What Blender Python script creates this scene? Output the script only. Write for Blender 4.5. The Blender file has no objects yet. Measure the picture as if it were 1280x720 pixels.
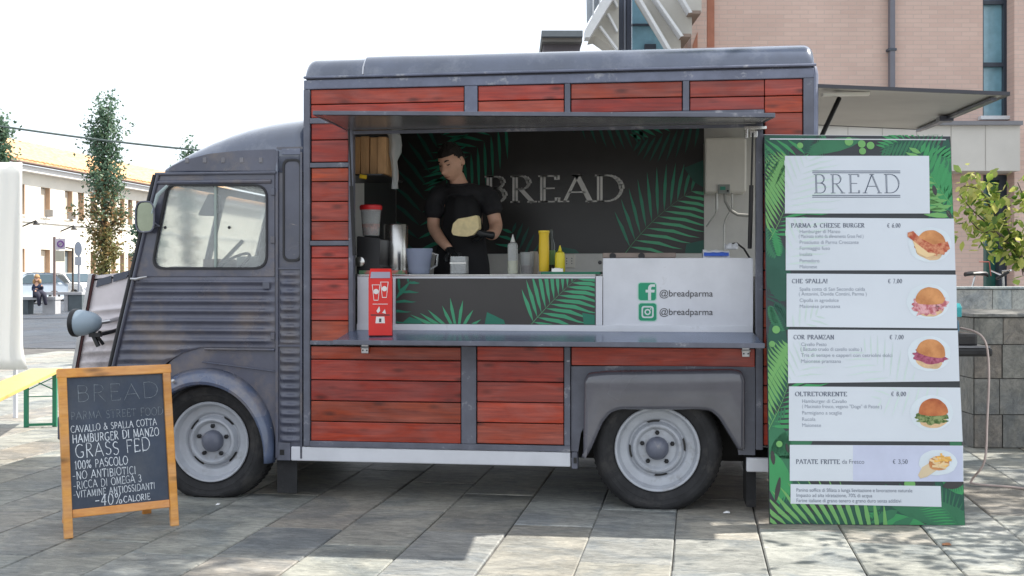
import bpy, bmesh, math, random
from mathutils import Vector, Matrix, geometry, noise
random.seed(7)
sc = bpy.context.scene
R = math.radians
# ------------------------------------------------------------------ camera
FP = 1400.0; TH = math.atan(188/1400.0); CAMY = -5.96; EYE = 1.228; HY = 347.0
cam_d = bpy.data.cameras.new("camera"); cam = bpy.data.objects.new("camera", cam_d)
sc.collection.objects.link(cam); sc.camera = cam
cam_d.sensor_width = 36; cam_d.lens = FP/1280*36
cam_d.clip_start = .1; cam_d.clip_end = 5000
cam.location = (0, CAMY, EYE)
cam.rotation_euler = (R(90), 0, TH)
cam_d.shift_y = -(360-HY)/1280          # horizon a little above the middle, verticals upright
# ------------------------------------------------------------------ world, sun, exposure
SUN_AZ = R(23); SUN_EL = R(53)           # towards +X, a little behind the truck
w = bpy.data.worlds.new("World"); sc.world = w; w.use_nodes = True
nt = w.node_tree; bg = nt.nodes['Background']
sky = nt.nodes.new('ShaderNodeTexSky'); sky.sky_type = 'NISHITA'; sky.sun_disc = False
sky.sun_elevation = SUN_EL; sky.sun_rotation = R(90)-SUN_AZ
sky.air_density = 1.0; sky.dust_density = 1.0; sky.ozone_density = 1.0; sky.altitude = 0
# bright thin milky veil of high cloud over the blue sky
veil = nt.nodes.new('ShaderNodeTexNoise'); veil.inputs['Scale'].default_value = 1.6; veil.inputs['Detail'].default_value = 6
tcw = nt.nodes.new('ShaderNodeTexCoord'); nt.links.new(tcw.outputs['Generated'], veil.inputs['Vector'])
vr = nt.nodes.new('ShaderNodeMapRange'); vr.inputs[1].default_value = .2; vr.inputs[2].default_value = .8; vr.inputs[3].default_value = .72; vr.inputs[4].default_value = .92
nt.links.new(veil.outputs['Fac'], vr.inputs[0])
vm = nt.nodes.new('ShaderNodeMixRGB'); nt.links.new(vr.outputs[0], vm.inputs[0]); nt.links.new(sky.outputs[0], vm.inputs[1]); vm.inputs[2].default_value = (5.6, 5.9, 6.3, 1)
nt.links.new(vm.outputs[0], bg.inputs[0]); bg.inputs[1].default_value = .12
sun_d = bpy.data.lights.new("sun", 'SUN'); sun_d.energy = 4.2; sun_d.angle = R(.5); sun_d.color = (1, .95, .87)
sun = bpy.data.objects.new("sun", sun_d); sc.collection.objects.link(sun)
sdir = Vector((math.cos(SUN_AZ)*math.cos(SUN_EL), math.sin(SUN_AZ)*math.cos(SUN_EL), math.sin(SUN_EL)))
sun.rotation_euler = sdir.to_track_quat('Z', 'Y').to_euler(); sun.location = (8, 6, 14)
sc.view_settings.view_transform = 'Standard'; sc.view_settings.look = 'None'
sc.view_settings.exposure = 1.05; sc.view_settings.gamma = 1
sc.render.resolution_x = 1024; sc.render.resolution_y = 576

# ------------------------------------------------------------------ measuring helpers (photo pixel -> point on a real plane)
_c, _s = math.cos(TH), math.sin(TH)
FWD = Vector((-_s, _c, 0)); RGT = Vector((_c, _s, 0)); CAM = Vector((0, CAMY, EYE))
def ray(px, py): return FWD + RGT*((px-640)/FP) + Vector((0, 0, (HY-py)/FP))
def W(px, py, Y):
    d = ray(px, py); t = (Y-CAMY)/d.y
    return CAM + d*t
def WX(px, py, X):
    d = ray(px, py); t = X/d.x
    return CAM + d*t
def WD(px, py, dist): return CAM + ray(px, py)*dist
def G(px, py, z=0):
    d = ray(px, py); return CAM + d*((z-EYE)/d.z)
def hit(px, py, o, n):
    d = ray(px, py); return CAM + d*((o-CAM).dot(n)/d.dot(n))
def pX(px, Y=0): return W(px, HY, Y).x
def pZ(px, py, Y=0): return W(px, py, Y).z

# ------------------------------------------------------------------ building helpers
COL = sc.collection
def setp(o, label=None, cat=None, group=None, kind=None):
    if label: o['label'] = label
    if cat: o['category'] = cat
    if group: o['group'] = group
    if kind: o['kind'] = kind
    return o
def thing(name, loc, label, cat, group=None):
    o = bpy.data.objects.new(name, None); COL.objects.link(o); o.location = loc
    o.empty_display_size = .1
    return setp(o, label, cat, group)
def origin(o):
    while o is not None and o.parent is not None: o = o.parent
    return Vector(o.location) if o is not None else Vector((0, 0, 0))
class MB:
    def __init__(s, M=None): s.v = []; s.f = []; s.M = M
    def add(s, vs, fs, M=None):
        n = len(s.v)
        for p in vs:
            p = Vector(p)
            if M is not None: p = M @ p
            if s.M is not None: p = s.M @ p
            s.v.append(p)
        s.f += [tuple(n+i for i in f) for f in fs]
        return s
    def box(s, x0, x1, y0, y1, z0, z1, M=None):
        if x0 > x1: x0, x1 = x1, x0
        if y0 > y1: y0, y1 = y1, y0
        if z0 > z1: z0, z1 = z1, z0
        return s.add([(x0,y0,z0),(x1,y0,z0),(x1,y1,z0),(x0,y1,z0),(x0,y0,z1),(x1,y0,z1),(x1,y1,z1),(x0,y1,z1)],
              [(0,3,2,1),(4,5,6,7),(0,1,5,4),(1,2,6,5),(2,3,7,6),(3,0,4,7)], M)
    def bar(s, a, b, w, h=None, up=(0,0,1)):
        a = Vector(a); b = Vector(b); h = h or w
        z = (b-a).normalized(); up = Vector(up)
        if abs(z.dot(up)) > .98: up = Vector((0, 1, 0))
        x = z.cross(up).normalized(); y = x.cross(z).normalized()
        vs = [p + x*i*w/2 + y*j*h/2 for p in (a, b) for i, j in ((-1,-1),(1,-1),(1,1),(-1,1))]
        return s.add(vs, [(3,2,1,0),(4,5,6,7),(0,1,5,4),(1,2,6,5),(2,3,7,6),(3,0,4,7)])
    def tube(s, pts, r, n=8, cap=True):
        pts = [Vector(p) for p in pts]; rs = r if isinstance(r, (list, tuple)) else [r]*len(pts)
        vs = []; fs = []; prev = None
        for i, p in enumerate(pts):
            t = (pts[min(i+1, len(pts)-1)]-pts[max(i-1, 0)]).normalized()
            if prev is None:
                u = Vector((0,0,1)) if abs(t.z) < .9 else Vector((1,0,0))
                x = t.cross(u).normalized()
            else:
                x = (prev - t*prev.dot(t)).normalized()
            prev = x; y = t.cross(x)
            for k in range(n):
                a = 2*math.pi*k/n; vs.append(p + x*math.cos(a)*rs[i] + y*math.sin(a)*rs[i])
        for i in range(len(pts)-1):
            for k in range(n):
                k2 = (k+1) % n; fs.append((i*n+k, i*n+k2, (i+1)*n+k2, (i+1)*n+k))
        if cap: fs.append(tuple(range(n))[::-1]); fs.append(tuple((len(pts)-1)*n+k for k in range(n)))
        return s.add(vs, fs)
    def lathe(s, prof, c, axis='z', n=24, M=None, cap=True):
        # prof: (radius, height)
        vs = []; fs = []; c = Vector(c)
        for r, h in prof:
            for k in range(n):
                a = 2*math.pi*k/n; u = r*math.cos(a); v = r*math.sin(a)
                p = {'z': (u, v, h), 'y': (u, h, v), 'x': (h, u, v)}[axis]
                vs.append(c+Vector(p))
        for i in range(len(prof)-1):
            for k in range(n):
                k2 = (k+1) % n; fs.append((i*n+k, i*n+k2, (i+1)*n+k2, (i+1)*n+k))
        if cap and prof[0][0] > 1e-5: fs.append(tuple(range(n))[::-1])
        if cap and prof[-1][0] > 1e-5: fs.append(tuple((len(prof)-1)*n+k for k in range(n)))
        return s.add(vs, fs, M)
    def prism(s, loops, to3, depth):
        """loops: outer 2-D outline and holes; to3(u,v)->Vector; depth Vector"""
        if not isinstance(loops[0][0], (list, tuple)): loops = [loops]
        L = [[Vector((p[0], p[1], 0)) for p in lp] for lp in loops]
        tri = geometry.tessellate_polygon(L)
        flat = [p for lp in loops for p in lp]; n = len(flat)
        vs = [to3(*p) for p in flat] + [to3(*p)+depth for p in flat]
        fs = [tuple(t) for t in tri] + [tuple(n+i for i in t[::-1]) for t in tri]
        o = 0
        for lp in loops:
            m = len(lp)
            for i in range(m):
                j = (i+1) % m; fs.append((o+i, o+j, n+o+j, n+o+i))
            o += m
        return s.add(vs, fs)
    def flat(s, poly, to3):
        L = [[Vector((p[0], p[1], 0)) for p in poly]]
        return s.add([to3(*p) for p in poly], [tuple(t) for t in geometry.tessellate_polygon(L) if len(t) == 3])
    def build(s, name, mat, parent=None, smooth=False, bevel=0, label=None, kind=None, seg=2, cat=None, group=None, org=None):
        o0 = origin(parent) if parent is not None else (Vector(org) if org is not None else Vector((0, 0, 0)))
        me = bpy.data.meshes.new(name)
        me.from_pydata([tuple(p-o0) for p in s.v], [], [f for f in s.f if len(set(f)) == len(f)]); me.validate()
        bm = bmesh.new(); bm.from_mesh(me); bmesh.ops.recalc_face_normals(bm, faces=bm.faces); bm.to_mesh(me); bm.free()
        if mat is not None: me.materials.append(mat)
        o = bpy.data.objects.new(name, me); COL.objects.link(o)
        if parent is not None: o.parent = parent
        elif org is not None: o.location = org
        if smooth:
            me.polygons.foreach_set('use_smooth', [True]*len(me.polygons))
            if smooth != 'all':
                try: me.set_sharp_from_angle(angle=R(38))
                except Exception: pass
        if bevel:
            m = o.modifiers.new('b', 'BEVEL'); m.width = bevel; m.segments = seg; m.limit_method = 'ANGLE'; m.angle_limit = R(40)
        return setp(o, label, cat, group, kind)
XZ = lambda Y: (lambda u, v: Vector((u, Y, v)))
def copy_thing(o, loc, rz=None, label=None):
    c = o.copy(); COL.objects.link(c); c.location = loc
    if rz is not None: c.rotation_euler.z = rz
    if label: c['label'] = label
    for ch in o.children:
        d = ch.copy(); COL.objects.link(d); d.parent = c
        for g in ch.children:
            e = g.copy(); COL.objects.link(e); e.parent = d
    return c
def rrect(x0, x1, z0, z1, r, n=5):
    if not isinstance(r, (list, tuple)): r = [r]*4       # bl, br, tr, tl
    out = []
    for (cx, cz, a0, rr) in ((x0+r[0], z0+r[0], 180, r[0]), (x1-r[1], z0+r[1], 270, r[1]), (x1-r[2], z1-r[2], 0, r[2]), (x0+r[3], z1-r[3], 90, r[3])):
        for k in range(n+1):
            a = R(a0+90*k/n); out.append((cx+rr*math.cos(a), cz+rr*math.sin(a)))
    return out
def round_poly(pts, r, n=5):
    """rounds the corners of a polygon, r one value or per corner"""
    m = len(pts); rs = r if isinstance(r, (list, tuple)) else [r]*m; out = []
    for i in range(m):
        p = Vector(pts[i]); a = Vector(pts[i-1])-p; b = Vector(pts[(i+1) % m])-p; rr = rs[i]
        if rr <= 0: out.append(tuple(p)); continue
        rr = min(rr, a.length*.48, b.length*.48)
        s = p+a.normalized()*rr; e = p+b.normalized()*rr
        for k in range(n+1):
            t = k/n; q = s*(1-t)**2 + p*2*t*(1-t) + e*t*t; out.append(tuple(q))
    return out
def clip(poly, x0, x1, y0, y1):
    def cl(ps, ins, inter):
        out = []
        for i in range(len(ps)):
            a = ps[i-1]; b = ps[i]
            if ins(b):
                if not ins(a): out.append(inter(a, b))
                out.append(b)
            elif ins(a): out.append(inter(a, b))
        return out
    def ix(k, c):
        def g(a, b):
            t = (c-a[k])/(b[k]-a[k]); return (a[0]+(b[0]-a[0])*t, a[1]+(b[1]-a[1])*t)
        return g
    for k, c, sg in ((0, x0, 1), (0, x1, -1), (1, y0, 1), (1, y1, -1)):
        poly = cl(poly, (lambda p, k=k, c=c, sg=sg: (p[k]-c)*sg >= 0), ix(k, c))
        if len(poly) < 3: return []
    return poly

# ------------------------------------------------------------------ materials
def pm(name, col, rough=.5, metal=0, var=.12, scale=6, stretch=(1,1,1), bump=0, bscale=60, col2=None, thr=(.35,.65),
       rnd=0, dirt=None, dirtscale=3, dirtthr=(.58,.72), coat=0, spec=.5, trans=0, ior=1.45, emit=None, alpha=None, island=0, det=6, chips=None, chscale=26, chthr=(.67,.70), rvar=0):
    m = bpy.data.materials.new(name); m.use_nodes = True; t = m.node_tree; N = t.nodes; L = t.links
    b = N['Principled BSDF']
    b.inputs['Roughness'].default_value = rough; b.inputs['Metallic'].default_value = metal
    b.inputs['Specular IOR Level'].default_value = spec; b.inputs['Coat Weight'].default_value = coat; b.inputs['Coat Roughness'].default_value = .12
    b.inputs['Transmission Weight'].default_value = trans; b.inputs['IOR'].default_value = ior
    if alpha is not None: b.inputs['Alpha'].default_value = alpha
    tc = N.new('ShaderNodeTexCoord'); mp = N.new('ShaderNodeMapping'); mp.inputs['Scale'].default_value = stretch
    oi = N.new('ShaderNodeObjectInfo'); add = N.new('ShaderNodeVectorMath'); add.operation = 'MULTIPLY_ADD'
    L.new(tc.outputs['Object'], add.inputs[0]); add.inputs[1].default_value = (1, 1, 1)
    rs = N.new('ShaderNodeVectorMath'); rs.operation = 'SCALE'; rs.inputs[0].default_value = (37, 17, 23)
    rv = oi.outputs['Random']
    if island:
        gi = N.new('ShaderNodeNewGeometry'); ad = N.new('ShaderNodeMath'); ad.operation = 'ADD'
        L.new(oi.outputs['Random'], ad.inputs[0]); L.new(gi.outputs['Random Per Island'], ad.inputs[1])
        fr = N.new('ShaderNodeMath'); fr.operation = 'FRACT'; L.new(ad.outputs[0], fr.inputs[0]); rv = fr.outputs[0]
    L.new(rv, rs.inputs['Scale']); L.new(rs.outputs[0], add.inputs[2]); L.new(add.outputs[0], mp.inputs[0])
    nz = N.new('ShaderNodeTexNoise'); nz.inputs['Scale'].default_value = scale; nz.inputs['Detail'].default_value = det; nz.inputs['Roughness'].default_value = .6
    L.new(mp.outputs[0], nz.inputs['Vector'])
    rp = N.new('ShaderNodeValToRGB'); e = rp.color_ramp.elements; e[0].position = thr[0]; e[1].position = thr[1]
    e[0].color = (*[c*(1-var) for c in col], 1); c2 = col2 or [min(1, c*(1+var)) for c in col]; e[1].color = (*c2, 1)
    L.new(nz.outputs['Fac'], rp.inputs[0]); out = rp.outputs[0]
    if dirt:
        n2 = N.new('ShaderNodeTexNoise'); n2.inputs['Scale'].default_value = dirtscale; n2.inputs['Detail'].default_value = 10; n2.inputs['Roughness'].default_value = .7
        L.new(add.outputs[0], n2.inputs['Vector'])
        r2 = N.new('ShaderNodeValToRGB'); r2.color_ramp.elements[0].position = dirtthr[0]; r2.color_ramp.elements[1].position = dirtthr[1]
        L.new(n2.outputs['Fac'], r2.inputs[0])
        mx = N.new('ShaderNodeMixRGB'); L.new(r2.outputs[0], mx.inputs[0]); L.new(out, mx.inputs[1]); mx.inputs[2].default_value = (*dirt, 1); out = mx.outputs[0]
    if chips:
        n6 = N.new('ShaderNodeTexNoise'); n6.inputs['Scale'].default_value = chscale; n6.inputs['Detail'].default_value = 7; n6.inputs['Roughness'].default_value = .72; n6.inputs['Distortion'].default_value = .7
        mc = N.new('ShaderNodeMapping'); mc.inputs['Scale'].default_value = (.5, 1, 1.4); L.new(add.outputs[0], mc.inputs[0]); L.new(mc.outputs[0], n6.inputs['Vector'])
        r6 = N.new('ShaderNodeValToRGB'); r6.color_ramp.elements[0].position = chthr[0]; r6.color_ramp.elements[1].position = chthr[1]; L.new(n6.outputs['Fac'], r6.inputs[0])
        m6 = N.new('ShaderNodeMixRGB'); L.new(r6.outputs[0], m6.inputs[0]); L.new(out, m6.inputs[1]); m6.inputs[2].default_value = (*chips, 1); out = m6.outputs[0]
    if rvar:
        nr = N.new('ShaderNodeTexNoise'); nr.inputs['Scale'].default_value = 3.5; nr.inputs['Detail'].default_value = 8; L.new(add.outputs[0], nr.inputs['Vector'])
        rr2 = N.new('ShaderNodeMapRange'); rr2.inputs[1].default_value = .3; rr2.inputs[2].default_value = .7; rr2.inputs[3].default_value = max(.05, rough-rvar); rr2.inputs[4].default_value = rough+rvar
        L.new(nr.outputs['Fac'], rr2.inputs[0]); L.new(rr2.outputs[0], b.inputs['Roughness'])
    if rnd:
        mr = N.new('ShaderNodeMapRange'); mr.inputs[3].default_value = 1-rnd; mr.inputs[4].default_value = 1+rnd; L.new(rv, mr.inputs[0])
        hs = N.new('ShaderNodeHueSaturation'); L.new(mr.outputs[0], hs.inputs['Value']); L.new(out, hs.inputs['Color']); out = hs.outputs[0]
    L.new(out, b.inputs['Base Color'])
    if bump:
        n3 = N.new('ShaderNodeTexNoise'); n3.inputs['Scale'].default_value = bscale; n3.inputs['Detail'].default_value = 4
        L.new(mp.outputs[0], n3.inputs['Vector'])
        bp = N.new('ShaderNodeBump'); bp.inputs['Strength'].default_value = bump; bp.inputs['Distance'].default_value = .01
        L.new(n3.outputs['Fac'], bp.inputs['Height']); L.new(bp.outputs[0], b.inputs['Normal'])
    if emit: b.inputs['Emission Color'].default_value = (*emit, 1); b.inputs['Emission Strength'].default_value = 1
    return m
def plain(name, col, rough=.6, **k): return pm(name, col, rough, var=k.pop('var', .05), **k)

M_paint = pm('grey_paint', (.074,.079,.112), .32, chips=(.24,.21,.2), rvar=.12, spec=.7, var=.16, scale=4, dirt=(.17,.145,.13), dirtscale=2.6, dirtthr=(.5,.75), bump=.05, bscale=30, coat=.25)
M_paint_door = pm('door_paint', (.080,.084,.118), .34, chips=(.26,.24,.24), chthr=(.69,.72), rvar=.14, spec=.8, var=.14, scale=4, dirt=(.19,.155,.135), dirtscale=3.2, dirtthr=(.5,.74), bump=.08, bscale=40, coat=.15)
M_frame = pm('frame_paint', (.11,.116,.148), .38, chips=(.36,.36,.38), chscale=18, rvar=.1, var=.15, scale=9, dirt=(.3,.3,.32), dirtscale=9, dirtthr=(.6,.68), coat=.1)
M_frame_worn = pm('worn_frame_paint', (.16,.175,.235), .45, var=.15, scale=9, dirt=(.34,.35,.38), dirtscale=11, dirtthr=(.56,.64))
M_roof = pm('roof_paint', (.075,.092,.14), .22, var=.18, scale=3, dirt=(.26,.28,.33), dirtscale=2, dirtthr=(.5,.8), coat=1, spec=.8, bump=.06, bscale=5)
M_white = pm('white_metal', (.62,.63,.67), .35, var=.06, scale=5, dirt=(.35,.33,.31), dirtscale=5, dirtthr=(.62,.8))
M_cream = pm('cream_enamel', (.8,.77,.7), .3, var=.04)
M_alu = pm('aluminium', (.5,.5,.51), .3, metal=.85, var=.12, scale=3, stretch=(1,1,4), bump=.04)
M_steel = pm('steel', (.55,.54,.52), .25, metal=1, var=.1, scale=6)
M_black = plain('black_plastic', (.015,.015,.017), .4)
M_rubber = pm('rubber', (.022,.022,.024), .75, var=.25, scale=12, bump=.2, bscale=80, dirt=(.06,.055,.05), dirtscale=6, dirtthr=(.5,.75))
M_dark = plain('dark_underside', (.02,.019,.018), .85)
M_gasket = plain('window_rubber', (.025,.025,.028), .55)
M_rim = pm('rim_paint', (.42,.44,.48), .4, var=.08, scale=10, dirt=(.2,.19,.18), dirtscale=7, dirtthr=(.56,.75))
M_shelf = pm('shelf_metal', (.16,.2,.29), .22, metal=.5, var=.12, scale=3, dirt=(.3,.33,.38), dirtscale=4, dirtthr=(.55,.8))
M_inner = pm('inner_wall', (.74,.73,.70), .4, var=.05)
M_poster = plain('poster_black', (.04,.037,.036), .3)
M_leafprint = [plain('print_green_%s' % 'abcd'[i], c, .4) for i, c in enumerate([(.03,.16,.075), (.04,.27,.09), (.015,.085,.055), (.15,.37,.11)])]
M_teal = [plain('print_teal_a', (.015,.16,.1), .4), plain('print_teal_b', (.05,.3,.15), .4), plain('print_teal_c', (.01,.06,.05), .4), plain('print_teal_d', (.10,.36,.16), .4)]
M_silver = plain('print_silver', (.85,.83,.8), .4)
M_glass = pm('clear_glass', (.92,.95,.94), .02, trans=1, var=.01, ior=1.1)
M_skin = pm('skin', (.68,.40,.28), .4, var=.08, scale=20)
M_hair = pm('dark_hair', (.012,.009,.007), .6, var=.3, scale=60, bump=.6, bscale=120)
M_blackcloth = pm('black_cloth', (.016,.016,.019), .8, var=.25, scale=20, bump=.25, bscale=14)
M_glove = plain('black_glove', (.014,.016,.018), .35)

def wood(name, col, dark, knots=True, rough=.5, rnd=.14):
    m = bpy.data.materials.new(name); m.use_nodes = True; t = m.node_tree; N = t.nodes; L = t.links; b = N['Principled BSDF']
    tc = N.new('ShaderNodeTexCoord'); oi = N.new('ShaderNodeObjectInfo'); rs = N.new('ShaderNodeVectorMath'); rs.operation = 'SCALE'
    rs.inputs[0].default_value = (31, 13, 47); L.new(oi.outputs['Random'], rs.inputs['Scale'])
    ad = N.new('ShaderNodeVectorMath'); ad.operation = 'ADD'; L.new(tc.outputs['Object'], ad.inputs[0]); L.new(rs.outputs[0], ad.inputs[1])
    mp = N.new('ShaderNodeMapping'); mp.inputs['Scale'].default_value = (1.2, 6, 22); L.new(ad.outputs[0], mp.inputs[0])
    n1 = N.new('ShaderNodeTexNoise'); n1.inputs['Scale'].default_value = 2.5; n1.inputs['Detail'].default_value = 8; n1.inputs['Roughness'].default_value = .65; n1.inputs['Distortion'].default_value = .6
    L.new(mp.outputs[0], n1.inputs['Vector'])
    rp = N.new('ShaderNodeValToRGB'); e = rp.color_ramp.elements; e[0].position = .3; e[1].position = .68; e[0].color = (*dark, 1); e[1].color = (*col, 1)
    L.new(n1.outputs['Fac'], rp.inputs[0]); out = rp.outputs[0]
    mp2 = N.new('ShaderNodeMapping'); mp2.inputs['Scale'].default_value = (3.2, 1, 9); L.new(ad.outputs[0], mp2.inputs[0])
    if knots:
        n4 = N.new('ShaderNodeTexNoise'); n4.inputs['Scale'].default_value = 1.9; n4.inputs['Detail'].default_value = 3; L.new(ad.outputs[0], n4.inputs['Vector'])
        vo = N.new('ShaderNodeTexVoronoi'); vo.inputs['Scale'].default_value = 1.5; L.new(mp2.outputs[0], vo.inputs['Vector'])
        r3 = N.new('ShaderNodeValToRGB'); r3.color_ramp.elements[0].position = .07; r3.color_ramp.elements[1].position = .24
        r3.color_ramp.elements[0].color = (.42,.42,.42,1); r3.color_ramp.elements[1].color = (1,1,1,1)
        L.new(vo.outputs['Distance'], r3.inputs[0])
        r5 = N.new('ShaderNodeValToRGB'); r5.color_ramp.elements[0].position = .3; r5.color_ramp.elements[1].position = .5
        r5.color_ramp.elements[0].color = (.72,.68,.66,1); r5.color_ramp.elements[1].color = (1,1,1,1); L.new(n4.outputs['Fac'], r5.inputs[0])
        m1 = N.new('ShaderNodeMixRGB'); m1.blend_type = 'MULTIPLY'; m1.inputs[0].default_value = 1; L.new(out, m1.inputs[1]); L.new(r3.outputs[0], m1.inputs[2])
        m2 = N.new('ShaderNodeMixRGB'); m2.blend_type = 'MULTIPLY'; m2.inputs[0].default_value = 1; L.new(m1.outputs[0], m2.inputs[1]); L.new(r5.outputs[0], m2.inputs[2]); out = m2.outputs[0]
    mr = N.new('ShaderNodeMapRange'); mr.inputs[3].default_value = 1-rnd; mr.inputs[4].default_value = 1+rnd; L.new(oi.outputs['Random'], mr.inputs[0])
    hs = N.new('ShaderNodeHueSaturation'); L.new(mr.outputs[0], hs.inputs['Value']); L.new(out, hs.inputs['Color'])
    if knots:
        hm = N.new('ShaderNodeMath'); hm.operation = 'MULTIPLY'; hm.inputs[1].default_value = 5.37; L.new(oi.outputs['Random'], hm.inputs[0]); hf_ = N.new('ShaderNodeMath'); hf_.operation = 'FRACT'; L.new(hm.outputs[0], hf_.inputs[0])
        hr_ = N.new('ShaderNodeMapRange'); hr_.inputs[3].default_value = .494; hr_.inputs[4].default_value = .505; L.new(hf_.outputs[0], hr_.inputs[0]); L.new(hr_.outputs[0], hs.inputs['Hue'])
        nb2 = N.new('ShaderNodeTexNoise'); nb2.inputs['Scale'].default_value = 1.1; nb2.inputs['Detail'].default_value = 4; nb2.inputs['Distortion'].default_value = 1; L.new(mp2.outputs[0], nb2.inputs['Vector'])
        sr = N.new('ShaderNodeMapRange'); sr.inputs[1].default_value = .3; sr.inputs[2].default_value = .7; sr.inputs[3].default_value = .92; sr.inputs[4].default_value = 1.08; L.new(nb2.outputs['Fac'], sr.inputs[0]); L.new(sr.outputs[0], hs.inputs['Saturation'])
    L.new(hs.outputs[0], b.inputs['Base Color']); b.inputs['Roughness'].default_value = rough; b.inputs['Specular IOR Level'].default_value = .5
    bp = N.new('ShaderNodeBump'); bp.inputs['Strength'].default_value = .12; bp.inputs['Distance'].default_value = .004
    L.new(n1.outputs['Fac'], bp.inputs['Height']); L.new(bp.outputs[0], b.inputs['Normal'])
    return m
M_plank = wood('red_stained_wood', (.46,.07,.034), (.20,.03,.02), rough=.4, rnd=.17)
M_pine = wood('orange_pine', (.76,.36,.10), (.58,.23,.06), rough=.45, rnd=.05)
M_bench = wood('yellow_bench_wood', (.75,.5,.12), (.62,.4,.09), knots=False, rough=.4)

# stone paving
def stone(name, cols, rnd=.22):
    m = bpy.data.materials.new(name); m.use_nodes = True; t = m.node_tree; N = t.nodes; L = t.links; b = N['Principled BSDF']
    ge = N.new('ShaderNodeNewGeometry'); oi = N.new('ShaderNodeObjectInfo')
    ad = N.new('ShaderNodeMath'); ad.operation = 'ADD'; L.new(oi.outputs['Random'], ad.inputs[0]); L.new(ge.outputs['Random Per Island'], ad.inputs[1])
    fr = N.new('ShaderNodeMath'); fr.operation = 'FRACT'; L.new(ad.outputs[0], fr.inputs[0])
    rs = N.new('ShaderNodeVectorMath'); rs.operation = 'SCALE'; rs.inputs[0].default_value = (31, 13, 47); L.new(fr.outputs[0], rs.inputs['Scale'])
    a2 = N.new('ShaderNodeVectorMath'); L.new(ge.outputs['Position'], a2.inputs[0]); L.new(rs.outputs[0], a2.inputs[1])
    mp = N.new('ShaderNodeMapping'); mp.inputs['Scale'].default_value = (1, 2.2, 1); mp.inputs['Rotation'].default_value = (0, 0, R(25)); L.new(a2.outputs[0], mp.inputs[0])
    n1 = N.new('ShaderNodeTexNoise'); n1.inputs['Scale'].default_value = 3.2; n1.inputs['Detail'].default_value = 10; n1.inputs['Roughness'].default_value = .68; n1.inputs['Distortion'].default_value = .5
    L.new(mp.outputs[0], n1.inputs['Vector'])
    rp = N.new('ShaderNodeValToRGB'); e = rp.color_ramp.elements; e[0].position = .3; e[1].position = .72; e[0].color = (*cols[0], 1); e[1].color = (*cols[1], 1)
    L.new(n1.outputs['Fac'], rp.inputs[0])
    tn = N.new('ShaderNodeValToRGB'); te = tn.color_ramp.elements; te[0].position = 0; te[0].color = (.92,.97,1.0,1); te[1].position = 1; te[1].color = (1.05,.99,.92,1)
    x = te.new(.5); x.color = (.95,1.0,.96,1); L.new(fr.outputs[0], tn.inputs[0])
    m1 = N.new('ShaderNodeMixRGB'); m1.blend_type = 'MULTIPLY'; m1.inputs[0].default_value = 1; L.new(rp.outputs[0], m1.inputs[1]); L.new(tn.outputs[0], m1.inputs[2])
    ml = N.new('ShaderNodeMath'); ml.operation = 'MULTIPLY'; ml.inputs[1].default_value = 7.31; L.new(fr.outputs[0], ml.inputs[0])
    f2 = N.new('ShaderNodeMath'); f2.operation = 'FRACT'; L.new(ml.outputs[0], f2.inputs[0])
    mr = N.new('ShaderNodeMapRange'); mr.inputs[3].default_value = 1-rnd; mr.inputs[4].default_value = 1+rnd; L.new(f2.outputs[0], mr.inputs[0])
    n5 = N.new('ShaderNodeTexNoise'); n5.inputs['Scale'].default_value = .9; n5.inputs['Detail'].default_value = 5; L.new(ge.outputs['Position'], n5.inputs['Vector'])
    m5 = N.new('ShaderNodeMapRange'); m5.inputs[1].default_value = .3; m5.inputs[2].default_value = .7; m5.inputs[3].default_value = .8; m5.inputs[4].default_value = 1.15; L.new(n5.outputs['Fac'], m5.inputs[0])
    mm = N.new('ShaderNodeMath'); mm.operation = 'MULTIPLY'; L.new(mr.outputs[0], mm.inputs[0]); L.new(m5.outputs[0], mm.inputs[1])
    hs = N.new('ShaderNodeHueSaturation'); L.new(mm.outputs[0], hs.inputs['Value']); L.new(m1.outputs[0], hs.inputs['Color'])
    mq = N.new('ShaderNodeMapping'); mq.inputs['Scale'].default_value = (9, 30, 9); mq.inputs['Rotation'].default_value = (0, 0, R(18)); L.new(a2.outputs[0], mq.inputs[0])
    n7 = N.new('ShaderNodeTexNoise'); n7.inputs['Scale'].default_value = 1.3; n7.inputs['Detail'].default_value = 10; n7.inputs['Roughness'].default_value = .75; n7.inputs['Distortion'].default_value = 1.2; L.new(mq.outputs[0], n7.inputs['Vector'])
    r7 = N.new('ShaderNodeValToRGB'); r7.color_ramp.elements[0].position = .34; r7.color_ramp.elements[0].color = (.42,.43,.44,1); r7.color_ramp.elements[1].position = .6; r7.color_ramp.elements[1].color = (1.08,1.07,1.05,1)
    L.new(n7.outputs['Fac'], r7.inputs[0]); m7 = N.new('ShaderNodeMixRGB'); m7.blend_type = 'MULTIPLY'; m7.inputs[0].default_value = .85; L.new(hs.outputs[0], m7.inputs[1]); L.new(r7.outputs[0], m7.inputs[2])
    n8 = N.new('ShaderNodeTexNoise'); n8.inputs['Scale'].default_value = 2.3; n8.inputs['Detail'].default_value = 8; n8.inputs['Roughness'].default_value = .7; n8.inputs['Distortion'].default_value = .8; L.new(a2.outputs[0], n8.inputs['Vector'])
    r8 = N.new('ShaderNodeValToRGB'); r8.color_ramp.elements[0].position = .46; r8.color_ramp.elements[1].position = .6; L.new(n8.outputs['Fac'], r8.inputs[0])
    m8 = N.new('ShaderNodeMixRGB'); m8.blend_type = 'MULTIPLY'; m8.inputs[2].default_value = (.72,.77,.84,1); L.new(r8.outputs[0], m8.inputs[0]); L.new(m7.outputs[0], m8.inputs[1])
    L.new(m8.outputs[0], b.inputs['Base Color']); b.inputs['Roughness'].default_value = .55
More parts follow.
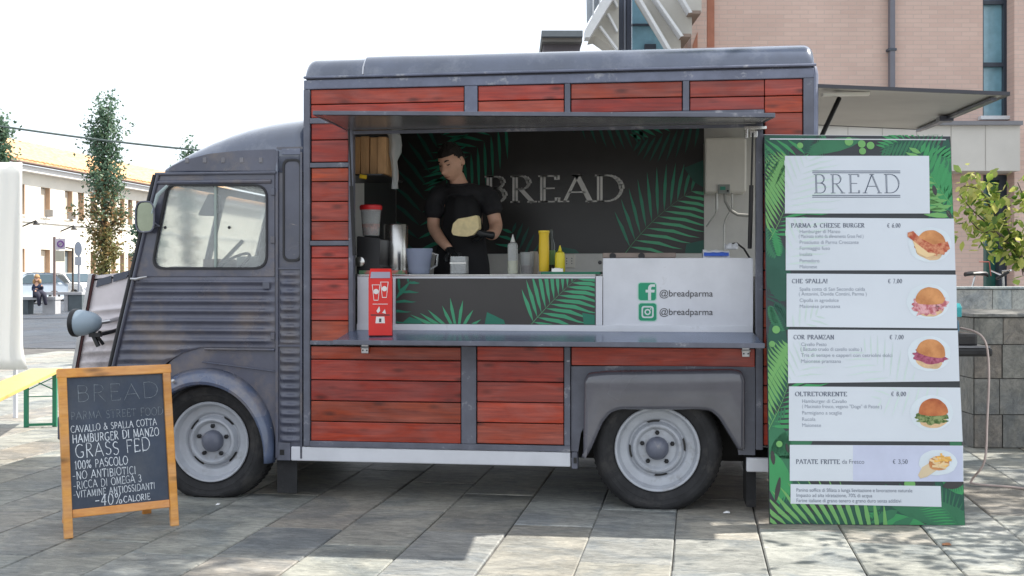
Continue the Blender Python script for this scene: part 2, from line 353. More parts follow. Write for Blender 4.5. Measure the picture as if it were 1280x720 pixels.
    n3 = N.new('ShaderNodeTexNoise'); n3.inputs['Scale'].default_value = 14; n3.inputs['Detail'].default_value = 9; n3.inputs['Roughness'].default_value = .7; L.new(mp.outputs[0], n3.inputs['Vector'])
    bp = N.new('ShaderNodeBump'); bp.inputs['Strength'].default_value = .8; bp.inputs['Distance'].default_value = .015
    L.new(n3.outputs['Fac'], bp.inputs['Height']); L.new(bp.outputs[0], b.inputs['Normal'])
    return m
M_stone = stone('quartzite_slab', ((.21,.208,.195), (.49,.465,.425)), .12)
M_joint = pm('sand_joint', (.11,.105,.1), .95, var=.3, scale=8)
M_ground = pm('far_ground', (.3,.3,.3), .85, var=.2, scale=1.5)

# ------------------------------------------------------------------ GROUND: sheet to the horizon and the slabs
g = MB(); g.box(-400, 400, -60, 900, -.3, -.012); g.build('ground', M_joint, kind='structure')
pav_angle = R(-1.7)
def slab_xy(u, v):   # u across, v along the columns
    ca, sa = math.cos(pav_angle), math.sin(pav_angle)
    return (u*ca - v*sa, u*sa + v*ca)
paving = setp(bpy.data.objects.new('paving', None), kind='structure'); COL.objects.link(paving)
rng = random.Random(3)
cells = []
CW = .4
for i in range(-26, 22):
    u0 = i*CW + .075; v = -3.2 + rng.random()*.8
    while v < 10.6:
        L_ = rng.choice((.6, .7, .8, .8, .95, 1.1)); cells.append((u0, v, L_)); v += L_
def vis(u, v, L_):
    x, y = slab_xy(u+CW/2, v+L_/2); p = Vector((x, y, 0))-CAM; d = p.dot(FWD)
    if d < 3.5: return None
    px = 640+FP*p.dot(RGT)/d; py = HY+EYE*FP/d
    if px < -60 or px > 1340 or py > 770: return None
    if 240 < px < 940 and py < 575: return None
    if 990 < px < 1200 and py < 640: return None
    return d
near = []; rest = []
for c in cells:
    d = vis(*c); (near if d is not None else rest).append((d or 0, c))
near.sort(); rest += near[290:]; near = near[:290]
def slab_geo(mb, u, v, L_, seed):
    r_ = random.Random(seed); g_ = r_.uniform(.0015, .0032); top = r_.uniform(-.0025, .0015)
    cs = [(u+g_, v+g_), (u+CW-g_, v+g_), (u+CW-g_, v+L_-g_), (u+g_, v+L_-g_)]
    cs = [(a+r_.uniform(-.003, .002), b+r_.uniform(-.003, .002)) for a, b in cs]
    cu = u+CW/2; cv = v+L_/2
    ins = [(a+(.006 if a < cu else -.006), b+(.006 if b < cv else -.006)) for a, b in cs]
    vs = [(*slab_xy(*p), -.03) for p in cs] + [(*slab_xy(*p), top-.005) for p in cs] + [(*slab_xy(*p), top+r_.uniform(-.001, .001)) for p in ins]
    mb.add(vs, [(0,1,5,4),(1,2,6,5),(2,3,7,6),(3,0,4,7),(4,5,9,8),(5,6,10,9),(6,7,11,10),(7,4,8,11),(8,9,10,11)])
for k, (_, c) in enumerate(near):
    m = MB(); slab_geo(m, *c, k); m.build('paving_slab', M_stone, paving)
m = MB()
for k, (_, c) in enumerate(rest): slab_geo(m, *c, 1000+k)
m.build('outer_slabs', M_stone, paving, kind='stuff')
# farther plaza: the same slabs, coloured dark blue-grey to imitate shade, wider courses, one joined sheet of real pieces
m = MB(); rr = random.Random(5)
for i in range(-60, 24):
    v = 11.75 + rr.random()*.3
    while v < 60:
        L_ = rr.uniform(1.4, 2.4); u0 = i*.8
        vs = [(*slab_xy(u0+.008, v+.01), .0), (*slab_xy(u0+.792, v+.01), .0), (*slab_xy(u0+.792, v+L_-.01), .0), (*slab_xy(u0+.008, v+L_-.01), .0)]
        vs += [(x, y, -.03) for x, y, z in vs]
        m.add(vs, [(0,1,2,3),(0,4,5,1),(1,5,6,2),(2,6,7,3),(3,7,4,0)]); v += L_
m.build('far_slabs', stone('shade_toned_slab', ((.05,.06,.08), (.10,.11,.135)), .1), paving, kind='stuff')
# asphalt street beyond the plaza
m = MB(); m.box(-60, 40, 62, 110, -.011, .004); m.build('road', pm('asphalt', (.07,.07,.075), .9, var=.2, scale=3), kind='structure')

# ------------------------------------------------------------------ FOOD TRUCK
T = thing('food_truck', (-1.25, .98, 0), 'vintage grey snack van with red wooden planks and an open serving hatch', 'food truck')
WID = 1.94
XL = pX(381); XR = pX(1017)            # box body ends
XO0 = pX(442); XO1 = pX(944)           # serving opening
ZC = 1.237                             # counter top
W1x = W(821.5, 565, .03).x
# --- frame posts and rails (each butts, none coplanar)
def zat(py, px=640): return pZ(px, py)
Z_eave = pZ(640, 97) ; 
Zb = pZ(500, 553)                      # lower edge of planks
def post(px0, px1, z0, z1, mat=M_frame, y0=-.012, y1=.03, name='frame_post'):
    MB().box(pX(px0), pX(px1), y0, y1, z0, z1).build(name, mat, T, bevel=.004)
zt0, zt1 = 2.262, 2.312                # top rail
MB().box(XL-.002, XR, -.014, .03, zt0, zt1).build('top_rail', M_frame_worn, T, bevel=.004)
zm = 2.083                             # hatch head rail
post(380, 388, Zb-.03, zt0)
post(1004, 1017, Zb-.03, zt0)
post(581, 597, zm+.02, zt0, M_frame_worn)
post(706, 713, zm+.02, zt0)
post(853.5, 861.5, zm+.02, zt0)
MB().box(pX(388), pX(955), -.015, .03, zm-.01, zm+.02).build('hatch_head_rail', M_frame, T, bevel=.003)
zs0, zs1 = pZ(660, 433), pZ(660, 427.5)      # sill rail
MB().box(pX(388), pX(944), -.014, .03, zs0, zs1).build('sill_rail', M_frame, T, bevel=.003)
post(436.5, 442.5, zs1, zm-.01, y0=-.016)
post(944.5, 953.5, Zb, zm-.01, y0=-.016)
post(577, 595.5, Zb, zs0)
post(705.5, 713, Zb, zs0)
zh1, zh2 = pZ(412, 206.5), pZ(412, 304)
for zc in (zh1, zh2):
    MB().box(pX(388), pX(436.5), -.011, .03, zc-.013, zc+.013).build('frame_rail', M_frame, T, bevel=.003)
MB().box(pX(388), pX(713), -.012, .03, Zb-.032, Zb).build('bottom_rail', M_frame, T, bevel=.003)
# --- plank panels
def planks(x0, x1, zs, name='plank_panel', yb=.012):
    """zs: joint heights from bottom to top"""
    pn = MB().box(x0-.01, x1+.01, yb+.003, yb+.012, zs[0]-.004, zs[-1]+.004).build(name, M_dark, T)
    for a, b in zip(zs[:-1], zs[1:]):
        dy = random.uniform(-.001, .0015)
        MB().box(x0+.002, x1-.002, -.002+dy, yb+.002, a+.0025, b-.0025).build('plank', M_plank, pn, bevel=.0035)
def zz(px, ys): return [pZ(px, y) for y in ys]
zup = [zm+.02, (zm+.02+zt0)/2-.004, zt0]
for a, b in ((388.5, 580.5), (597.5, 705.5), (713.5, 853)): planks(pX(a), pX(b), zup)
zr = [pZ(980, 168)-.04, pZ(980, 141), (pZ(980, 141)+zt0)/2, zt0]
planks(pX(955.5), pX(1003.5), zr)
planks(pX(862), pX(955.5), [zm+.02, (pZ(980, 141)+zt0)/2, zt0])
planks(pX(389), pX(436), zz(412, [203, 175, 150])+[zm-.01])
planks(pX(389), pX(436), zz(412, [300.8, 277, 252, 227, 209.6]))
planks(pX(389), pX(436), zz(412, [427, 401, 374.5, 349, 322.5, 307.3]))
planks(pX(388.5), pX(576.5), zz(480, [553, 528, 502, 475.8, 450, 433.2]))
planks(pX(596), pX(705), zz(650, [555.5, 529, 503, 477.5, 451.5, 433.2]))
planks(pX(714), pX(944), [pZ(820, 458), zs0])
planks(pX(954), pX(1003.5), zz(960, [557, 530, 505, 482, 458, 434, 410, 386, 362, 338, 314, 290, 266, 242, 218, 194, 172]))
# --- wheel arch area panel behind the fender
aw = [(pX(714), pZ(714, 458)), (pX(944), pZ(944, 457)), (pX(944), Zb-.03), (pX(925), Zb-.03)]
for k in range(0, 13):
    a = R(0+180*k/12); aw.append((-.025+.42*math.cos(a), .3+.38*math.sin(a)))
aw += [(pX(714), Zb-.03)]
MB().prism(aw, XZ(.004), Vector((0, .012, 0))).build('arch_panel', M_frame, T)
# white sill boards
z1 = Zb-.034; z0 = z1-.078
MB().box(pX(364), pX(713), -.006, .03, z0, z1).build('sill_board', M_white, T, bevel=.006)
MB().box(pX(933), XR, -.006, .03, z0-.005, z1-.01).build('sill_board', M_white, T, bevel=.006)
MB().box(pX(714.5), pX(722), -.004, .08, z0-.01, z1+.0).box(pX(346), pX(363), -.004, .06, z0, z1+.02).build('sill_bracket', M_frame, T, bevel=.003)
MB().box(pX(348)+.01, pX(348)+.035, -.007, -.003, z0+.03, z0+.06).build('bracket_hole', M_black, T)
MB().box(pX(716)+.005, pX(716)+.022, -.007, -.003, z0+.02, z0+.05).build('bracket_hole', M_black, T)
# --- walls behind, far side, ends
XLw = XL+.01
MB().box(XLw, XR-.01, WID-.03, WID, Zb-.03, 2.29).build('far_wall', M_frame, T)
MB().prism([(.03, Zb-.02), (WID-.03, Zb-.02), (WID-.03, 2.29), (.03, 2.29)], lambda u, v: Vector((XLw+.002, u, v)), Vector((.025, 0, 0))).build('front_wall', M_paint, T)
MB().box(XLw+.03, XR-.02, .29, WID-.03, .30, .335).box(XLw+.03, W1x-.47, .03, .289, .30, .335).build('floor_plate', M_steel, T)
# rear end: open tailgate frame
MB().box(XR-.05, XR-.012, WID-.1, WID-.03, .34, 2.29).box(XR-.05, XR-.012, .03, .09, .34, 2.29).box(XR-.05, XR-.012, .09, WID-.1, 2.2, 2.29).box(XR-.05, XR-.012, .09, WID-.1, .34, 1.2).build('rear_frame', M_paint, T, bevel=.004)
# inner linings of front side (left and below the hatch)
MB().box(XL+.04, XO0-.01, .0305, .045, .34, 2.2).box(XO1+.01, XR-.05, .0305, .045, .83, 2.2).box(XO0-.01, W1x-.48, .0305, .045, .34, zs1-.01).box(W1x-.48, XO1+.01, .0305, .045, .83, zs1-.01).box(XO0-.01, XO1+.01, .0305, .045, 2.06, 2.2).build('inner_lining', M_inner, T)
# --- roof (rounded box loft)
def roof_mb(x0, x1, zl, zt, r, ends=(True, True), out=.012, nx=14, er=.05):
    mb = MB(); rows = []
    sec = []
    for k in range(9):
        a = R(90*k/8); sec.append((-out + r*(1-math.cos(a)), zt - r*(1-math.sin(a))-.0))
    # near side bottom -> top, crown, far side
    near_ = [( -out, zl)] + sec
    far_ = [(WID-y, z) for y, z in near_[::-1]]
    crown = [(WID*t, zt+.022*math.sin(math.pi*t)) for t in (.25, .4, .5, .6, .75)]
    prof = near_ + crown + far_
    xs = []
    e = er
    for k in range(7): xs.append((x0 + e*(1-math.cos(R(90*k/6))), 1-math.sin(R(90*k/6)) if ends[0] else 0))
    for k in range(1, nx): xs.append((x0+e+(x1-x0-2*e)*k/nx, 0))
    for k in range(6, -1, -1): xs.append((x1 - e*(1-math.cos(R(90*k/6))), 1-math.sin(R(90*k/6)) if ends[1] else 0))
    n = len(prof)
    for x, dr in xs:
        for (y, z) in prof:
            zz_ = z - dr*min(.045, max(0, z-zl))*.9
            yy = y
            if dr > 0: yy = y + (WID/2-y)*dr*.02
            zz_ += .0025*noise.noise(Vector((x*3, y*3, 2)))
            mb.v.append(Vector((x, yy, zz_)))
    for i in range(len(xs)-1):
        for k in range(n-1): mb.f.append((i*n+k, i*n+k+1, (i+1)*n+k+1, (i+1)*n+k))
    mb.f.append(tuple(range(n))); mb.f.append(tuple((len(xs)-1)*n+k for k in range(n))[::-1])
    return mb
xs_ = pX(455)
roof_mb(xs_+.004, XR+.004, 2.33, 2.452, .12, out=.02, ends=(False, True)).build('roof', M_roof, T, smooth=True)
roof_mb(XL, xs_-.0, 2.322, 2.440, .11, out=.012, nx=4, ends=(True, False)).build('roof_front_cap', M_roof, T, smooth=True)
MB().box(XL+.01, XR-.01, .0, WID, 2.30, 2.333).build('roof_deck', M_frame, T)
MB().tube([(xs_-.002, -.019, 2.336), (xs_-.001, -.0135, 2.376), (xs_+.002, .014, 2.413), (xs_+.004, .052, 2.438), (xs_+.006, .1, 2.447)], .0045).build('seam_sealant', M_white, T, smooth=True)
MB().tube([(XL, -.018, 2.326), (-.5, -.026, 2.327), (XR+.01, -.024, 2.327)], .007).build('roof_gutter', M_frame_worn, T, smooth=True)
MB().tube([(XR+.008, .0, .55), (XR+.01, .0, 2.28), (XR+.006, .02, 2.32)], .014).build('rear_corner_trim', M_frame_worn, T, smooth=True)
# --- serving awning (twisted a little, drooping on the right)
def awning_pt(u, v):   # u 0..1 along, v 0 hinge .. 1 outer
    x = XO0-.03 + (XO1-XO0+.06)*u
    yo = -.58; zi = 2.036; zo = zi + .001 - .055*u
    return Vector((x, .0+yo*v, zi-.004+(zo-zi)*v + .006*math.sin(v*math.pi)))
aw = thing  # keep name short
mb = MB(); nu, nv = 14, 5
for j in range(nv+1):
    for i in range(nu+1): mb.v.append(awning_pt(i/nu, j/nv))
for j in range(nv+1):
    for i in range(nu+1): mb.v.append(awning_pt(i/nu, j/nv)+Vector((0, 0, .02)))
q = (nu+1)*(nv+1)
for j in range(nv):
    for i in range(nu):
        a = j*(nu+1)+i; mb.f.append((a, a+1, a+nu+2, a+nu+1)); mb.f.append((q+a+nu+1, q+a+nu+2, q+a+1, q+a))
hatch = mb.build('serving_hatch', pm('hatch_underside', (.34,.33,.33), .25, metal=.7, var=.18, scale=2.2, stretch=(1,3,1), bump=.05, bscale=6), T, smooth='all')
e0, e1 = awning_pt(0, 1), awning_pt(1, 1)
MB().bar(e0+Vector((-.012, -.006, .012)), e1+Vector((.012, -.006, .012)), .012, .02).bar(awning_pt(0, 0)+Vector((-.01, 0, .012)), e0+Vector((-.01, 0, .012)), .012, .02).bar(awning_pt(1, 0)+Vector((.01, 0, .012)), e1+Vector((.01, 0, .012)), .012, .02).build('hatch_rim', M_frame, hatch, bevel=.002)
MB().bar(awning_pt(0, 0)+Vector((0, -.006, -.012)), awning_pt(1, 0)+Vector((0, -.006, -.012)), .012, .018).build('hatch_hinge', M_frame, hatch)
# struts
def strut(a, b, nm='gas_strut', par=None):
    a = Vector(a); b = Vector(b); m_ = a.lerp(b, .55)
    MB().tube([a, m_], .011).tube([m_, b], .005).build(nm, M_black, par or T, smooth=True)
strut((XO0+.012, -.025, 1.35), (XO0+.004, -.11, 2.03)); strut((XO1-.03, -.025, 1.38), (XO1-.025, -.16, 1.965))
MB().box(XO1-.06, XO1+.055, -.05, -.035, 1.995, 2.012).box(XO1-.055, XO1-.04, -.05, -.017, 1.95, 2.0).box(XO1-.03, XO1+.01, -.04, -.017, 1.955, 1.99).build('hatch_latch', M_steel, T, bevel=.003)
# --- counter shelf outside (slopes down a touch)
sh = MB(); xa, xb = XO0-.015, XO1-.01
zb_, zf_ = pZ(660, 414), .899
sh.add([(xa, .03, zb_), (xb, .03, zb_), (xb+.03, -.27, zf_), (xa-.03+.02, -.27, zf_), (xa, .03, zb_-.018), (xb, .03, zb_-.018), (xb+.03, -.27, zf_-.006), (xa-.01, -.27, zf_-.006)],
       [(0,1,2,3),(7,6,5,4),(0,4,5,1),(1,5,6,2),(2,6,7,3),(3,7,4,0)])
shelf = sh.build('serving_shelf', M_shelf, T)
MB().box(xa-.018, xb+.034, -.282, -.27, zf_-.022, zf_+.003).build('shelf_edge', M_frame, shelf, bevel=.003)
def hinge(px):
    x = pX(px)
    for k, (za, zb2) in enumerate(((.874, .85), (.846, .815))):
        MB().box(x-.02, x+.02, -.024, -.0145, zb2, za).build('hinge_leaf', M_alu, T, bevel=.003)
    for sx in (-1, 1):
        MB().lathe([(.0045, 0), (.0045, .004), (.0, .005)], (x+sx*.011, -.024, .832), axis='y', n=8).build('hinge_screw', M_dark, T)
    MB().tube([(x-.022, -.026, .848), (x+.022, -.026, .848)], .005).build('hinge_pin', M_alu, T, smooth=True)
hinge(457.5); hinge(932)
# --- counters inside (two units)
yc = .055
cu = MB().box(XO0+.005, pX(744.5, yc), yc, .50, .83, ZC).build('counter_cabinet', M_white, T, bevel=.003)
xp0, xp1 = pX(495, yc), pX(744, yc); zp0, zp1 = pZ(620, 405.5, yc), pZ(620, 348, yc)
MB().box(xp0, xp1, yc-.006, yc-.001, zp0, zp1).build('printed_front', M_poster, cu)
MB().box(XO0+.005, XO1-.008, yc-.012, yc-.001, pZ(620, 414.5, yc), zp0-.001).box(pX(745, yc), pX(753, yc), yc-.012, yc-.001, zp0-.001, pZ(748, 345, yc)).build('aluminium_trim', M_white, cu, bevel=.002)
MB().box(XO0+.005, pX(744.5, yc), yc-.009, .50, ZC+.001, ZC+.008).build('worktop', M_steel, cu, bevel=.002)
ub = MB().box(pX(753.5, yc), XO1-.006, yc-.002, .52, .83, pZ(850, 322.5, yc)).build('white_cabinet', M_white, T, bevel=.003)
MB().box(XO1-.022, XO1-.008, yc-.007, yc-.003, zp0, pZ(850, 324, yc)).build('aluminium_trim', M_white, ub)
MB().lathe([(.0, -.008), (.01, -.006), (.011, 0)], (pX(750, yc)+.0, yc-.004, pZ(750, 328, yc)), axis='y', n=12).build('knob', M_black, cu)
zgl = pZ(800, 322.5, yc)
MB().box(pX(753, .15), pX(845, .15), .15, .5, zgl+.002, zgl+.03).build('griddle', pm('griddle_top', (.25,.2,.17), .5, metal=.3), ub, bevel=.004)
for px in (766, 802): MB().lathe([(.018, 0), (.018, .012), (0, .014)], (pX(px, .16), .145, zgl+.012), axis='y', n=12).build('griddle_knob', M_black, ub)
# logos and writing on the white cabinet
YL = yc-.004
def logo_tile(px, py, s):
    x = pX(px, yc); z = pZ(px, py, yc)
    MB().flat(rrect(x-s-.004, x+s+.004, z-s-.004, z+s+.004, s*.34), XZ(YL)).build('logo_tile', plain('logo_pale', (.35,.62,.5), .4), ub)
    MB().flat(rrect(x-s, x+s, z-s, z+s, s*.3), XZ(YL-.0008)).build('logo_tile', plain('logo_green', (.01,.27,.14), .4), ub)
    return x, z
M_logo_w = plain('logo_white', (.6,.66,.65), .4)
s = .046
x, z = logo_tile(809, 364.5, s)
fpts = [(.10,-1), (.45,-1), (.45,-.1), (.82,-.1), (.88,.22), (.45,.22), (.45,.42), (.55,.56), (.9,.56), (.9,.85), (.42,.85), (.2,.72), (.10,.45), (.10,.22), (-.18,.22), (-.18,-.1), (.10,-.1)]
MB().flat([(x+a*s, z+b*s) for a, b in fpts], XZ(YL-.0016)).build('logo_mark', M_logo_w, ub)
x, z = logo_tile(809.5, 390, s)
def ring2(outer, inner, Y, mat, name, par):
    MB().prism([outer, inner], XZ(Y), Vector((0, .0004, 0))).build(name, mat, par)
ring2(rrect(x-.7*s, x+.7*s, z-.7*s, z+.7*s, .3*s), rrect(x-.52*s, x+.52*s, z-.52*s, z+.52*s, .18*s), YL-.0018, M_logo_w, 'logo_mark', ub)
circ = lambda cx, cz, r, n=20: [(cx+r*math.cos(2*math.pi*k/n), cz+r*math.sin(2*math.pi*k/n)) for k in range(n)]
ring2(circ(x, z, .36*s), circ(x, z, .2*s), YL-.0018, M_logo_w, 'logo_mark', ub)
MB().flat(circ(x+.36*s, z+.36*s, .08*s, 10), XZ(YL-.0016)).build('logo_mark', M_logo_w, ub)
def text_geo(s_, size, align='LEFT', sx=1):
    cu_ = bpy.data.curves.new('t', 'FONT'); cu_.body = s_; cu_.size = size; cu_.align_x = align
    ob = bpy.data.objects.new('t', cu_); COL.objects.link(ob)
    dg = bpy.context.evaluated_depsgraph_get(); me = bpy.data.meshes.new_from_object(ob.evaluated_get(dg))
    vs = [(v.co.x*sx, v.co.y) for v in me.vertices]; fs = [tuple(p.vertices) for p in me.polygons]
    bpy.data.objects.remove(ob); bpy.data.meshes.remove(me); bpy.data.curves.remove(cu_)
    return vs, fs
M_ink = plain('grey_ink', (.06,.06,.065), .5)
for py in (366.5, 389.5):
    vs, fs = text_geo('@breadparma', .068)
    wx = max(v[0] for v in vs); want = pX(891, yc)-pX(824, yc); k = want/wx
    x0 = pX(824, yc); z0_ = pZ(824, py+4, yc)
    MB().add([(x0+a*k, YL-.001, z0_+b*k) for a, b in vs], fs).build('lettering', M_ink, ub)

# --- print helpers: palm leaves
def palm(p0, p1, n, ln, wd, curve=0, droop=.35, spread=1.0):
    """returns (rachis polys, leaflet polys alternating) in 2-D"""
    p0 = Vector(p0); p1 = Vector(p1); d = p1-p0; L_ = d.length; t = d.normalized(); nn = Vector((-t.y, t.x))
    polys = []
    pt = lambda s_: p0 + d*s_ + nn*curve*L_*4*s_*(1-s_)
    r_ = []
    for k in range(9): r_.append(tuple(pt(k/8)+nn*.006*(1-k/9)*L_*.6))
    for k in range(8, -1, -1): r_.append(tuple(pt(k/8)-nn*.006*(1-k/9)*L_*.6))
    for k in range(n):
        s_ = .08+.9*k/(n-1); b = pt(s_); tt = (pt(min(1, s_+.02))-pt(s_-.02)).normalized(); n2 = Vector((-tt.y, tt.x))
        l = ln*math.sin(math.pi*(.18+.74*s_))**.7
        for sg in (-1, 1):
            dirv = (n2*sg*spread + tt*(.55+.6*s_)).normalized(); c = Vector((-dirv.y, dirv.x))*sg
            mid = b+dirv*l*.5 + c*(-droop*.0)*l; tip = b+dirv*l - n2*sg*0 + tt*l*-.0 + Vector((0, -1))*droop*l*.25
            wv = c*wd
            polys.append([tuple(b), tuple(b+dirv*l*.22+wv*.8), tuple(mid+wv), tuple(b.lerp(tip, .8)+wv*.5), tuple(tip), tuple(b.lerp(tip, .78)-wv*.35), tuple(mid-wv*.7), tuple(b+dirv*l*.2-wv*.5)])
    return [r_], polys
def put_polys(polys, rect, to3, name, mat, par):
    qs = [q_ for q_ in ((clip(p, *rect) if rect else p) for p in polys) if len(q_) >= 3]
    if len(qs) <= 12:
        for q_ in qs: MB().flat(q_, to3).build(name, mat, par)
    else:
        mb = MB()
        for q_ in qs: mb.flat(q_, to3)
        mb.build(name, mat, par, kind='stuff')
# counter front print
rc = (xp0+.002, xp1-.002, zp0+.002, zp1-.002)
def px2(px, py, Y): p = W(px, py, Y); return (p.x, p.z)
ra, la = palm(px2(662, 408, yc), px2(728, 342, yc), 12, .27, .012, .02)
put_polys(la, rc, XZ(yc-.0072), 'printed_leaf', M_teal[1], cu); put_polys(ra, rc, XZ(yc-.0082), 'printed_leaf_stem', M_teal[3], cu)
fan = []
for tx, ty in ((513,393),(525,391),(535,387),(553,382),(563,372),(579,375),(592,387),(602,399)):
    b0 = Vector(px2(572, 420, yc)); t0_ = Vector(px2(tx, ty, yc)); d0 = t0_-b0; n0 = Vector((-d0.y, d0.x)).normalized()*.011
    fan.append([tuple(b0), tuple(b0+d0*.35+n0*.7), tuple(b0+d0*.7+n0), tuple(t0_), tuple(b0+d0*.7-n0*.6), tuple(b0+d0*.35-n0*.6)])
put_polys(fan, rc, XZ(yc-.0072), 'printed_leaf', M_teal[1], cu)
ra, la = palm(px2(455, 440, yc), px2(512, 352, yc), 7, .16, .009, .05)
put_polys(la, rc, XZ(yc-.0072), 'printed_leaf', M_teal[0], cu)
put_polys([[px2(a, b, yc) for a, b in q_] for q_ in ([(728,391),(745,394),(745,406),(730,406)], [(606,406),(609,390),(630,400),(632,406)], [(500,406),(512,396),(525,400),(530,406)], [(495,374),(505,366),(515,350),(500,362)])], rc, XZ(yc-.0076), 'printed_leaf', M_teal[0], cu)

# --- stroke lettering (own capitals)
def arc(cx, cy, rx, ry, a0, a1, n=8): return [(cx+rx*math.cos(R(a0+(a1-a0)*k/n)), cy+ry*math.sin(R(a0+(a1-a0)*k/n))) for k in range(n+1)]
GL = {
 'A': (.8, [[(0,0),(.4,1)], [(.4,1),(.8,0)], [(.15,.36),(.65,.36)]]),
 'B': (.62, [[(.1,0),(.1,1)], [(.1,1)]+arc(.32,.77,.22,.23,90,-90)+[(.1,.54)], [(.1,.54)]+arc(.34,.27,.26,.27,90,-90)+[(.1,0)]]),
 'C': (.7, [arc(.42,.5,.4,.5,50,310,12)]),
 'D': (.8, [[(.1,0),(.1,1)], [(.1,1)]+arc(.32,.5,.46,.5,90,-90,12)+[(.1,0)]]),
 'E': (.58, [[(.1,0),(.1,1)], [(.1,1),(.54,1),(.54,.88)], [(.1,.52),(.46,.52)], [(.1,0),(.56,0),(.56,.13)]]),
 'F': (.55, [[(.1,0),(.1,1)], [(.1,1),(.54,1),(.54,.88)], [(.1,.52),(.44,.52)]]),
 'G': (.76, [arc(.42,.5,.4,.5,50,315,12)+[(.7,.4)], [(.5,.4),(.72,.4)]]),
 'H': (.78, [[(.1,0),(.1,1)], [(.68,0),(.68,1)], [(.1,.5),(.68,.5)]]),
 'I': (.26, [[(.13,0),(.13,1)]]),
 'L': (.56, [[(.1,1),(.1,0)], [(.1,0),(.54,0),(.54,.13)]]),
 'M': (.92, [[(.08,0),(.14,1)], [(.14,1),(.46,.1),(.78,1)], [(.78,1),(.86,0)]]),
 'N': (.78, [[(.1,0),(.1,1)], [(.1,1),(.68,0)], [(.68,0),(.68,1)]]),
 'O': (.82, [arc(.41,.5,.4,.5,90,450,18)]),
 'P': (.6, [[(.1,0),(.1,1)], [(.1,1)]+arc(.3,.74,.26,.26,90,-90)+[(.1,.48)]]),
 'R': (.68, [[(.1,0),(.1,1)], [(.1,1)]+arc(.3,.75,.24,.25,90,-90)+[(.1,.5)], [(.28,.5),(.64,0)]]),
 'S': (.55, [arc(.28,.76,.22,.24,30,270)+arc(.28,.26,.24,.26,90,-150)[1:]]),
 'T': (.66, [[(.33,0),(.33,1)], [(.02,.87),(.02,1),(.64,1),(.64,.87)]]),
 'U': (.76, [[(.1,1),(.1,.3)]+arc(.37,.3,.27,.3,180,360)+[(.64,1)]]),
 'V': (.76, [[(0,1),(.38,0)], [(.38,0),(.76,1)]]),
 'Z': (.62, [[(.04,.9),(.04,1),(.56,1)], [(.56,1),(.04,0)], [(.04,0),(.58,0),(.58,.12)]]),
 '&': (.8, [[(.78,.05),(.3,.72)]+arc(.34,.84,.13,.15,210,-20)+[(.16,.4)]+arc(.3,.22,.24,.22,150,330)+[(.7,.5)]]),
 '0': (.6, [arc(.3,.5,.26,.5,90,450,14)]), '1': (.36, [[(.05,.8),(.2,1),(.2,0)]]),
 '3': (.55, [arc(.26,.76,.22,.24,150,-90)+arc(.26,.27,.25,.27,90,-150)[1:]]),
 '4': (.6, [[(.42,0),(.42,1),(.02,.3),(.56,.3)]]), '5': (.55, [[(.5,1),(.12,1),(.08,.56)]+arc(.26,.3,.26,.3,110,-150)]),
 '6': (.58, [[(.46,1),(.1,.5)]+arc(.29,.29,.24,.29,150,510,12)]), '7': (.55, [[(.04,1),(.52,1),(.18,0)]]),
 '8': (.56, [arc(.28,.76,.2,.23,90,450,12), arc(.28,.27,.24,.27,90,450,12)]),
 '%': (.8, [arc(.18,.8,.14,.18,0,360), arc(.62,.2,.14,.18,0,360), [(.66,1),(.14,0)]]),
 '-': (.5, [[(.06,.45),(.44,.45)]]), '.': (.2, [[(.08,.42),(.12,.4)]]), ',': (.22, [[(.12,.1),(.06,-.12)]]), '!': (.22, [[(.1,1),(.1,.3)], [(.1,.08),(.1,0)]]),
 '€': (.66, [arc(.42,.5,.34,.5,50,310,12), [(0,.6),(.5,.6)], [(0,.4),(.46,.4)]]), "'": (.2, [[(.1,1),(.08,.8)]]), ' ': (.4, []),
}
def strokes(text, h, track=.12):
    """list of polylines in 2-D, total width"""
    x = 0; out = []
    for ch in text:
        w_, ps = GL.get(ch, (.4, []))
        for p in ps: out.append([((x+a)*h, b*h) for a, b in p])
        x += w_+track
    return out, (x-track)*h
def ribbon(pl, wf):
    """polyline to quads; wf(dir)->half width"""
    quads = []
    P_ = [Vector(p) for p in pl]
    for a, b in zip(P_[:-1], P_[1:]):
        if (b-a).length < 1e-6: continue
        d = (b-a).normalized(); n_ = Vector((-d.y, d.x)); w_ = wf(d); e_ = d*w_*.35
        quads.append([tuple(a-e_+n_*w_), tuple(a-e_-n_*w_), tuple(b+e_-n_*w_), tuple(b+e_+n_*w_)])
    return quads
def serif_text(text, h, thick, thin, track=.16, serif=.11):
    st, wd = strokes(text, h, track); quads = []
    wf = lambda d: (thin + (thick-thin)*abs(d.y)**1.5 * (1 if d.x*d.y <= 0.02 else .45))/2
    for pl in st:
        quads += ribbon(pl, wf)
        for e_ in (pl[0], pl[-1]):
            o_ = pl[1] if e_ is pl[0] else pl[-2]
            if (e_[1] < .02*h or e_[1] > .98*h) and abs(e_[1]-o_[1]) > .3*h:
                quads.append([(e_[0]-serif*h, e_[1]-thin/2), (e_[0]+serif*h, e_[1]-thin/2), (e_[0]+serif*h, e_[1]+thin/2), (e_[0]-serif*h, e_[1]+thin/2)])
    return quads, wd
def quads_to(mb, quads, to3):
    for q_ in quads: mb.add([to3(*p) for p in q_], [(0, 1, 2, 3)])
    return mb
